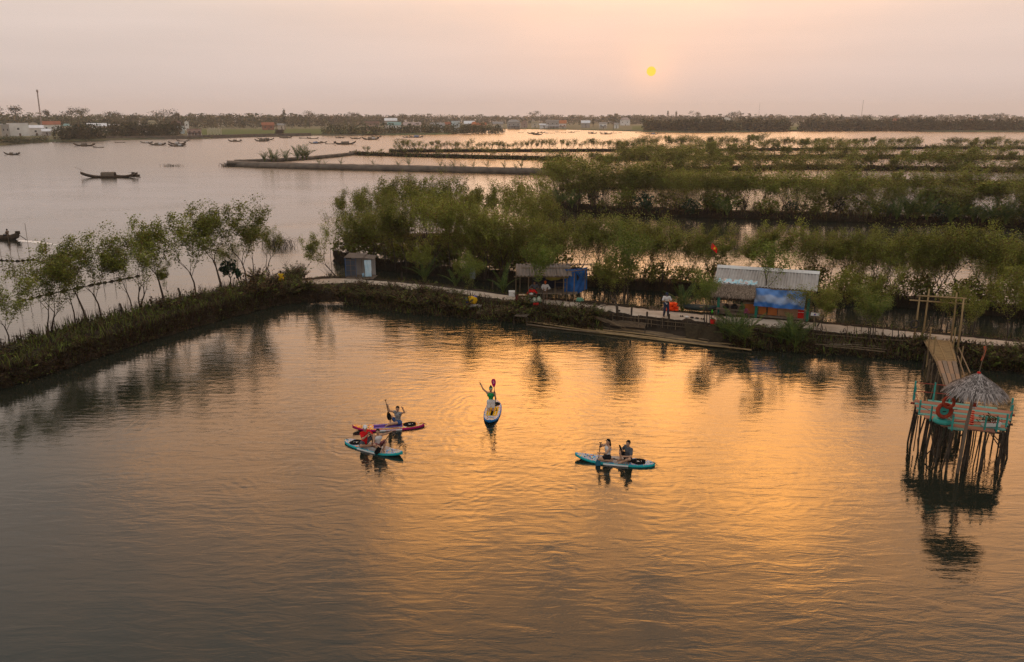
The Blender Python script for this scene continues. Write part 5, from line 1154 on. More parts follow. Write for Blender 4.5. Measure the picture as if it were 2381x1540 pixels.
# hanging cloth in the canal tree
q = MB(); q.grid(lambda u, v: (.32*(u-.5)*(.5+.9*math.sin(PI*(.2+.6*v))), .05*math.sin(u*6+v*4), .85*v), 6, 10); q.grid(lambda u, v: (-.32*(u-.5)*(.5+.9*math.sin(PI*(.2+.6*v))), .02+.05*math.sin((1-u)*6+v*4), .85*v), 6, 10)
c0 = G(1099, 672, .7); q.top('hanging_cloth', M['cloth_grey'], 'grey cloth hung on a slanting stick at the canal edge', 'cloth', None, True, c0+Vector((0, 0, .75)))
MB().tube([(0, 0, -.3), (-.1, 0, 1.7)], .03, 6).top('stick', M['stake'], 'slanting stick carrying the grey cloth', 'stick', None, False, c0+Vector((.05, .05, 0)))
# life jackets in a heap
lj = G(1563, 723, PZ+.06)
for i, (x, y, z, rx, rz) in enumerate([(-.12, .05, .0, 0, .2), (.12, .0, .02, 0, -.3), (-.08, .02, .14, .05, .6), (.14, .05, .15, 0, .1), (0, 0, .28, -.05, -.2), (.05, .03, .40, .1, .3)]):
    q = MB()
    for sgn in (-1, 1): q.lathe([(0, -.05), (.13, -.05), (.15, 0), (.13, .05), (0, .055)], 10, (sgn*.15, 0, .06))
    q.box((0, .12, .06), (.4, .12, .09)); q.v = [(x_, y_*1.25, z_) for x_, y_, z_ in q.v]
    q.top('life_jacket', M['life_orange'], 'bright orange life jacket in the heap behind the standing man', 'life jacket', 'heap of orange life jackets', True, lj+Vector((x, y, z))).rotation_euler = (rx, 0, rz)
landing((1508, 712), (1548, 714), (1555, 722), (1508, 722), PZ+.1, 12, 'low mat-topped bench at the canal edge', 'bamboo_old', True, 'bamboo_bench')
# small boat pulled up beside the stall
sb = G(1630, 722, PZ+.05); t = thing('small_boat', 'small dark green boat lying behind the sand path', 'boat', sb, R(-14)); hb = link_obj('hull', hull_mesh(.25, .2, 1.1, .5), t); hb.scale = (.24, .40, .5); hb.data.materials[0] = pl('boat_green', (.035, .05, .05), .6, (.05, .065, .065), 4); hb.location.z = .1
MB().box((0, 0, .22), (.2, .75, .03)).build('thwart', M['wood_grey'], t)
# shoes
for i in range(5):
    q = MB()
    for sgn in (-1, 1): q.lathe([(0, 0), (.045, .0), (.05, .03), (.03, .06), (0, .065)], 8, (sgn*.06, 0, 0))
    q.v = [(x, y*2.4, z) for x, y, z in q.v]; q.top('sandals', M['black_cloth'] if i != 1 else M['white_foam'], 'pair of dark sandals on the sand path' if i != 1 else 'pair of white sandals on the sand path', 'sandals', 'dark sandals on the sand' if i != 1 else None, True, G(1585+i*12, 736+i*1.6, PZ+.09)).rotation_euler = (0, 0, i*.7)

# ---- second stall: pale corrugated roof, thatch fringe, blue banner
oa, ob = G(1660, 728, PZ+.05), G(1880, 747, PZ+.05); yaw2 = math.atan2(ob.y-oa.y, ob.x-oa.x); W2 = (ob-oa).length; s2 = FPX/((oa.y+ob.y)/2)
t = thing('food_stall', 'larger stall with pale corrugated roof, thatch fringe and blue banner', 'stall', oa, yaw2); st2 = t
E2, R2, D2_ = 1.95, 2.75, 1.9
for i, x in enumerate([.25, W2*.45, W2-.1]): MB().box((x, .05, .9), (.16, .14, 2.1)).build('post', M['paint_green'], t)
for i, x in enumerate([.1, W2*.5, W2]): MB().tube([(x, 2.6, -.3), (x, 2.6, 2.3)], .05, 6).build('post', M['bamboo_old'], t)
sl2 = math.atan2(R2-E2, D2_); l2 = math.hypot(R2-E2, D2_); ns = 7; wsh = (W2+.45)/ns
for k in range(ns): r_ = corrug(wsh*1.07, l2, 5, .034).build('roof_sheet', M['corrugated_pale'], t, True, (-.15+wsh*(k+.5), -.1, E2+.012*(k % 2))); r_.rotation_euler = (sl2, 0, 0)
for k in range(ns): r_ = corrug(wsh*1.07, 1.3, 5, .034).build('roof_sheet', M['corrugated_pale'], t, True, (-.15+wsh*(k+.5), D2_-.1, R2+.012*(k % 2))); r_.rotation_euler = (-R(25), 0, 0)
q = MB(); q.add([(-.2, D2_-.34, R2-.10), (W2+.35, D2_-.34, R2-.10), (W2+.35, D2_-.1, R2+.06), (-.2, D2_-.1, R2+.06), (-.2, D2_+.15, R2-.05), (W2+.35, D2_+.15, R2-.05)], [(0, 1, 2, 3), (3, 2, 5, 4)]); q.v = [(x, y, z+.05) for x, y, z in q.v]; q.build('ridge_cap', pl('ridge_white', (.66, .64, .61), .7, (.58, .55, .52), 2), t)
for (a, b_) in [((-.3, -.1, E2-.07), (W2+.3, -.1, E2-.07)), ((-.3, 1.8, R2-.1), (W2+.3, 1.8, R2-.1))]: MB().tube([a, b_], .045, 6).build('beam', M['bamboo_old'], t)
# thatch fringe
xt0, xt1 = -.2, W2*.43; rngt = np.random.default_rng(3)
q = MB(); q.add([(xt0, -.05, E2+.02), (xt1, -.05, E2+.02), (xt1, -.8, E2-.52), (xt0, -.8, E2-.52), (xt0, -.05, E2-.06), (xt1, -.05, E2-.06), (xt1, -.8, E2-.60), (xt0, -.8, E2-.60)], [(0, 3, 2, 1), (4, 5, 6, 7), (3, 7, 6, 2), (0, 4, 7, 3), (1, 2, 6, 5)]); tf = q.build('thatch_fringe', M['thatch'], t)
def rowsf(r):
    u, v = r.random(), r.random()**.8; return np.array([xt0+(xt1-xt0)*u, -.02-.78*v, E2+.03-.56*v]), np.array([0, -.82, -.57]), np.array([1., 0, 0])
thatch_part('thatch_strands', strands(rowsf, rngt, 3200, .24, .016, .3, .5), 'thatch', tf)
# blue banner hung from the eave
def banner_mat():
    m, tt, p = new_mat('blue_banner'); p.inputs['Roughness'].default_value = .55; co = tt.nodes.new('ShaderNodeTexCoord'); sp = tt.nodes.new('ShaderNodeSeparateXYZ'); tt.links.new(co.outputs['Object'], sp.inputs[0])
    nz = tt.nodes.new('ShaderNodeTexNoise'); nz.inputs['Scale'].default_value = 1.6; nz.inputs['Detail'].default_value = 4; tt.links.new(co.outputs['Object'], nz.inputs['Vector'])
    ad = tt.nodes.new('ShaderNodeMath'); ad.operation = 'MULTIPLY_ADD'; tt.links.new(nz.outputs['Fac'], ad.inputs[0]); ad.inputs[1].default_value = .45; tt.links.new(sp.outputs['Z'], ad.inputs[2])
    r = tt.nodes.new('ShaderNodeValToRGB')
    for i, (q_, c) in enumerate([(.0, (.02, .13, .42)), (.42, (.02, .14, .45)), (.55, (.26, .36, .55)), (.85, (.34, .42, .60)), (1.0, (.10, .25, .60))]):
        e = r.color_ramp.elements[i] if i < 2 else r.color_ramp.elements.new(q_); e.position = q_; e.color = (*c, 1)
    tt.links.new(ad.outputs[0], r.inputs[0]); tt.links.new(r.outputs[0], p.inputs['Base Color']); return m
bx0, bx1 = W2*.435, W2*.955; q = MB()
q.grid(lambda u, v: (bx0+(bx1-bx0)*u - .06*(1-v), -.18-.16*(1-v)+.07*math.sin(u*9+v*5)+.045*math.sin(u*23-v*7)+.03*math.sin(u*41+v*17), .0+1.16*v-.04*math.sin(PI*u)*(v > .9)), 30, 14)
q.build('banner', banner_mat(), t, True, (0, 0, E2-1.2))
# counter
xc = [(W2*.31, W2*.46, 'paint_orange'), (W2*.47, W2*.67, 'paint_orange'), (W2*.675, W2*.885, 'paint_board')]
for (a, b_, m_) in xc: MB().box(((a+b_)/2, .25, .42), (b_-a-.015, .05, .62)).build('counter_panel', M[m_], t)
MB().box((W2*.6, .4, .76), (W2*.6, .45, .04)).build('counter_top', M['wood_grey'], t)
MB().box((W2*.5, 1.3, .06), (W2, 2.6, .12)).build('floor', M['wood_grey'], t)
MB().box((W2*.5, 2.55, 1.1), (W2*.98, .04, 1.5)).build('back_wall', pl('back_dark', (.05, .035, .025), .9, (.09, .06, .04), 3), t)
MB().box((W2*.18, -.15, .38), (W2*.30, .32, .05)).build('bench_top', M['wood_grey'], t)
for x in (.2, W2*.31): MB().box((x, -.15, .18), (.06, .28, .38)).build('bench_leg', M['wood_grey'], t)
MB().tube([(.45, .1, .2), (1.0, .5, 1.3)], .03, 6).build('prop_pole', M['bamboo'], t)
def on2(x, y, z): return oa + Matrix.Rotation(yaw2, 3, 'Z') @ Vector((x, y, z))
for i, (x, y, sc) in enumerate([(.75, -.12, .8), (1.25, -.1, .9), (1.75, -.05, .7)]):
    q = MB(); q.lathe([(0, 0), (.2, .02), (.24, .14), (.17, .3), (.06, .36), (0, .37)], 12); q.v = [(a*sc*1.1, b_*sc*.8, c*sc) for a, b_, c in q.v]
    q.top('bag', M['black_cloth'], 'black bag on the bench under the thatch', 'bag', 'black bags on the bench under the thatch', True, on2(x, y, .405))
rngp = np.random.default_rng(8); Cq = rngp.normal(size=(120, 3))*np.array([.12, .1, .1])+np.array([0, 0, .35])
ft = thing('flower_pot', 'pot of pink flowers at the stall bench', 'plant', on2(2.05, -.35, 0)); MB().lathe([(0, 0), (.09, 0), (.12, .22), (.1, .22), (0, .2)], 10).build('pot', M['rubber'], ft)
link_obj('flowers', quads_mesh('flowers', leaf_quads(Cq, .04, rngp), np.full(120, .5), plain('pink_petal', (.42, .08, .25), .7)), ft)
for (x, nm) in ((W2*.915, 'a'), ): 
    cr = thing('plastic_crate', 'red plastic crate at the end of the stall counter', 'crate', on2(x, .2, .0), yaw2); MB().box((0, 0, .36), (.36, .3, .5)).build('body', M['red_plastic'], cr)
    for k in range(2): MB().box((0, -.155, .25+.22*k), (.38, .02, .03)).build('rib', M['red_plastic'], cr)
    MB().box((0, -.16, .5), (.34, .012, .025)).build('stripe', M['white_foam'], cr); MB().box((0, -.16, .3), (.03, .02, .45)).build('rib', M['red_plastic'], cr)
    MB().box((0, 0, .05), (.34, .28, .1)).build('base', M['rubber'], cr)
# crumpled old banner lying along the eave
q = MB(); q.grid(lambda u, v: (W2*(.02+.42*u), -.02+.42*v+.05*math.sin(u*13), E2+.09+.42*v*.42 + .05*math.sin(u*21+v*9)*math.sin(v*7)+.03*math.sin(u*47)), 40, 8)
def old_banner_mat():
    m, tt, p = new_mat('old_banner'); co = tt.nodes.new('ShaderNodeTexCoord'); nz = tt.nodes.new('ShaderNodeTexNoise'); nz.inputs['Scale'].default_value = 3.2; nz.inputs['Detail'].default_value = 3; tt.links.new(co.outputs['Object'], nz.inputs['Vector'])
    r = tt.nodes.new('ShaderNodeValToRGB')
    for i, (q_, c) in enumerate([(.0, (.28, .52, .62)), (.46, (.35, .60, .68)), (.56, (.62, .64, .62)), (.62, (.40, .10, .07)), (.68, (.60, .62, .62)), (.8, (.60, .45, .10))]):
        e = r.color_ramp.elements[i] if i < 2 else r.color_ramp.elements.new(q_); e.position = q_; e.color = (*c, 1)
    tt.links.new(nz.outputs['Fac'], r.inputs[0]); tt.links.new(r.outputs[0], p.inputs['Base Color']); return m
q.top('crumpled_banner', old_banner_mat(), 'crumpled pale blue and white old banner lying on the stall eave', 'banner', None, True, oa).rotation_euler = (0, 0, yaw2)
# bucket, sign
q = MB(); q.lathe([(0, 0), (.13, 0), (.17, .36), (.155, .36), (.12, .03)], 14); bk = thing('bucket', 'red bucket with a brown base on the path by the thatch', 'bucket', G(1657, 757, PZ+.06)); q.build('body', M['red_plastic'], bk, True); MB().lathe([(.135, -.01), (.15, .12), (.165, .12)], 14).build('base_band', M['stake'], bk)
for k in range(2): MB().torus((0, 0, .36), .165, .012, None, 16, 5).build('rim', M['red_plastic'], bk)
sg = thing('sign_post', 'white sign board with a small blue and red print on a post', 'sign', G(1891, 768, PZ+.06)); sgm = FPX/sg.location.y; MB().tube([(0, 0, -.3), (0, 0, 1.0)], .035, 6).build('post', M['bamboo_old'], sg)
bd = MB(); bd.box((0, -.05, .98), (.52, .02, .18), (0, R(4), 0)); bd = bd.build('board', M['white_foam'], sg); MB().box((-.02, -.064, .97), (.10, .006, .09)).build('print', M['blue_plastic'], bd); MB().box((.0, -.0655, 1.01), (.05, .006, .05)).build('print', M['red_plastic'], bd)
q = MB(); q.lathe([(0, 0), (.05, 0), (.055, .16), (.025, .2), (.025, .25), (0, .25)], 8); q.top('water_jug', pl('lime_plastic', (.10, .60, .05), .5, (.08, .5, .04), 3), 'lime green bottle by the green post of the stall', 'bottle', None, True, on2(-.1, -.1, 0))
# flag
fl = G(1669, 716, PZ); Yf = fl.y+2.5; base = PYp(1672, 700, Yf); base.z = PZ; top_ = PYp(1655, 563, Yf); t = thing('flag', 'red flag with gold star on a leaning pole behind the stall', 'flag', base)
MB().tube([(0, 0, -.4), tuple(top_-base)], [.025, .016], 6).build('pole', M['bamboo_old'], t)
d_ = (top_-base); fr = MB(); ux = Vector((.33, 0, -.50)); vv = Vector((.10, 0, -.42))
def flagp(u, v): return d_*.995 + Vector((.42*u - .02*v, .05*math.sin(u*7+v*3), -.60*u*.75 - .42*v*(1-.25*u)))
fr.grid(flagp, 10, 6); fr.build('cloth', M['flag_red'], t, True)
stv = [flagp(.5, .5)+Vector(((.12 if k % 2 == 0 else .048)*math.sin(k*PI/5), -.03, (.12 if k % 2 == 0 else .048)*math.cos(k*PI/5))) for k in range(10)]
q = MB(); q.add(stv + [flagp(.5, .5)+Vector((0, -.03, 0))], [(k, (k+1) % 10, 10) for k in range(10)]); q.build('star', M['flag_gold'], t)

# ---- fish-trap fences in the lagoon on the left
def net_fence(pts, npost, h, label, seed, posts_tall=.0):
    rs = random.Random(seed); a = G(*pts[0]); t = thing('net_fence', label, 'fence', (a.x, a.y, 0)); P = [G(*lerp_line(pts, i/40))-t.location for i in range(41)]
    q = MB(); q.grid(lambda u, v: P[int(u*40)] + Vector((0, .02*math.sin(u*60), -.15 + v*(h*(.22+.2*math.sin(u*40)**2)))), 40, 3); q.build('net', M['net_brown'], t)
    q = MB(); q.tube([p+Vector((0, 0, h*.4+.10*math.sin(p.x*1.3))) for p in P], .014, 4); q.build('top_line', M['stake'], t)
    for i in range(npost):
        p = P[int(40*i/(npost-1))]; hh = h*rs.uniform(1.1, 1.8) + (posts_tall*rs.random()); MB().tube([(p.x, p.y, -.5), (p.x+rs.gauss(0, .08), p.y, hh)], .02, 5).build('post', M['bamboo_old'], t)
net_fence([(-40, 607), (0, 606), (39, 608), (78, 604), (112, 614)], 8, .8, 'sagging net fence in the lagoon below the motor boat', 1, 2.6)
net_fence([(45, 702), (105, 686), (211, 664), (260, 655), (325, 642)], 10, .75, 'long net fence in the lagoon behind the row of mangroves', 2, 1.6)
# brush heaps in the water
def brush(px, py, w_, h_, n, label, seed, rad=.02):
    rs = random.Random(seed); p = G(px, py); q = MB()
    for i in range(n):
        x, y = rs.gauss(0, w_*.33), rs.gauss(0, .5); a = rs.uniform(0, 6.28); l = h_*rs.uniform(.5, 1.2); q.tube([(x, y, -.2), (x+math.cos(a)*l*.35, y, l*.55), (x+math.cos(a)*l*.9, y+math.sin(a)*l*.3, l*rs.uniform(.4, 1.0))], [rad, rad*.7, rad*.4], 3, caps=False)
    q.top('brushwood', M['stake'], label, 'brushwood', None, False, (p.x, p.y, 0))
brush(645, 573, 2.6, 1.2, 150, 'heap of bare brushwood standing in the lagoon behind the mangrove row', 1)
brush(400, 387, 4.2, .75, 90, 'low clump of reeds alone in the lagoon beyond the sampan', 2, .03)
brush(531, 387, 3.0, 1.2, 130, 'dry brush on the tip of the long sandy dike', 4, .05)
brush(955, 600, 1.8, 1.2, 90, 'dark brush heap at the canal end of the grove', 3)
for i, (x, y, h) in enumerate([(918, 492, 1.5), (1145, 682, 1.1), (935, 655, .8)]):
    MB().tube([(0, 0, -.4), (.03, 0, h)], .05, 6).top('stake_in_water', M['stake'], ['lone thin stake in the lagoon before the grove', 'thick stake at the canal edge beside the young nipa palm', 'short stake in the canal behind the path'][i], 'stake', None, False, G(x, y))
# posts in the canal near the gate
for i, (x, y, tx, ty) in enumerate([(2254, 782, 2260, 740), (2258, 782, 2274, 724), (2150, 766, 2174, 727), (2186, 770, 2199, 706), (2199, 772, 2204, 752), (1830, 744, 1826, 712), (2100, 776, 2103, 756)]):
    a = G(x, y, .5); b_ = PYp(tx, ty, a.y); MB().tube([(0, 0, -.6), tuple(b_-a)], .045, 6).top('canal_post', M['stake'], ['upright post of a pair in the canal past the gate', 'slanting post of a pair in the canal past the gate', 'leaning post in the canal behind the gate', 'tall thin pole at the small jetty behind the gate', 'short block post at the small jetty', 'dark post behind the stall', 'small dark post at the path edge'][i], 'post', None, False, a)
landing((2158, 764), (2192, 766), (2192, 770), (2156, 768), .8, 8, 'small dark jetty on the canal behind the gate', 'stake', True, 'jetty')
# ================================================================== GATE, PIER AND PAVILION
g0 = G(2165, 790, PZ); t = thing('bamboo_gate', 'tall bamboo gate of four posts and two crossbars over the pier', 'gate', g0)
GP_ = []
for (bx, by, tx, ty) in [(2124, 792, 2139, 687), (2143, 790, 2161, 672), (2211, 795, 2225, 681), (2226, 815, 2241, 695)]:
    a = G(bx, by, .7); b_ = PYp(tx, ty, a.y); GP_.append((a, b_)); MB().tube([tuple(a-g0-Vector((0, 0, .9))), tuple((a+b_)/2-g0+Vector((.02, 0, 0))), tuple(b_-g0)], [.055, .05, .042], 8).build('post', M['bamboo'], t, True)
def barp(p0, p1, Y0, Y1): return PYp(*p0, Y0)-g0, PYp(*p1, Y1)-g0
Ya = GP_[0][0].y; Yb = GP_[3][0].y
MB().tube(barp((2136, 688), (2247, 694.5), GP_[0][0].y, GP_[3][0].y), .04, 7).build('crossbar', M['bamboo'], t)
MB().tube(barp((2115, 698), (2261, 708), GP_[1][0].y-.08, GP_[2][0].y-.08), .04, 7).build('crossbar', M['bamboo'], t)
ty_ = PYp(2127, 754, GP_[0][0].y-.12); MB().torus((0, 0, 0), .22, .045, Matrix.Rotation(R(90), 3, 'X'), 28, 8).top('tyre', M['rubber'], 'old black tyre hanging on a post of the bamboo gate', 'tyre', None, True, ty_)
# pier
pz0, pz1, pz2, PZF = PZ+.08, 1.25, 1.62, 1.7
A0, A1 = G(2147, 788, pz0), G(2210, 793, pz0); B0, B1 = G(2178, 840, pz1), G(2224, 842, pz1); C0, C1 = G(2200, 905, PZF), G(2238, 908, PZF)
t = thing('bamboo_pier', 'narrow bamboo and plank footbridge leading to the thatched pavilion', 'pier', A0)
n = 34
for i in range(n):
    f = (i+.5)/n; a, b_ = A0.lerp(B0, f)-A0, A1.lerp(B1, f)-A0; MB().bar(a-(b_-a)*.04, b_+(b_-a)*.04, .075, .025).build('slat', M['bamboo'], t)
for f in (0.05, .5, .95):
    for (P, Q) in ((A0.lerp(A1, f), B0.lerp(B1, f)),): MB().tube([P-A0+Vector((0, 0, .03)), Q-A0+Vector((0, 0, .03))], .025, 5).build('binding_pole', M['bamboo'], t)
rsq = random.Random(6); npk = 4
for j in range(2):
    for k in range(npk):
        f0, f1 = (k+.07)/npk, (k+.93)/npk; P0, P1 = B0.lerp(C0, j*.5), B1.lerp(C1, j*.5); Q0, Q1 = B0.lerp(C0, j*.5+.5), B1.lerp(C1, j*.5+.5); up = Vector((0, 0, (.03+.02*j+.018*(k % 2))))
        q = MB(); c = [P0.lerp(P1, f0)-A0+up, P0.lerp(P1, f1)-A0+up, Q0.lerp(Q1, f1)-A0+up, Q0.lerp(Q1, f0)-A0+up]; q.add(c+[v-Vector((0, 0, .03)) for v in c], [(0, 1, 2, 3), (7, 6, 5, 4), (0, 4, 5, 1), (1, 5, 6, 2), (2, 6, 7, 3), (3, 7, 4, 0)])
        q.build('plank', M['wood_grey'] if (k+j) % 2 else pl('plank_tan', (.30, .20, .13), .85, (.22, .15, .10), 4, stretch=(1, 5, 1)), t)
for i in range(16):
    f = i/15; e0, e1 = (A0.lerp(B0, f*2), A1.lerp(B1, f*2)) if f < .5 else (B0.lerp(C0, f*2-1), B1.lerp(C1, f*2-1))
    for e in (e0, e1):
        for k in range(2 if i > 3 else 1):
            p = e-A0; x = p.x+rsq.gauss(0, .1); y = p.y+rsq.gauss(0, .15); MB().tube([(x+rsq.gauss(0, .15), y, -A0.z-.5), (x, y, p.z-.02)], rsq.uniform(.03, .05), 6).build('pile', M['stake'] if rsq.random() < .6 else M['bamboo_old'], t)
for e in (0, 1):
    pts = [(A0, A1)[e], (B0, B1)[e], (C0, C1)[e]]; MB().tube([p-A0-Vector((0, 0, .06)) for p in pts], .04, 6).build('side_beam', M['bamboo_old'], t)
for (px, py, tx, ty, z) in [(2160, 812, 2165, 762, 1.0), (2172, 826, 2176, 782, 1.1), (2217, 812, 2222, 762, 1.0), (2234, 836, 2240, 806, 1.1)]:
    a = G(px, py, z); b_ = PYp(tx, ty, a.y); MB().tube([a-A0-Vector((0, 0, 1.3)), b_-A0], .035, 6).build('handrail_post', M['bamboo'], t)
for (p0, p1, z0, z1) in [((2229, 808), (2256, 868), 1.5, 2.0), ((2227, 828), (2243, 874), 1.4, 2.0)]: MB().tube([G(*p0, z0)-A0, G(*p1, z1)-A0], .03, 6).build('handrail', M['bamboo_old'], t)
# pavilion platform
HEX = [G(*p, PZF) for p in [(2124, 928), (2240, 938), (2352, 955), (2352, 972), (2336, 1002), (2214, 998), (2136, 962)]]
cen = sum(HEX, Vector())/len(HEX); t = thing('pavilion_deck', 'red and turquoise plank deck on stilts over the pond', 'deck', (cen.x, cen.y, 0)); DK = t
ux = (HEX[2]-HEX[0]); ux.z = 0; ux.normalize(); uy = Vector((-ux.y, ux.x, 0))
pg = [((p-cen).dot(ux), (p-cen).dot(uy)) for p in HEX]; vmin, vmax = min(p[1] for p in pg), max(p[1] for p in pg)
def span(v):
    xs = []
    for i in range(len(pg)):
        (x0_, y0_), (x1_, y1_) = pg[i], pg[(i+1) % len(pg)]
        if (y0_-v)*(y1_-v) < 0: xs.append(x0_+(x1_-x0_)*(v-y0_)/(y1_-y0_))
    return (min(xs), max(xs)) if len(xs) >= 2 else None
rot = Matrix(((ux.x, uy.x, 0), (ux.y, uy.y, 0), (0, 0, 1))); npl = 11; dv = (vmax-vmin)/npl
for k in range(npl):
    v = vmin+dv*(k+.5); sp = span(v)
    if not sp: continue
    q = MB(); q.box(rot @ Vector(((sp[0]+sp[1])/2, v, 0)) + Vector((0, 0, PZF-.02)), (sp[1]-sp[0], dv*(1.14 if k % 2 else .70), .04 if k % 2 else .036), rot); q.build('plank', M['plank_red' if k % 2 else 'plank_turquoise'], t)
for f in (.15, .5, .85):
    v = vmin+(vmax-vmin)*f; sp = span(v); MB().tube([rot @ Vector((sp[0]-.12, v, 0))+Vector((0, 0, PZF-.09)), rot @ Vector((sp[1]+.12, v, 0))+Vector((0, 0, PZF-.09))], .05, 6).build('bearer', M['rail_red'] if f == .85 else M['stake'], t)
rsq = random.Random(12); per = []
for i in range(len(HEX)):
    a, b_ = HEX[i]-cen, HEX[(i+1) % len(HEX)]-cen; m_ = max(2, int((b_-a).length/.55))
    for k in range(m_): per.append(a.lerp(b_, k/m_))
pile_pts = [p*.97 for p in per] + [rot @ Vector((rsq.uniform(-1.4, 1.5), rsq.uniform(vmin*.8, vmax*.8), 0)) for _ in range(18)]
for p in pile_pts:
    for k in range(2 if rsq.random() < .55 else 1): MB().tube([(p.x+rsq.gauss(0, .13), p.y+rsq.gauss(0, .1), -.7), (p.x+rsq.gauss(0, .04), p.y+rsq.gauss(0, .06), PZF-.06)], rsq.uniform(.022, .040), 6).build('pile', M['stake'] if rsq.random() < .75 else M['bark'], t)
for k in range(9):
    a, b_ = rsq.choice(per), rsq.choice(per); MB().tube([(a.x, a.y, .1), (a.x*.6+b_.x*.4, a.y*.6+b_.y*.4, PZF-.1)], .022, 5).build('brace', M['stake'], t)
# railing
RP = [HEX[0]-cen, (HEX[0].lerp(HEX[6], .95))-cen, HEX[6].lerp(HEX[5], .35)-cen, HEX[6].lerp(HEX[5], .98)-cen, HEX[5].lerp(HEX[4], .62)-cen, HEX[5].lerp(HEX[4], .85)-cen, HEX[4].lerp(HEX[3], .25)-cen, HEX[3]-cen, HEX[2]-cen]
for i, p in enumerate(RP): MB().box((p.x*.985, p.y*.985, PZF+.22), (.05, .05, .62)).build('rail_post', M['paint_turquoise'], t)
for z in (.30, ):
    for a, b_ in zip(RP[:-1], RP[1:]): MB().tube([a*.985+Vector((0, 0, PZF-a.z+cen.z*0+z)), b_*.985+Vector((0, 0, PZF-b_.z+z))], .014, 5).build('rail', M['rail_red'], t)
bk0, bk1 = HEX[0]-cen, HEX[0].lerp(HEX[1], .72)-cen
for p in (bk0.lerp(bk1, .0), bk0.lerp(bk1, .55), bk0.lerp(bk1, 1)): MB().box((p.x, p.y, PZF+.36), (.05, .05, .85)).build('rail_post', M['paint_turquoise'], t)
for z in (.35, .72): MB().tube([Vector((bk0.x, bk0.y, PZF+z)), Vector((bk1.x, bk1.y, PZF+z-.02))], .02, 6).build('rail', M['rail_red'], t)
for k in range(9): 
    p = C1 + Vector((.25+.02*k, .1+.16*k, -.25)) - Vector((cen.x, cen.y, 0)); MB().box(p, (.34, .07, .03)).build('step', M['paint_turquoise'], t)
# thatched umbrella roof on one post
pb = G(2226, 1100); ap = PYp(2276, 868, pb.y); t = thing('thatched_parasol', 'grey thatched conical parasol roof on a single post over the deck', 'parasol', pb); HP = ap.z; PRX = ap.x-pb.x
MB().tube([(-.02, 0, -.8), (PRX*.3, 0, HP*.5), (PRX, 0, HP-.25)], [.062, .06, .05], 8).build('post', M['wood_grey'], t, True)
RR = .95; apx = Vector((PRX, 0, HP)); rimh = .62
q = MB(); q.lathe([(.03, 0), (RR*.25, -rimh*.24), (RR*.6, -rimh*.56), (RR*.92, -rimh*.93), (RR*.86, -rimh*.96), (RR*.6, -rimh*.66), (.05, -.18)], 28, apx); rf = q.build('roof', M['thatch_grey'], t, True)
rng7 = np.random.default_rng(17)
def rowsc(r):
    a = r.uniform(0, 2*PI); f = r.random()**.6; rad = RR*(.03+.88*f); zz = -rimh*(.05+.9*f)+.03
    d = np.array([math.cos(a), math.sin(a), -.60-.35*f*f]); d /= np.linalg.norm(d); return np.array([apx.x+rad*math.cos(a), rad*math.sin(a), apx.z+zz]), d, np.array([-math.sin(a), math.cos(a), 0])
thatch_part('thatch_strands', strands(rowsc, rng7, 4200, .36, .018, .25, .28), 'thatch_grey', rf)
for k in range(8): a = k*PI/4+.2; MB().tube([apx+Vector((0, 0, -.75)), apx+Vector((RR*.75*math.cos(a), RR*.75*math.sin(a), -.62))], .02, 5).build('rib', M['bamboo_old'], t)
MB().lathe([(0, .07), (.06, .04), (.07, -.03), (0, -.05)], 8, apx).build('finial', M['red_plastic'], t)
# flag stick beyond the roof
a = G(2278, 930, PZF); a.y += .5; b_ = PYp(2294, 800, a.y+.4); fs = thing('pennant_stick', 'faded red pennant tied to a leaning stick behind the thatched parasol', 'flag', a); MB().tube([(0, 0, -.1), tuple(b_-a)], .02, 6).build('stick', M['bamboo_old'], fs)
q = MB(); d_ = b_-a; q.grid(lambda u, v: d_*(.97-.28*v) + Vector((.06*math.sin(v*3)-.09*u, -.02*math.sin(u*5+v*8), -.05*u)), 3, 8); q.build('pennant', pl('pennant', (.62, .10, .06), .8, (.5, .12, .06), 4), fs, True)
# tyre planters and other decorations
def on_deck(px, py, h=0): p = G(px, py, PZF); return p+Vector((0, 0, h))
tp = on_deck(2191, 984); MB().torus((0, 0, .10), .24, .10, None, 28, 10).top('tyre_planter', M['paint_turquoise'], 'turquoise painted tyre lying flat on the deck', 'tyre', None, True, tp)
q = MB(); q.torus((0, 0, 0), .25, .075, Matrix.Rotation(R(84), 3, 'X'), 30, 10); rt = thing('painted_tyre', 'red painted tyre with turquoise disc standing on the turquoise tyre', 'tyre', tp+Vector((.02, .02, .50))); q.build('tyre', M['paint_red'], rt, True)
MB().lathe([(0, -.02), (.19, -.02), (.19, .02), (0, .02)], 20, (0, .02, 0), Matrix.Rotation(R(84), 3, 'X')).build('disc', M['paint_turquoise'], rt)
MB().box((0, -.02, -.03), (.13, .012, .035)).build('painted_mark', M['black_cloth'], rt)
MB().torus((0, 0, 0), .20, .055, Matrix.Rotation(R(80), 3, 'X'), 28, 10).top('tyre_ring', M['paint_red'], 'smaller red painted tyre standing above the red and turquoise one', 'tyre', None, True, tp+Vector((.06, -.12, .88)))
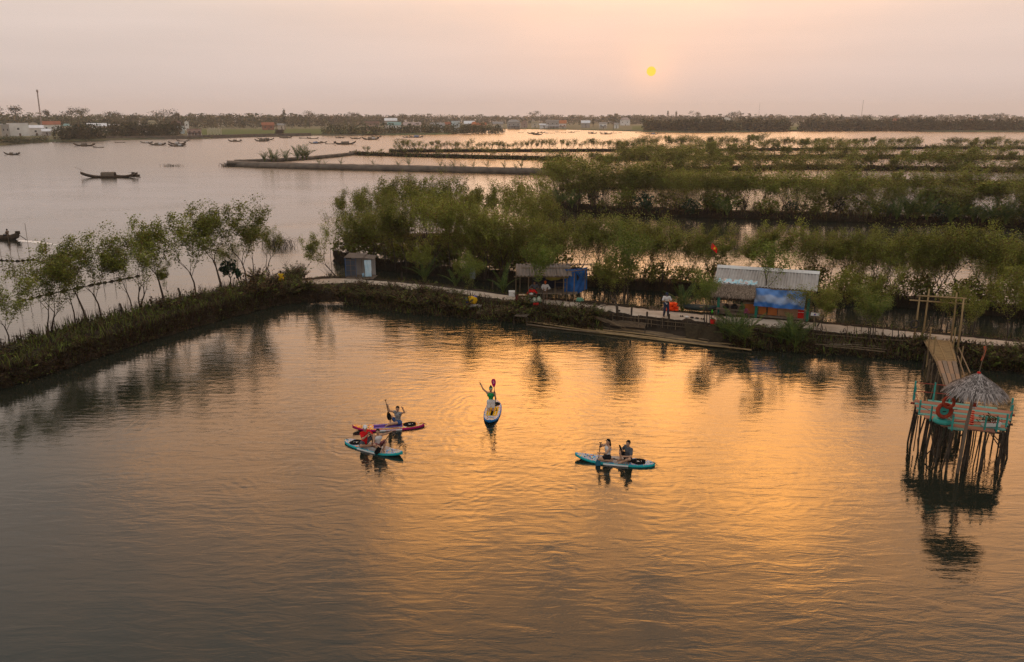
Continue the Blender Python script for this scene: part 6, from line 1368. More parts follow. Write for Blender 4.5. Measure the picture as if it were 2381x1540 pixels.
# red paper figure hanging at the post
hp = pb+Vector((.40, .1, 0)); hd = thing('red_decoration', 'red tasselled decoration hanging beside the parasol post', 'decoration', (pb.x+.44, pb.y+.35, PZF+.1))
for k in range(7): MB().lathe([(.0, .02), (.10-.006*k, .015), (.09-.006*k, -.02), (0, -.03)], 8, (0, 0, .05+.085*k)).build('tassel', M['red_plastic'], hd)
MB().lathe([(0, .12), (.10, .06), (.09, -.06), (0, -.1)], 10, (0, 0, .82)).build('lantern', M['paint_red'], hd); MB().lathe([(0, .06), (.07, 0), (0, -.06)], 8, (-.02, -.06, .72)).build('face', M['white_foam'], hd)
MB().tube([(0, 0, .9), (.05, .05, HP-PZF-.8)], .008, 4).build('cord', M['black_cloth'], hd)
pp = on_deck(2303, 991); pt_ = thing('flower_trough', 'white trough with drooping dark plants at the deck edge', 'planter', pp); MB().box((0, 0, .09), (.62, .2, .16), None, 0, .5, 1.1).build('trough', M['white_foam'], pt_)
rngd = np.random.default_rng(5); C5 = rngd.normal(size=(220, 3))*np.array([.2, .08, .09])+np.array([-.05, 0, .27]); link_obj('foliage', quads_mesh('foliage', leaf_quads(C5, .045, rngd), np.clip(.5+.3*rngd.normal(size=220), 0, 1), M['fern']), pt_)
sp_ = on_deck(2213, 972); q = MB(); q.lathe([(0, 0), (.08, 0), (.09, .18), (.07, .18), (0, .16)], 10); sk = thing('small_planter', 'small wooden stand with a pot on the deck', 'planter', sp_); q.build('pot', M['wood_grey'], sk); MB().tube([(0, 0, .15), (.02, 0, .36)], .02, 5).build('stem', M['stake'], sk); MB().box((.02, 0, .36), (.28, .05, .04)).build('arm', M['wood_grey'], sk)
# ================================================================== PADDLE BOARDS AND PEOPLE
def art_mat(name, stops, scale=5.0):
    """printed flower pattern: cells and rings in bright inks"""
    m, t, p = new_mat(name); p.inputs['Roughness'].default_value = .7; p.inputs['Specular IOR Level'].default_value = .12; nd = t.nodes.new; lk = t.links.new
    co = nd('ShaderNodeTexCoord'); mp = nd('ShaderNodeMapping'); mp.inputs['Scale'].default_value = (1, 1, 0.01); lk(co.outputs['Object'], mp.inputs[0])
    v = nd('ShaderNodeTexVoronoi'); v.inputs['Scale'].default_value = scale; lk(mp.outputs[0], v.inputs['Vector'])
    sp = nd('ShaderNodeSeparateColor'); lk(v.outputs['Color'], sp.inputs[0])
    w = nd('ShaderNodeMath'); w.operation = 'MULTIPLY_ADD'; lk(v.outputs['Distance'], w.inputs[0]); w.inputs[1].default_value = 1.5; lk(sp.outputs[0], w.inputs[2])
    fr = nd('ShaderNodeMath'); fr.operation = 'FRACT'; lk(w.outputs[0], fr.inputs[0])
    r = nd('ShaderNodeValToRGB'); r.color_ramp.interpolation = 'CONSTANT'
    for i, (q, c) in enumerate(stops):
        e = r.color_ramp.elements[i] if i < 2 else r.color_ramp.elements.new(q); e.position = q; e.color = (*c, 1)
    lk(fr.outputs[0], r.inputs[0]); lk(r.outputs[0], p.inputs['Base Color']); return m
WHT, YEL, ORG, SKYB, PUR, PNK, LBL = (.66, .66, .62), (.80, .46, .01), (.74, .16, .01), (.05, .24, .55), (.16, .10, .38), (.60, .05, .10), (.22, .50, .64)
ART_TEAL = art_mat('flower_print_teal', [(0, WHT), (.10, SKYB), (.30, LBL), (.46, YEL), (.60, WHT), (.67, PUR), (.78, LBL), (.92, ORG)])
ART_PINK = art_mat('flower_print_pink', [(0, YEL), (.22, WHT), (.28, ORG), (.44, YEL), (.62, PNK), (.76, ORG), (.86, LBL), (.93, WHT)])
ART_BLUE = art_mat('flower_print_blue', [(0, WHT), (.18, SKYB), (.32, WHT), (.5, YEL), (.64, WHT), (.78, PUR), (.88, ORG)])
pl('rail_teal', (.02, .40, .42), .35, (.02, .36, .38), 2); pl('rail_magenta', (.42, .012, .12), .35, (.36, .012, .10), 2); pl('rail_blue', (.02, .17, .46), .35, (.02, .15, .40), 2)
pl('rail_white', (.72, .73, .72), .4, (.66, .68, .68), 2); pl('pad_grey', (.40, .37, .34), .8, (.34, .31, .29), 3); pl('pad_purple', (.13, .055, .30), .8, (.11, .045, .26), 3); pl('pad_yellow', (.70, .38, .01), .8, (.62, .34, .01), 3)
pl('kick_black', (.008, .008, .009), .9, (.012, .012, .013), 4, spec=.0); pl('rail_lilac', (.45, .45, .62), .4, (.40, .42, .58), 2)
BL, BT = 3.2, .14
def bw(t):                                # half width along the board, t -1 (tail) .. 1 (nose)
    return .405*max(0.0, 1-abs(t)**(3.4 if t < 0 else 2.3))**.62 + (.03 if abs(t) > .985 else 0)
def rock(t): return .16*max(0, t-.25)**2.2/.75**2.2*1.0 + (.02*abs(t)**4 if t < 0 else 0)
def board_hull():
    mb = MB(); n = 40; K = 14; vs = []
    for i in range(n+1):
        t = -1+2*i/n; t = math.copysign(abs(t)**.85, t) if t else 0; w_ = max(.012, bw(t)); z = rock(t)
        for k in range(K):
            a = 2*PI*k/K; cx, sz = math.cos(a), math.sin(a); vs.append((t*BL/2, w_*math.copysign(abs(cx)**.45, cx), z + BT/2 + BT/2*math.copysign(abs(sz)**.6, sz)))
    mb.add(vs, [(i*K+k, (i+1)*K+k, (i+1)*K+(k+1) % K, i*K+(k+1) % K) for i in range(n) for k in range(K)] + [tuple(range(K)), tuple(n*K+K-1-k for k in range(K))])
    return mb
def deck_patch(t0, t1, f, lift, n=16, m=6, f1=None, shape=None):
    mb = MB()
    def fn(u, v):
        t = t0+(t1-t0)*u; w_ = bw(t)*f
        if shape: w_ = shape(u)
        return (t*BL/2, (2*v-1)*w_, rock(t)+BT+lift - .012*abs(2*v-1)**4*(f > .8))
    return mb.grid(fn, n, m)
def side_panel(t0, t1, side, lift=.004, z0=.02, z1=.11):
    mb = MB()
    def fn(u, v):
        t = t0+(t1-t0)*u; zz = z0+(z1-z0)*v; a = 2*(zz/BT)-1; b = math.sqrt(max(0, 1-min(1, abs(a))**(2/.6)))**.45; return (t*BL/2, side*(bw(t)*b+lift), rock(t)+zz)
    return mb.grid(fn if side < 0 else (lambda u, v: fn(1-u, v)), 12, 4)
def text_mesh(s, size, mat, ext=.001):
    cu = bpy.data.curves.new('lettering', 'FONT'); cu.body = s; cu.size = size; cu.align_x = 'CENTER'; cu.align_y = 'CENTER'; cu.extrude = ext
    o = bpy.data.objects.new('lettering', cu); COL.objects.link(o); dg = bpy.context.evaluated_depsgraph_get(); me = bpy.data.meshes.new_from_object(o.evaluated_get(dg))
    bpy.data.objects.remove(o); bpy.data.curves.remove(cu); me.materials.clear(); me.materials.append(mat); return me
def board(a, b, rail, art, pad, label, panel='rail_white', lettering=None, letter_mat='red_plastic', stripe='kick_black', nose_art=True):
    """a: tail waterline pixel, b: nose waterline pixel"""
    A, B = G(*a), G(*b); c = (A+B)/2; yaw = math.atan2(B.y-A.y, B.x-A.x); t = thing('paddle_board', label, 'paddle board', (c.x, c.y, -.035), yaw); k = (B-A).length/BL
    t.scale = (min(1.05, max(.92, k)),)*3
    board_hull().build('hull', M[rail], t, True)
    d = deck_patch(-.97, .97, .90, .002, 40, 8).build('deck_print', art, t, True)
    pd = deck_patch(-.38, .42, .66 if pad != 'pad_grey' else .78, .008, 20, 6).build('deck_pad', M[pad], t, True)
    for y in ((-.16, .16) if pad != 'pad_purple' else (-.2, .2)):
        MB().box((0, y, BT+.0105), (.78*BL/2, .012, .004)).build('groove', M['rail_white'], pd)
    MB().box((.02, 0, BT+.011), (.78*BL/2, .05 if pad != 'pad_yellow' else .12, .005)).build('centre_stripe', M[stripe], pd)
    kp = deck_patch(-.76, -.40, .8, .010, 16, 6, shape=lambda u: max(.01, .30*math.sin(PI*(u*.82+.14))**.6)).build('kick_pad', M['kick_black'], t, True)
    lg = link_obj('logo', text_mesh('A', .17, M['rail_white']), kp, (-.58*BL/2, 0, BT+.018)); lg.rotation_euler = (0, 0, R(90))
    lg = link_obj('logo', text_mesh('I', .13, M['rail_white']), kp, (-.66*BL/2, -.05, BT+.018)); lg.rotation_euler = (0, 0, R(0))
    if panel:
        for s_ in (-1, 1):
            p = side_panel(-.36, .26, s_).build('rail_panel', M[panel], t, True)
            if lettering:
                q = link_obj('lettering', text_mesh(lettering, .085, M[letter_mat]), p, (-.05*BL/2, s_*(bw(-.05)+.012), .068)); q.rotation_euler = (R(90), 0, 0 if s_ < 0 else PI)
    for i, (x, y) in enumerate([(.55, .16), (.55, -.16), (.75, .14), (.75, -.14)]): MB().lathe([(0, .012), (.02, .01), (.022, 0)], 8, (x*BL/2, y, rock(x)+BT+.004)).build('ring', M['kick_black'], t)
    MB().tube([(.55*BL/2, .16, rock(.55)+BT+.015), (.75*BL/2, -.14, rock(.75)+BT+.02)], .005, 4).build('bungee', M['kick_black'], t); MB().tube([(.55*BL/2, -.16, rock(.55)+BT+.015), (.75*BL/2, .14, rock(.75)+BT+.02)], .005, 4).build('bungee', M['kick_black'], t)
    MB().tube([(-.86*BL/2, 0, BT+.01), (-.93*BL/2, 0, BT+.045), (-1.0*BL/2, .03, BT+.02), (-1.06*BL/2, .06, .08)], .010, 5).build('leash', M['kick_black'], t)
    MB().add([(-.8*BL/2, -.005, .02), (-.66*BL/2, -.005, .02), (-.82*BL/2, -.005, -.2), (-.8*BL/2, .005, .02), (-.66*BL/2, .005, .02), (-.82*BL/2, .005, -.2)], [(0, 1, 2), (5, 4, 3), (0, 2, 5, 3), (1, 4, 5, 2), (0, 3, 4, 1)]).build('fin', M['kick_black'], t)
    MB().tube([(-.04, 0, BT+.012), (0, 0, BT+.04), (.14, 0, BT+.04), (.18, 0, BT+.012)], .012, 6).build('handle', M['kick_black'], t)
    return t
board((987, 990), (820, 1001), 'rail_magenta', ART_PINK, 'pad_purple', 'magenta-railed paddle board with purple deck pad and flower print', 'rail_white', 'SKATINGER')
board((803, 1027), (936, 1063), 'rail_teal', ART_TEAL, 'pad_grey', 'teal-railed paddle board carrying a man in red and a woman in white', 'rail_white')
board((1152, 934), (1138, 989), 'rail_blue', ART_BLUE, 'pad_yellow', 'blue-nosed paddle board with yellow deck pad', 'rail_lilac')
board((1523, 1083), (1337, 1066), 'rail_teal', ART_TEAL, 'pad_grey', 'teal-railed paddle board carrying a long-haired woman and a man in grey', 'rail_white', None)

# ---- figures: one continuous skin over jointed limbs
def surface_nets(f, lo, vox):
    """quad mesh of the zero level of f sampled on a regular grid"""
    s = f < 0; nx, ny, nz = f.shape
    corners = [(i, j, k) for i in (0, 1) for j in (0, 1) for k in (0, 1)]
    cnt = np.zeros((nx-1, ny-1, nz-1), int)
    for (i, j, k) in corners: cnt += s[i:nx-1+i, j:ny-1+j, k:nz-1+k]
    act = (cnt > 0) & (cnt < 8); idx = -np.ones(act.shape, int); ii = np.argwhere(act); idx[act] = np.arange(len(ii))
    acc = np.zeros((len(ii), 3)); w = np.zeros(len(ii))
    for a in corners:
        for ax in range(3):
            if a[ax]: continue
            b = list(a); b[ax] = 1
            fa = f[ii[:, 0]+a[0], ii[:, 1]+a[1], ii[:, 2]+a[2]]; fb = f[ii[:, 0]+b[0], ii[:, 1]+b[1], ii[:, 2]+b[2]]
            m = (fa < 0) != (fb < 0); t = np.where(m, fa/(fa-fb+1e-12), 0)
            p = np.tile(np.array(a, float), (len(ii), 1)); p[:, ax] += t; acc[m] += p[m]; w += m
    V = (ii + acc/np.maximum(w, 1)[:, None])*vox + lo; F = []
    for ax in range(3):
        o1, o2 = (ax+1) % 3, (ax+2) % 3
        a = s[tuple(slice(0, -1) if d == ax else slice(1, -1) for d in range(3))]; b = s[tuple(slice(1, None) if d == ax else slice(1, -1) for d in range(3))]
        e = np.argwhere(a != b); 
        if not len(e): continue
        flip = a[tuple(e.T)]; base = e.copy(); base[:, o1] += 1; base[:, o2] += 1
        def cell(d1, d2):
            c = base.copy(); c[:, o1] -= d1; c[:, o2] -= d2; return idx[tuple(c.T)]
        q = np.stack([cell(0, 0), cell(1, 0), cell(1, 1), cell(0, 1)], 1); q[~flip] = q[~flip][:, ::-1]; F.append(q)
    return V, np.concatenate(F)
def sdf_mesh(name, prims, mat, vox=.013, k=.03, infl=0.0, clip=None):
    P = []
    for p in prims:
        if p[0] == 'c': P += [np.array(p[1])-p[3]-.05, np.array(p[1])+p[3]+.05, np.array(p[2])-p[4]-.05, np.array(p[2])+p[4]+.05]
        else: P += [np.array(p[1])-max(p[3])-.05, np.array(p[1])+max(p[3])+.05]
    P = np.array(P); lo = P.min(0)-infl; hi = P.max(0)+infl; n = np.ceil((hi-lo)/vox).astype(int)+1
    X = np.stack(np.meshgrid(*[lo[d]+np.arange(n[d])*vox for d in range(3)], indexing='ij'), -1).astype(np.float32); D = np.full(n, 9.0, np.float32)
    for p in prims:
        if p[0] == 'c':
            a, b = np.array(p[1], np.float32), np.array(p[2], np.float32); ab = b-a; t = np.clip(((X-a) @ ab)/max(1e-9, float(ab @ ab)), 0, 1); d = np.linalg.norm(X - a - t[..., None]*ab, axis=-1) - (p[3]+(p[4]-p[3])*t)
            kk = p[5] if len(p) > 5 else k
        else:
            c, Rm, r = np.array(p[1], np.float32), np.array(p[2], np.float32), np.array(p[3], np.float32); q = ((X-c) @ Rm)/r; d = (np.linalg.norm(q, axis=-1)-1)*r.min(); kk = p[4] if len(p) > 4 else k
        h = np.clip(.5+.5*(D-d)/kk, 0, 1); D = D*(1-h)+d*h - kk*h*(1-h)
    D = D-infl
    if clip is not None: D = np.maximum(D, clip(X))
    V, F = surface_nets(D, lo, vox); me = bpy.data.meshes.new(name); me.from_pydata(V.tolist(), [], F.tolist()); me.materials.append(mat); me.polygons.foreach_set('use_smooth', [True]*len(F)); me.update(); return me
def two_bone(a, tgt, l1, l2, hint):
    d = tgt-a; L_ = d.length; L_ = min(max(L_, abs(l1-l2)+.02), (l1+l2)*.995); u = d.normalized(); e = a+u*L_
    x = (l1*l1-l2*l2+L_*L_)/(2*L_); hgt = math.sqrt(max(0, l1*l1-x*x)); hv = hint-u*hint.dot(u); hv = hv.normalized() if hv.length > 1e-4 else u.orthogonal(); return a+u*x+hv*hgt, e
UP = Vector((0, 0, 1))
SK1 = plain('skin', (.42, .235, .15), .55, (.36, .20, .13), 5); SK2 = plain('skin_fair', (.50, .30, .20), .55, (.44, .26, .17), 5); SK3 = plain('skin_tan', (.30, .165, .10), .55, (.26, .14, .085), 5)
HAIR = plain('black_hair', (.012, .009, .008), .5, (.02, .015, .012), 20); EYE = plain('eye_dark', (.01, .008, .008), .3); LIP = plain('lips', (.32, .09, .08), .5)
def plaid_mat():
    m, t, p = new_mat('plaid_shirt'); co = t.nodes.new('ShaderNodeTexCoord'); ck = t.nodes.new('ShaderNodeTexChecker'); ck.inputs['Scale'].default_value = 22
    ck.inputs['Color1'].default_value = (.045, .045, .055, 1); ck.inputs['Color2'].default_value = (.34, .33, .33, 1); t.links.new(co.outputs['Object'], ck.inputs['Vector']); t.links.new(ck.outputs[0], p.inputs['Base Color']); return m
CL = {'plaid': plaid_mat(), 'red': plain('red_shirt', (.62, .012, .015), .8, (.52, .01, .012), 5), 'white': plain('white_cloth', (.66, .63, .62), .8, (.56, .53, .53), 5), 'green': plain('green_top', (.02, .27, .08), .8, (.016, .22, .065), 5),
      'denim': plain('denim', (.045, .10, .26), .85, (.035, .08, .20), 8), 'grey': plain('grey_shirt', (.10, .11, .125), .85, (.08, .085, .10), 6), 'black': plain('black_shorts', (.014, .014, .018), .8, (.02, .02, .026), 5), 'navy': plain('navy_trousers', (.022, .03, .06), .8, (.03, .04, .075), 5),
      'floral': plain('floral_skirt', (.13, .015, .025), .85, (.36, .16, .15), 14, detail=1), 'slate': plain('slate_shorts', (.09, .10, .12), .85, (.07, .08, .095), 6), 'yellow': plain('yellow_dress', (.80, .50, .01), .8, (.68, .42, .01), 5), 'orange': plain('orange_scarf', (.70, .12, .03), .8, (.6, .10, .03), 5), 'scarf': plain('printed_scarf', (.18, .38, .22), .8, (.62, .58, .40), 12, detail=1), 'brown': plain('brown_cloth', (.12, .08, .055), .85, (.16, .11, .08), 6)}
def basis(fwd, up):
    f = Vector(fwd).normalized(); r = f.cross(Vector(up)).normalized(); u = r.cross(f); return np.array([list(r), list(f), list(u)]).T     # columns: right, forward, up
def figure(label, root, pelvis, f, hands, feet, skin=SK1, top=None, bottom=None, look=None, lean=Vector((0, 0, 1)), hair='short', H=1.62, knees=None, elbows=None, sleeve=.5, leg=.45, tank=False, hat=None, dress=False, grip=(True, True), vox=.013, crop=0.0, shoes=None, group=None):
    k = H/1.62; root = Vector(root); f = Vector(f).normalized(); r = f.cross(UP).normalized(); up = Vector(lean).normalized(); P0 = pelvis-root
    t = thing('person', label, 'person', root, 0, group)
    neck = P0 + up*.475*k; chest = P0+up*.33*k; waist = P0+up*.15*k; look = Vector(look).normalized() if look is not None else f
    hc = neck + up*.10*k + look*.018 + UP*.045*k
    sh = {s: neck - up*.045*k + r*s*.165*k for s in (1, -1)}; hp = {s: P0 + r*s*.085*k for s in (1, -1)}       # 1 = right
    body = [('c', hp[1], hp[-1], .088*k, .088*k), ('c', P0, waist, .105*k, .088*k), ('c', waist, chest, .088*k, .108*k), ('c', chest+r*.065*k, chest-r*.065*k, .096*k, .096*k), ('c', sh[1], sh[-1], .05*k, .05*k), ('c', neck-up*.04*k, hc-UP*.02, .048*k, .045*k)]
    torso = body[:5]; arms = {}; legs = {}; extra = []
    for i, s in enumerate((1, -1)):
        hint = (elbows[i] if elbows else r*s*.8 - UP*.6 - f*.2); tg = hands[i]-root; el, wr = two_bone(sh[s], tg - (tg-sh[s]).normalized()*.05, .265*k, .245*k, Vector(hint)); arms[s] = (sh[s], el, wr)
        body += [('c', sh[s], el, .046*k, .036*k), ('c', el, wr, .036*k, .025*k)]
        d = (wr-el).normalized(); side = d.cross(UP); side = side.normalized() if side.length > .1 else r; nrm = side.cross(d); pm = wr+d*.075*k; body.append(('c', wr, pm, .026*k, .030*k))
        for j, (o_, l_) in enumerate([(-.027, .060), (-.009, .070), (.009, .066), (.026, .052)]):
            b0 = pm+side*o_*k; d2 = d if not grip[i] else (d*.35+nrm*.9).normalized(); m1 = b0+d*l_*.5*k; body += [('c', b0, m1, .0105*k, .010*k, .006), ('c', m1, m1+d2*l_*.6*k, .010*k, .0085*k, .006)]
        th = wr+d*.03*k - side*.03*k; tm = th+(d*.6-side*.6+nrm*.3).normalized()*.035*k; body += [('c', th, tm, .013*k, .011*k, .008), ('c', tm, tm+(d*.8+nrm*.5).normalized()*.03*k, .011*k, .009*k, .006)]
        kh = (knees[i] if knees else f+UP*.3+r*s*.4); kn, an = two_bone(hp[s], feet[i]-root, .41*k, .40*k, Vector(kh)); legs[s] = (hp[s], kn, an)
        body += [('c', hp[s], kn, .080*k, .052*k), ('c', kn, kn.lerp(an, .35), .050*k, .052*k), ('c', kn.lerp(an, .35), an, .052*k, .032*k)]
        fd = (f*.9 - UP*.25) if an.z < kn.z-.12 else (an-kn).normalized(); fd = Vector((fd.x, fd.y, min(fd.z, .1) if an.z > .2 else -.12)); fd.normalize(); body += [('c', an-fd*.03*k, an+fd*.15*k, .034*k, .026*k)]
    Hb = basis(look, UP - look*look.dot(UP)*.6); fwdv = Vector(Hb[:, 1]); upv = Vector(Hb[:, 2]); rv = Vector(Hb[:, 0])
    body += [('e', hc+upv*.02*k, Hb, (.072*k, .090*k, .098*k)), ('e', hc+fwdv*.030*k-upv*.055*k, Hb, (.050*k, .055*k, .062*k)), ('c', hc+fwdv*.083*k+upv*.010*k, hc+fwdv*.104*k-upv*.022*k, .009*k, .013*k, .012), ('c', hc+fwdv*.076*k-upv*.058*k-rv*.018*k, hc+fwdv*.076*k-upv*.058*k+rv*.018*k, .010*k, .010*k, .01)]
    for s in (1, -1): body.append(('e', hc+rv*s*.074*k-upv*.006*k, Hb, (.011*k, .020*k, .030*k), .01))
    link_obj('body', sdf_mesh('body', body, skin, vox, .028), t)
    ey = MB()
    for s in (1, -1):
        c = hc+rv*s*.030*k+fwdv*.079*k+upv*.014*k; Mx = Matrix([list(rv), list(fwdv), list(upv)]).transposed(); o = MB().lathe([(0, -.006), (.011, -.003), (.012, 0), (.011, .003), (0, .006)], 8, c, Mx).build('eye', EYE, t)
    MB().tube([hc+fwdv*.083*k-upv*.056*k-rv*.022*k, hc+fwdv*.087*k-upv*.058*k, hc+fwdv*.083*k-upv*.056*k+rv*.022*k], .006, 5).build('mouth', LIP, t)
    # clothing follows the body
    if top:
        pr = torso[1:] if not dress else list(torso); pr = [q for q in pr]; 
        if tank: pr = [torso[2], torso[3], ('c', chest+r*.05*k+up*.06*k, sh[1]-r*.05*k, .05*k, .02*k), ('c', chest-r*.05*k+up*.06*k, sh[-1]+r*.05*k, .05*k, .02*k)] + ([] if crop else [torso[1]])
        elif crop == 0: pr += [('c', P0+up*.02*k, waist, .100*k, .09*k)]
        if sleeve > 0 and not tank:
            for s in (1, -1): a, e, w_ = arms[s]; pr.append(('c', a, a.lerp(e, min(1, sleeve)), .054*k, .052*k)); 
            if sleeve > 1:
                for s in (1, -1): a, e, w_ = arms[s]; pr.append(('c', e, e.lerp(w_, sleeve-1), .046*k, .038*k))
        if dress:
            for s in (1, -1): a, e, w_ = legs[s]; pr += [('c', a, e, .11*k, .10*k), ('c', e, e.lerp(w_, .6), .09*k, .10*k)]
        link_obj('dress' if dress else 'shirt', sdf_mesh('shirt', pr, CL[top], vox, .035, .013), t)
    if bottom:
        pr = [torso[0], ('c', P0-up*.02, P0+up*.09*k, .102*k, .096*k)]
        for s in (1, -1):
            a, e, w_ = legs[s]; pr.append(('c', a, a.lerp(e, min(1, leg)), .088*k, .078*k if leg < 1 else .062*k))
            if leg > 1: pr.append(('c', e, e.lerp(w_, leg-1), .062*k, .050*k))
        link_obj('trousers' if leg > 1 else ('skirt' if bottom == 'floral' else 'shorts'), sdf_mesh('shorts', pr, CL[bottom], vox, .03, .014), t)
    hcen = hc+upv*.028*k-fwdv*.012*k; he = [('e', hcen, Hb, (.083*k, .096*k, .100*k))]; fwn, hcn, upn = np.array(fwdv), np.array(hc), np.array(upv)
    if hair == 'long':
        bk = hc-fwdv*.06*k; he += [('c', bk, bk-UP*.16*k-f*.03, .075*k, .065*k), ('c', bk-UP*.16*k-f*.03, bk-UP*.36*k-f*.05, .065*k, .035*k)]
    if hair == 'bun': he += [('e', hc+upv*.14*k-fwdv*.03*k, Hb, (.038*k, .038*k, .038*k))]
    if hair == 'tied': he += [('e', hc-fwdv*.10*k+upv*.02*k, Hb, (.035*k, .035*k, .04*k))]
    def cl(X): d1 = ((X-hcn) @ fwn) - .035*k; d2 = ((X-hcn) @ upn) - .055*k; face = np.minimum(d1, -d2); nape = -(((X-hcn) @ upn)+.045*k); return np.maximum(face, nape if hair not in ('long',) else -9)
    link_obj('hair', sdf_mesh('hair', he, HAIR, vox*.8, .02, 0, cl), t)
    if hat:
        def hcl(X): return -(((X-hcn) @ upn) - .035*k)
        prh = [('e', hcen, Hb, (.094*k, .108*k, .110*k))]
        if hat[1] != 'scarf': prh.append(('c', hc+fwdv*.09*k+upv*.052*k, hc+fwdv*.15*k+upv*.050*k, .045*k, .03*k)) 
        o = link_obj('cap' if hat[1] == 'cap' else 'head_scarf', sdf_mesh('cap', prh, hat[0], vox*.8, .02, 0, hcl if hat[1] != 'scarf' else (lambda X: np.maximum(-(((X-hcn) @ upn)-.03*k), ((X-hcn) @ upn)-.085*k))), t)
    if shoes:
        pr = []
        for s in (1, -1): a, e, w_ = legs[s]; pr.append(('c', w_-f*.03-UP*.01, w_+f*.14*k-UP*.025, .042*k, .036*k))
        link_obj('shoes', sdf_mesh('shoes', pr, shoes, vox, .02, .004), t)
    return t
def paddle(a, b, label, turn=0.0, blade='bottom', blade_mat='kick_black', shaft='kick_black', letter=None):
    """a: grip end, b: blade tip"""
    t = thing('paddle', label, 'paddle', a); d = (b-a); Ln = d.length; u = d.normalized(); bl = .40; e = u*(Ln-bl); MB().tube([Vector((0, 0, 0)), e+u*.06], .014, 8).build('shaft', M[shaft], t)
    side = u.cross(Vector((0, 1, 0))); side = (Matrix.Rotation(turn, 3, u) @ side).normalized(); nr = side.cross(u); mb = MB(); n = 10
    def fn(sg): return lambda p, v: e+u*(bl*p) + side*(2*v-1)*(.012+.088*math.sin(PI*min(1, p*.80+.0))**.85*(1 if p < .93 else .8)) + nr*sg*(.012*(1-abs(2*v-1))*(1-p*.6)+.001)
    mb.grid(fn(1), n, 4); mb.grid(lambda p, v: fn(-1)(p, 1-v), n, 4); bo = mb.build('blade', M[blade_mat], t, True)
    MB().tube([-side*.05, side*.05], .016, 6).build('grip', M['kick_black'], t)
    if letter:
        q = link_obj('logo', text_mesh(letter, .17, M['rail_white']), bo, e+u*(bl*.62)-nr*math.copysign(.022, nr.y)); q.rotation_euler = Matrix([list(-side if side.x < 0 else side), list(-u if u.z < 0 else u), [0, -1, 0]]).transposed().to_euler()
    return t
pl('paddle_magenta', (.55, .012, .13), .5, (.48, .012, .12), 3); pl('paddle_blue', (.03, .12, .18), .4, (.025, .10, .15), 3)
DZ = .115
def at(root): return lambda px, py, dy=0.0: PYp(px, py, root.y+dy)
# woman in plaid on the magenta board
r0 = G(926, 987, DZ); W = at(r0); pel = r0+Vector((0, 0, .11)); fdir = Vector((-.55, -.83, 0))
h0, h1 = W(900, 944, -.10), W(937, 949.5, -.38)
figure('person in plaid shirt and blue shorts with both arms raised on the magenta board', r0, pel, fdir, (h0, h1), (r0+Vector((-.32, -.10, .06)), r0+Vector((-.42, -.22, .06))), SK2, 'plaid', 'denim', (-.1, -.95, -.12), Vector((.0, .02, 1)), 'tied', 1.62, (Vector((-.8, .3, .55)), Vector((-.5, -.8, .2))), (Vector((-.4, 0, -.8)), Vector((.5, .3, -.8))), .12, .42, grip=(True, False))
paddle(W(896.3, 930.5, -.12), W(906.5, 977, -.12), 'black paddle held upright by the person in plaid', shaft='kick_black')
# man in red and woman in white
r1 = G(847, 1035, DZ); W = at(r1); f1 = Vector((.72, -.69, 0)); pel = r1+Vector((0, 0, .11))
figure('person in red shirt and white cap sitting on the teal board', r1, pel, f1, (W(858, 1011.5, -.28), W(861, 1010, -.12)), (r1+Vector((.26, -.22, .06)), r1+Vector((.34, -.02, .06))), SK1, 'red', 'slate', (.15, -.95, -.1), Vector((.12, -.02, 1)), 'short', 1.68, (Vector((-.2, -.9, .15)), Vector((.8, .5, .4))), None, .6, .6, hat=(CL['white'], 'cap'))
paddle(W(857, 1007, -.24), W(876, 1040, -.20), 'black paddle held low by the person in red')
r2 = G(884, 1049, DZ); W = at(r2); f2 = Vector((.45, -.89, 0)); pel = r2+Vector((-.10, .14, .20))
figure('person in white tank top and dark floral skirt squatting on the teal board', r2, pel, f2, (W(881, 1040, -.22), W(910, 1004.5, -.10)), (r2+Vector((-.02, -.10, .05)), r2+Vector((.14, -.02, .05))), SK2, 'white', 'floral', (.05, -.97, -.1), Vector((.05, -.10, 1)), 'tied', 1.6, (Vector((-.3, -.6, .8)), Vector((.6, -.4, .8))), None, 0, .85, tank=True)
paddle(W(911, 1003, -.11), W(873, 1056, -.28), 'paddle slanting into the water before the squatting person in white')
# woman in green kneeling
r3 = G(1141.5, 955.5, DZ); W = at(r3); pel = r3+Vector((.0, .06, .42))
figure('person in green crop top and white shorts kneeling with one arm raised', r3, pel, (0, -1, 0), (W(1116.5, 892.5, .0), W(1150.3, 915, -.12)), (r3+Vector((-.10, .40, .05)), r3+Vector((.11, .40, .05))), SK2, 'green', 'white', (0, -.97, -.12), Vector((0, -.02, 1)), 'bun', 1.62, (Vector((0, -1, -.4)), Vector((0, -1, -.4))), (Vector((-.5, .3, -.6)), Vector((.15, .3, -1))), 0, .55, tank=True, crop=1, hat=(CL['scarf'], 'scarf'), grip=(False, True))
paddle(W(1154.3, 955, -.16), W(1147, 881.5, -.16), 'paddle with magenta blade held upright beside the kneeling person in green', blade_mat='paddle_magenta', letter='S')
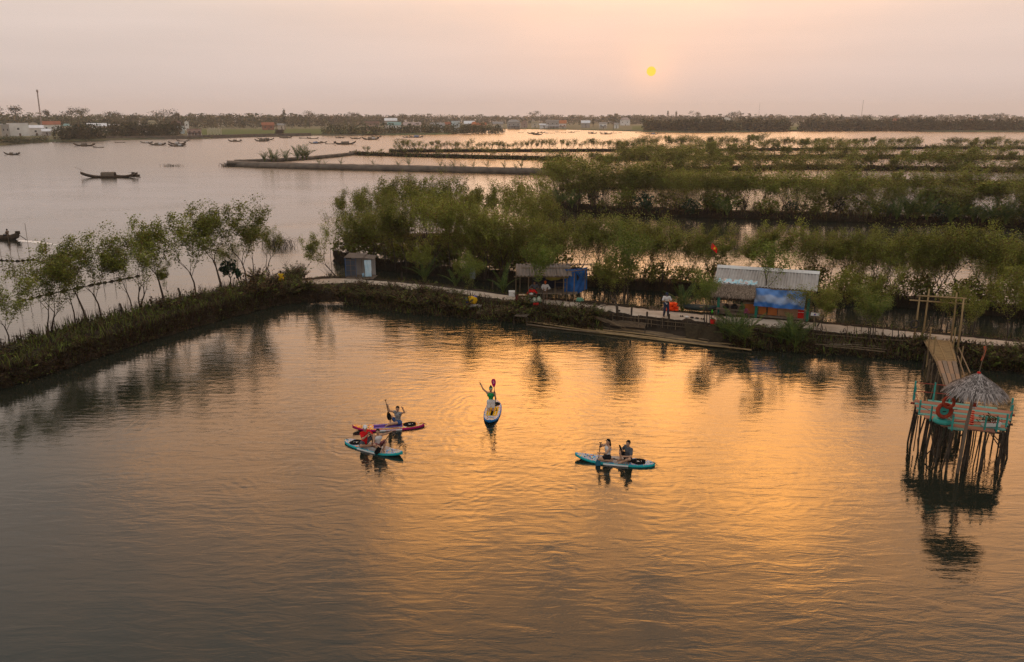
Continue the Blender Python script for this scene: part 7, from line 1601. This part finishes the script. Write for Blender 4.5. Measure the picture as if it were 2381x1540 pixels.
# couple on the right-hand board
r4 = G(1411, 1071, DZ); W = at(r4); f4 = Vector((-.93, -.36, 0)); pel = r4+Vector((.03, .04, .16))
figure('person with long black hair in black shorts kneeling with a paddle', r4, pel, f4, (W(1395.5, 1036, .02), W(1393, 1055, -.18)), (r4+Vector((.10, .10, .05)), r4+Vector((.06, -.12, .05))), SK2, 'white', 'black', (-.62, -.77, -.08), Vector((.02, 0, 1)), 'long', 1.6, (Vector((-1, .25, .05)), Vector((-1, -.25, .05))), None, 0, .5, tank=True)
paddle(W(1396.2, 1029.5, -.06), W(1389.6, 1087, -.24), 'paddle with dark blue blade dipped beside the long-haired person', blade_mat='paddle_blue')
r5 = G(1461, 1073, DZ); W = at(r5); f5 = Vector((-.88, -.47, 0)); pel = r5+Vector((0, 0, .11))
figure('person in grey shirt sitting cross-legged at the tail of the board', r5, pel, f5, (W(1445, 1050, .05), W(1449.5, 1064, -.25)), (r5+Vector((-.30, .05, .06)), r5+Vector((-.28, -.20, .06))), SK2, 'grey', 'black', (-.55, -.83, -.06), Vector((-.04, 0, 1)), 'short', 1.7, (Vector((-.4, .8, .5)), Vector((-.4, -.9, .35))), None, .62, .55)
paddle(W(1452, 1069, -.26), W(1440.3, 1034.5, .10), 'paddle held blade-up across the knees of the person in grey', R(68), blade_mat='kick_black')

# ---- people ashore
r6 = G(1548, 735.5, PZ+.085); pel = r6+Vector((0, 0, .82))
figure('person in white shirt, dark trousers and cap standing on the sand path', r6, pel, (-.05, -1, 0), (r6+Vector((-.06, -.30, .98)), r6+Vector((.08, -.30, .98))), (r6+Vector((-.13, 0, .05)), r6+Vector((.14, .02, .05))), SK3, 'white', 'navy', (-.05, -.8, -.6), Vector((0, -.05, 1)), 'short', 1.62, (Vector((0, -1, 0)), Vector((0, -1, 0))), (Vector((-.8, .2, -.5)), Vector((.8, .2, -.5))), .75, 1.92, hat=(CL['navy'], 'cap'), shoes=CL['black'])
q = MB(); q.box((0, 0, 0), (.16, .03, .09)); q.lathe([(0, .02), (.012, .02), (.012, -.02), (0, -.02)], 6, (-.04, -.015, .04)); q.top('remote_control', M['kick_black'], 'small dark remote control held by the person in white', 'remote', None, False, r6+Vector((0, -.345, .99)))
r7 = G(653, 660, PZ+.06); pel = r7+Vector((0, 0, .30))
figure('person in a bright yellow dress crouching at the end of the sand path', r7, pel, (.25, .97, 0), (r7+Vector((-.25, .15, .45)), r7+Vector((.28, .2, .5))), (r7+Vector((-.10, .22, .05)), r7+Vector((.10, .22, .05))), SK3, 'yellow', None, (.2, .97, -.1), Vector((.05, .1, 1)), 'short', 1.55, (Vector((-.3, 1, .4)), Vector((.3, 1, .4))), None, .8, dress=True)
st = Vector((o1.x, o1.y, PZ+.05))
r8 = st+Vector((sx(1242), .75, 0)); pel = r8+Vector((0, 0, .55)); figure('person in grey shirt seated at the back of the corrugated stall', r8, pel, (.2, -.95, 0), (r8+Vector((-.15, -.3, .72)), r8+Vector((.2, -.3, .72))), (r8+Vector((-.12, -.38, .06)), r8+Vector((.14, -.38, .06))), SK3, 'grey', 'brown', (.1, -.95, -.2), Vector((0, -.05, 1)), 'short', 1.62, (Vector((0, -1, .4)), Vector((0, -1, .4))), None, .9, 1.6, vox=.016)
CL['palegrey'] = plain('pale_grey_shirt', (.34, .36, .40), .85, (.28, .30, .33), 5); 
r9 = st+Vector((sx(1268), .55, .0)); pel = r9+Vector((0, .1, .58)); figure('person in white jacket with an orange head scarf seated in the corrugated stall', r9, pel, (-.1, -.98, 0), (r9+Vector((-.1, -.25, .75)), r9+Vector((.14, -.25, .75))), (r9+Vector((-.1, -.32, .06)), r9+Vector((.12, -.32, .06))), SK3, 'white', 'brown', (0, -.9, -.4), Vector((0, -.05, 1)), 'short', 1.6, (Vector((0, -1, .4)), Vector((0, -1, .4))), None, 1.6, 1.6, hat=(CL['orange'], 'cap'), vox=.016)
r10 = st+Vector((sx(1236), .30, .0)); pel = r10+Vector((0, .15, .28)); figure('person in red jacket sitting low behind the table of the corrugated stall', r10, pel, (0, -1, 0), (r10+Vector((-.12, -.2, .55)), r10+Vector((.18, -.2, .55))), (r10+Vector((-.1, -.15, .06)), r10+Vector((.12, -.15, .06))), SK3, 'red', 'black', (-.1, -.9, -.4), Vector((0, -.15, 1)), 'short', 1.55, (Vector((-.5, -1, .6)), Vector((.5, -1, .6))), None, 1.6, 1.6, vox=.016)
for (nm, c, x, y, h, lb) in [('stool', r8, 0, .05, .42, 'low stool under the person in grey'), ('stool', r9, 0, .15, .45, 'low stool under the person with the orange scarf'), ('stool', r10, 0, .2, .15, 'tiny stool under the person in red')]:
    t = thing(nm, lb, 'stool', c+Vector((x, y, -.03))); MB().box((0, 0, h), (.32, .28, .05)).build('seat', M['table_wood'], t)
    for a_ in (-.12, .12):
        for b_ in (-.1, .1): MB().box((a_, b_, h/2), (.035, .035, h)).build('leg', M['table_wood'], t)
# ---- motor boat on the left edge with two people and its wake
mbp = G(-6, 556); t = thing('motor_boat', 'brown wooden motor boat running past the net fence', 'boat', mbp, R(172)); hb = link_obj('hull', HULL_LOW, t); hb.scale = (.55, 1.1, 1.0)
MB().box((-2.6, 0, .75), (.4, .3, .35)).build('motor', M['stake'], t); MB().tube([(-2.6, 0, .6), (-3.6, 0, -.05)], .04, 5).build('propeller_shaft', M['stake'], t)
for (x, m_, lb) in [(-1.35, 'brown', 'person in tan clothes steering the motor boat'), (1.3, 'white', 'person in white with a straw-coloured hat in the motor boat')]:
    c = mbp + Matrix.Rotation(R(172), 3, 'Z') @ Vector((x, 0, .18)); fw = Matrix.Rotation(R(172), 3, 'Z') @ Vector((1, 0, 0)); pel = c+Vector((0, 0, .25))
    figure(lb, c, pel, fw, (pel+fw*.3+Vector((0, -.1, .2)), pel+fw*.3+Vector((0, .15, .2))), (c+fw*.4+Vector((0, -.1, .05)), c+fw*.4+Vector((0, .1, .05))), SK3, m_, 'black', fw, UP, 'short', 1.6, None, None, .8, .9, hat=(plain('straw_hat', (.55, .38, .10), .8), 'cap') if m_ == 'white' else None, vox=.018)
M['foam'] = plain('wake_foam', (.88, .85, .82), .8, (.70, .66, .63), 3)
q = MB(); rw = random.Random(5); n = 60; vs = []
w0, w1 = G(46, 560), G(160, 583)
for i in range(n+1):
    f = i/n; c = w0.lerp(w1, f) + Vector((0, 1.2*math.sin(f*2.2), 0)); wd = (.22+.5*math.sin(PI*min(1, f*1.3+.12)))*(1-f*.75); vs += [(c.x, c.y-wd*rw.uniform(.5, 1.2), .012), (c.x, c.y, .05*(1-f)+.02), (c.x, c.y+wd*rw.uniform(.5, 1.2), .012)]
q.add(vs, [(i*3+k, i*3+k+1, (i+1)*3+k+1, (i+1)*3+k) for i in range(n) for k in range(2)]); tag(q.build('wake', M['foam'], smooth=True), 'white foam wake trailing behind the motor boat', 'wake', kind='stuff')
# ================================================================== HAZE
hz = MB(); hz.box((0, 1440, 29), (6000, 3100, 61))
hmz = bpy.data.materials.new('haze_air'); hmz.use_nodes = True; ht = hmz.node_tree; ht.nodes.clear()
ho = ht.nodes.new('ShaderNodeOutputMaterial'); hv = ht.nodes.new('ShaderNodeVolumePrincipled')
hv.inputs['Color'].default_value = (0.98, 0.95, 0.93, 1); hv.inputs['Density'].default_value = 0.00017; hv.inputs['Anisotropy'].default_value = 0.3
ht.links.new(hv.outputs[0], ho.inputs['Volume'])
tag(hz.build('haze', hmz), 'thin evening haze over the lagoon', 'haze', kind='stuff')
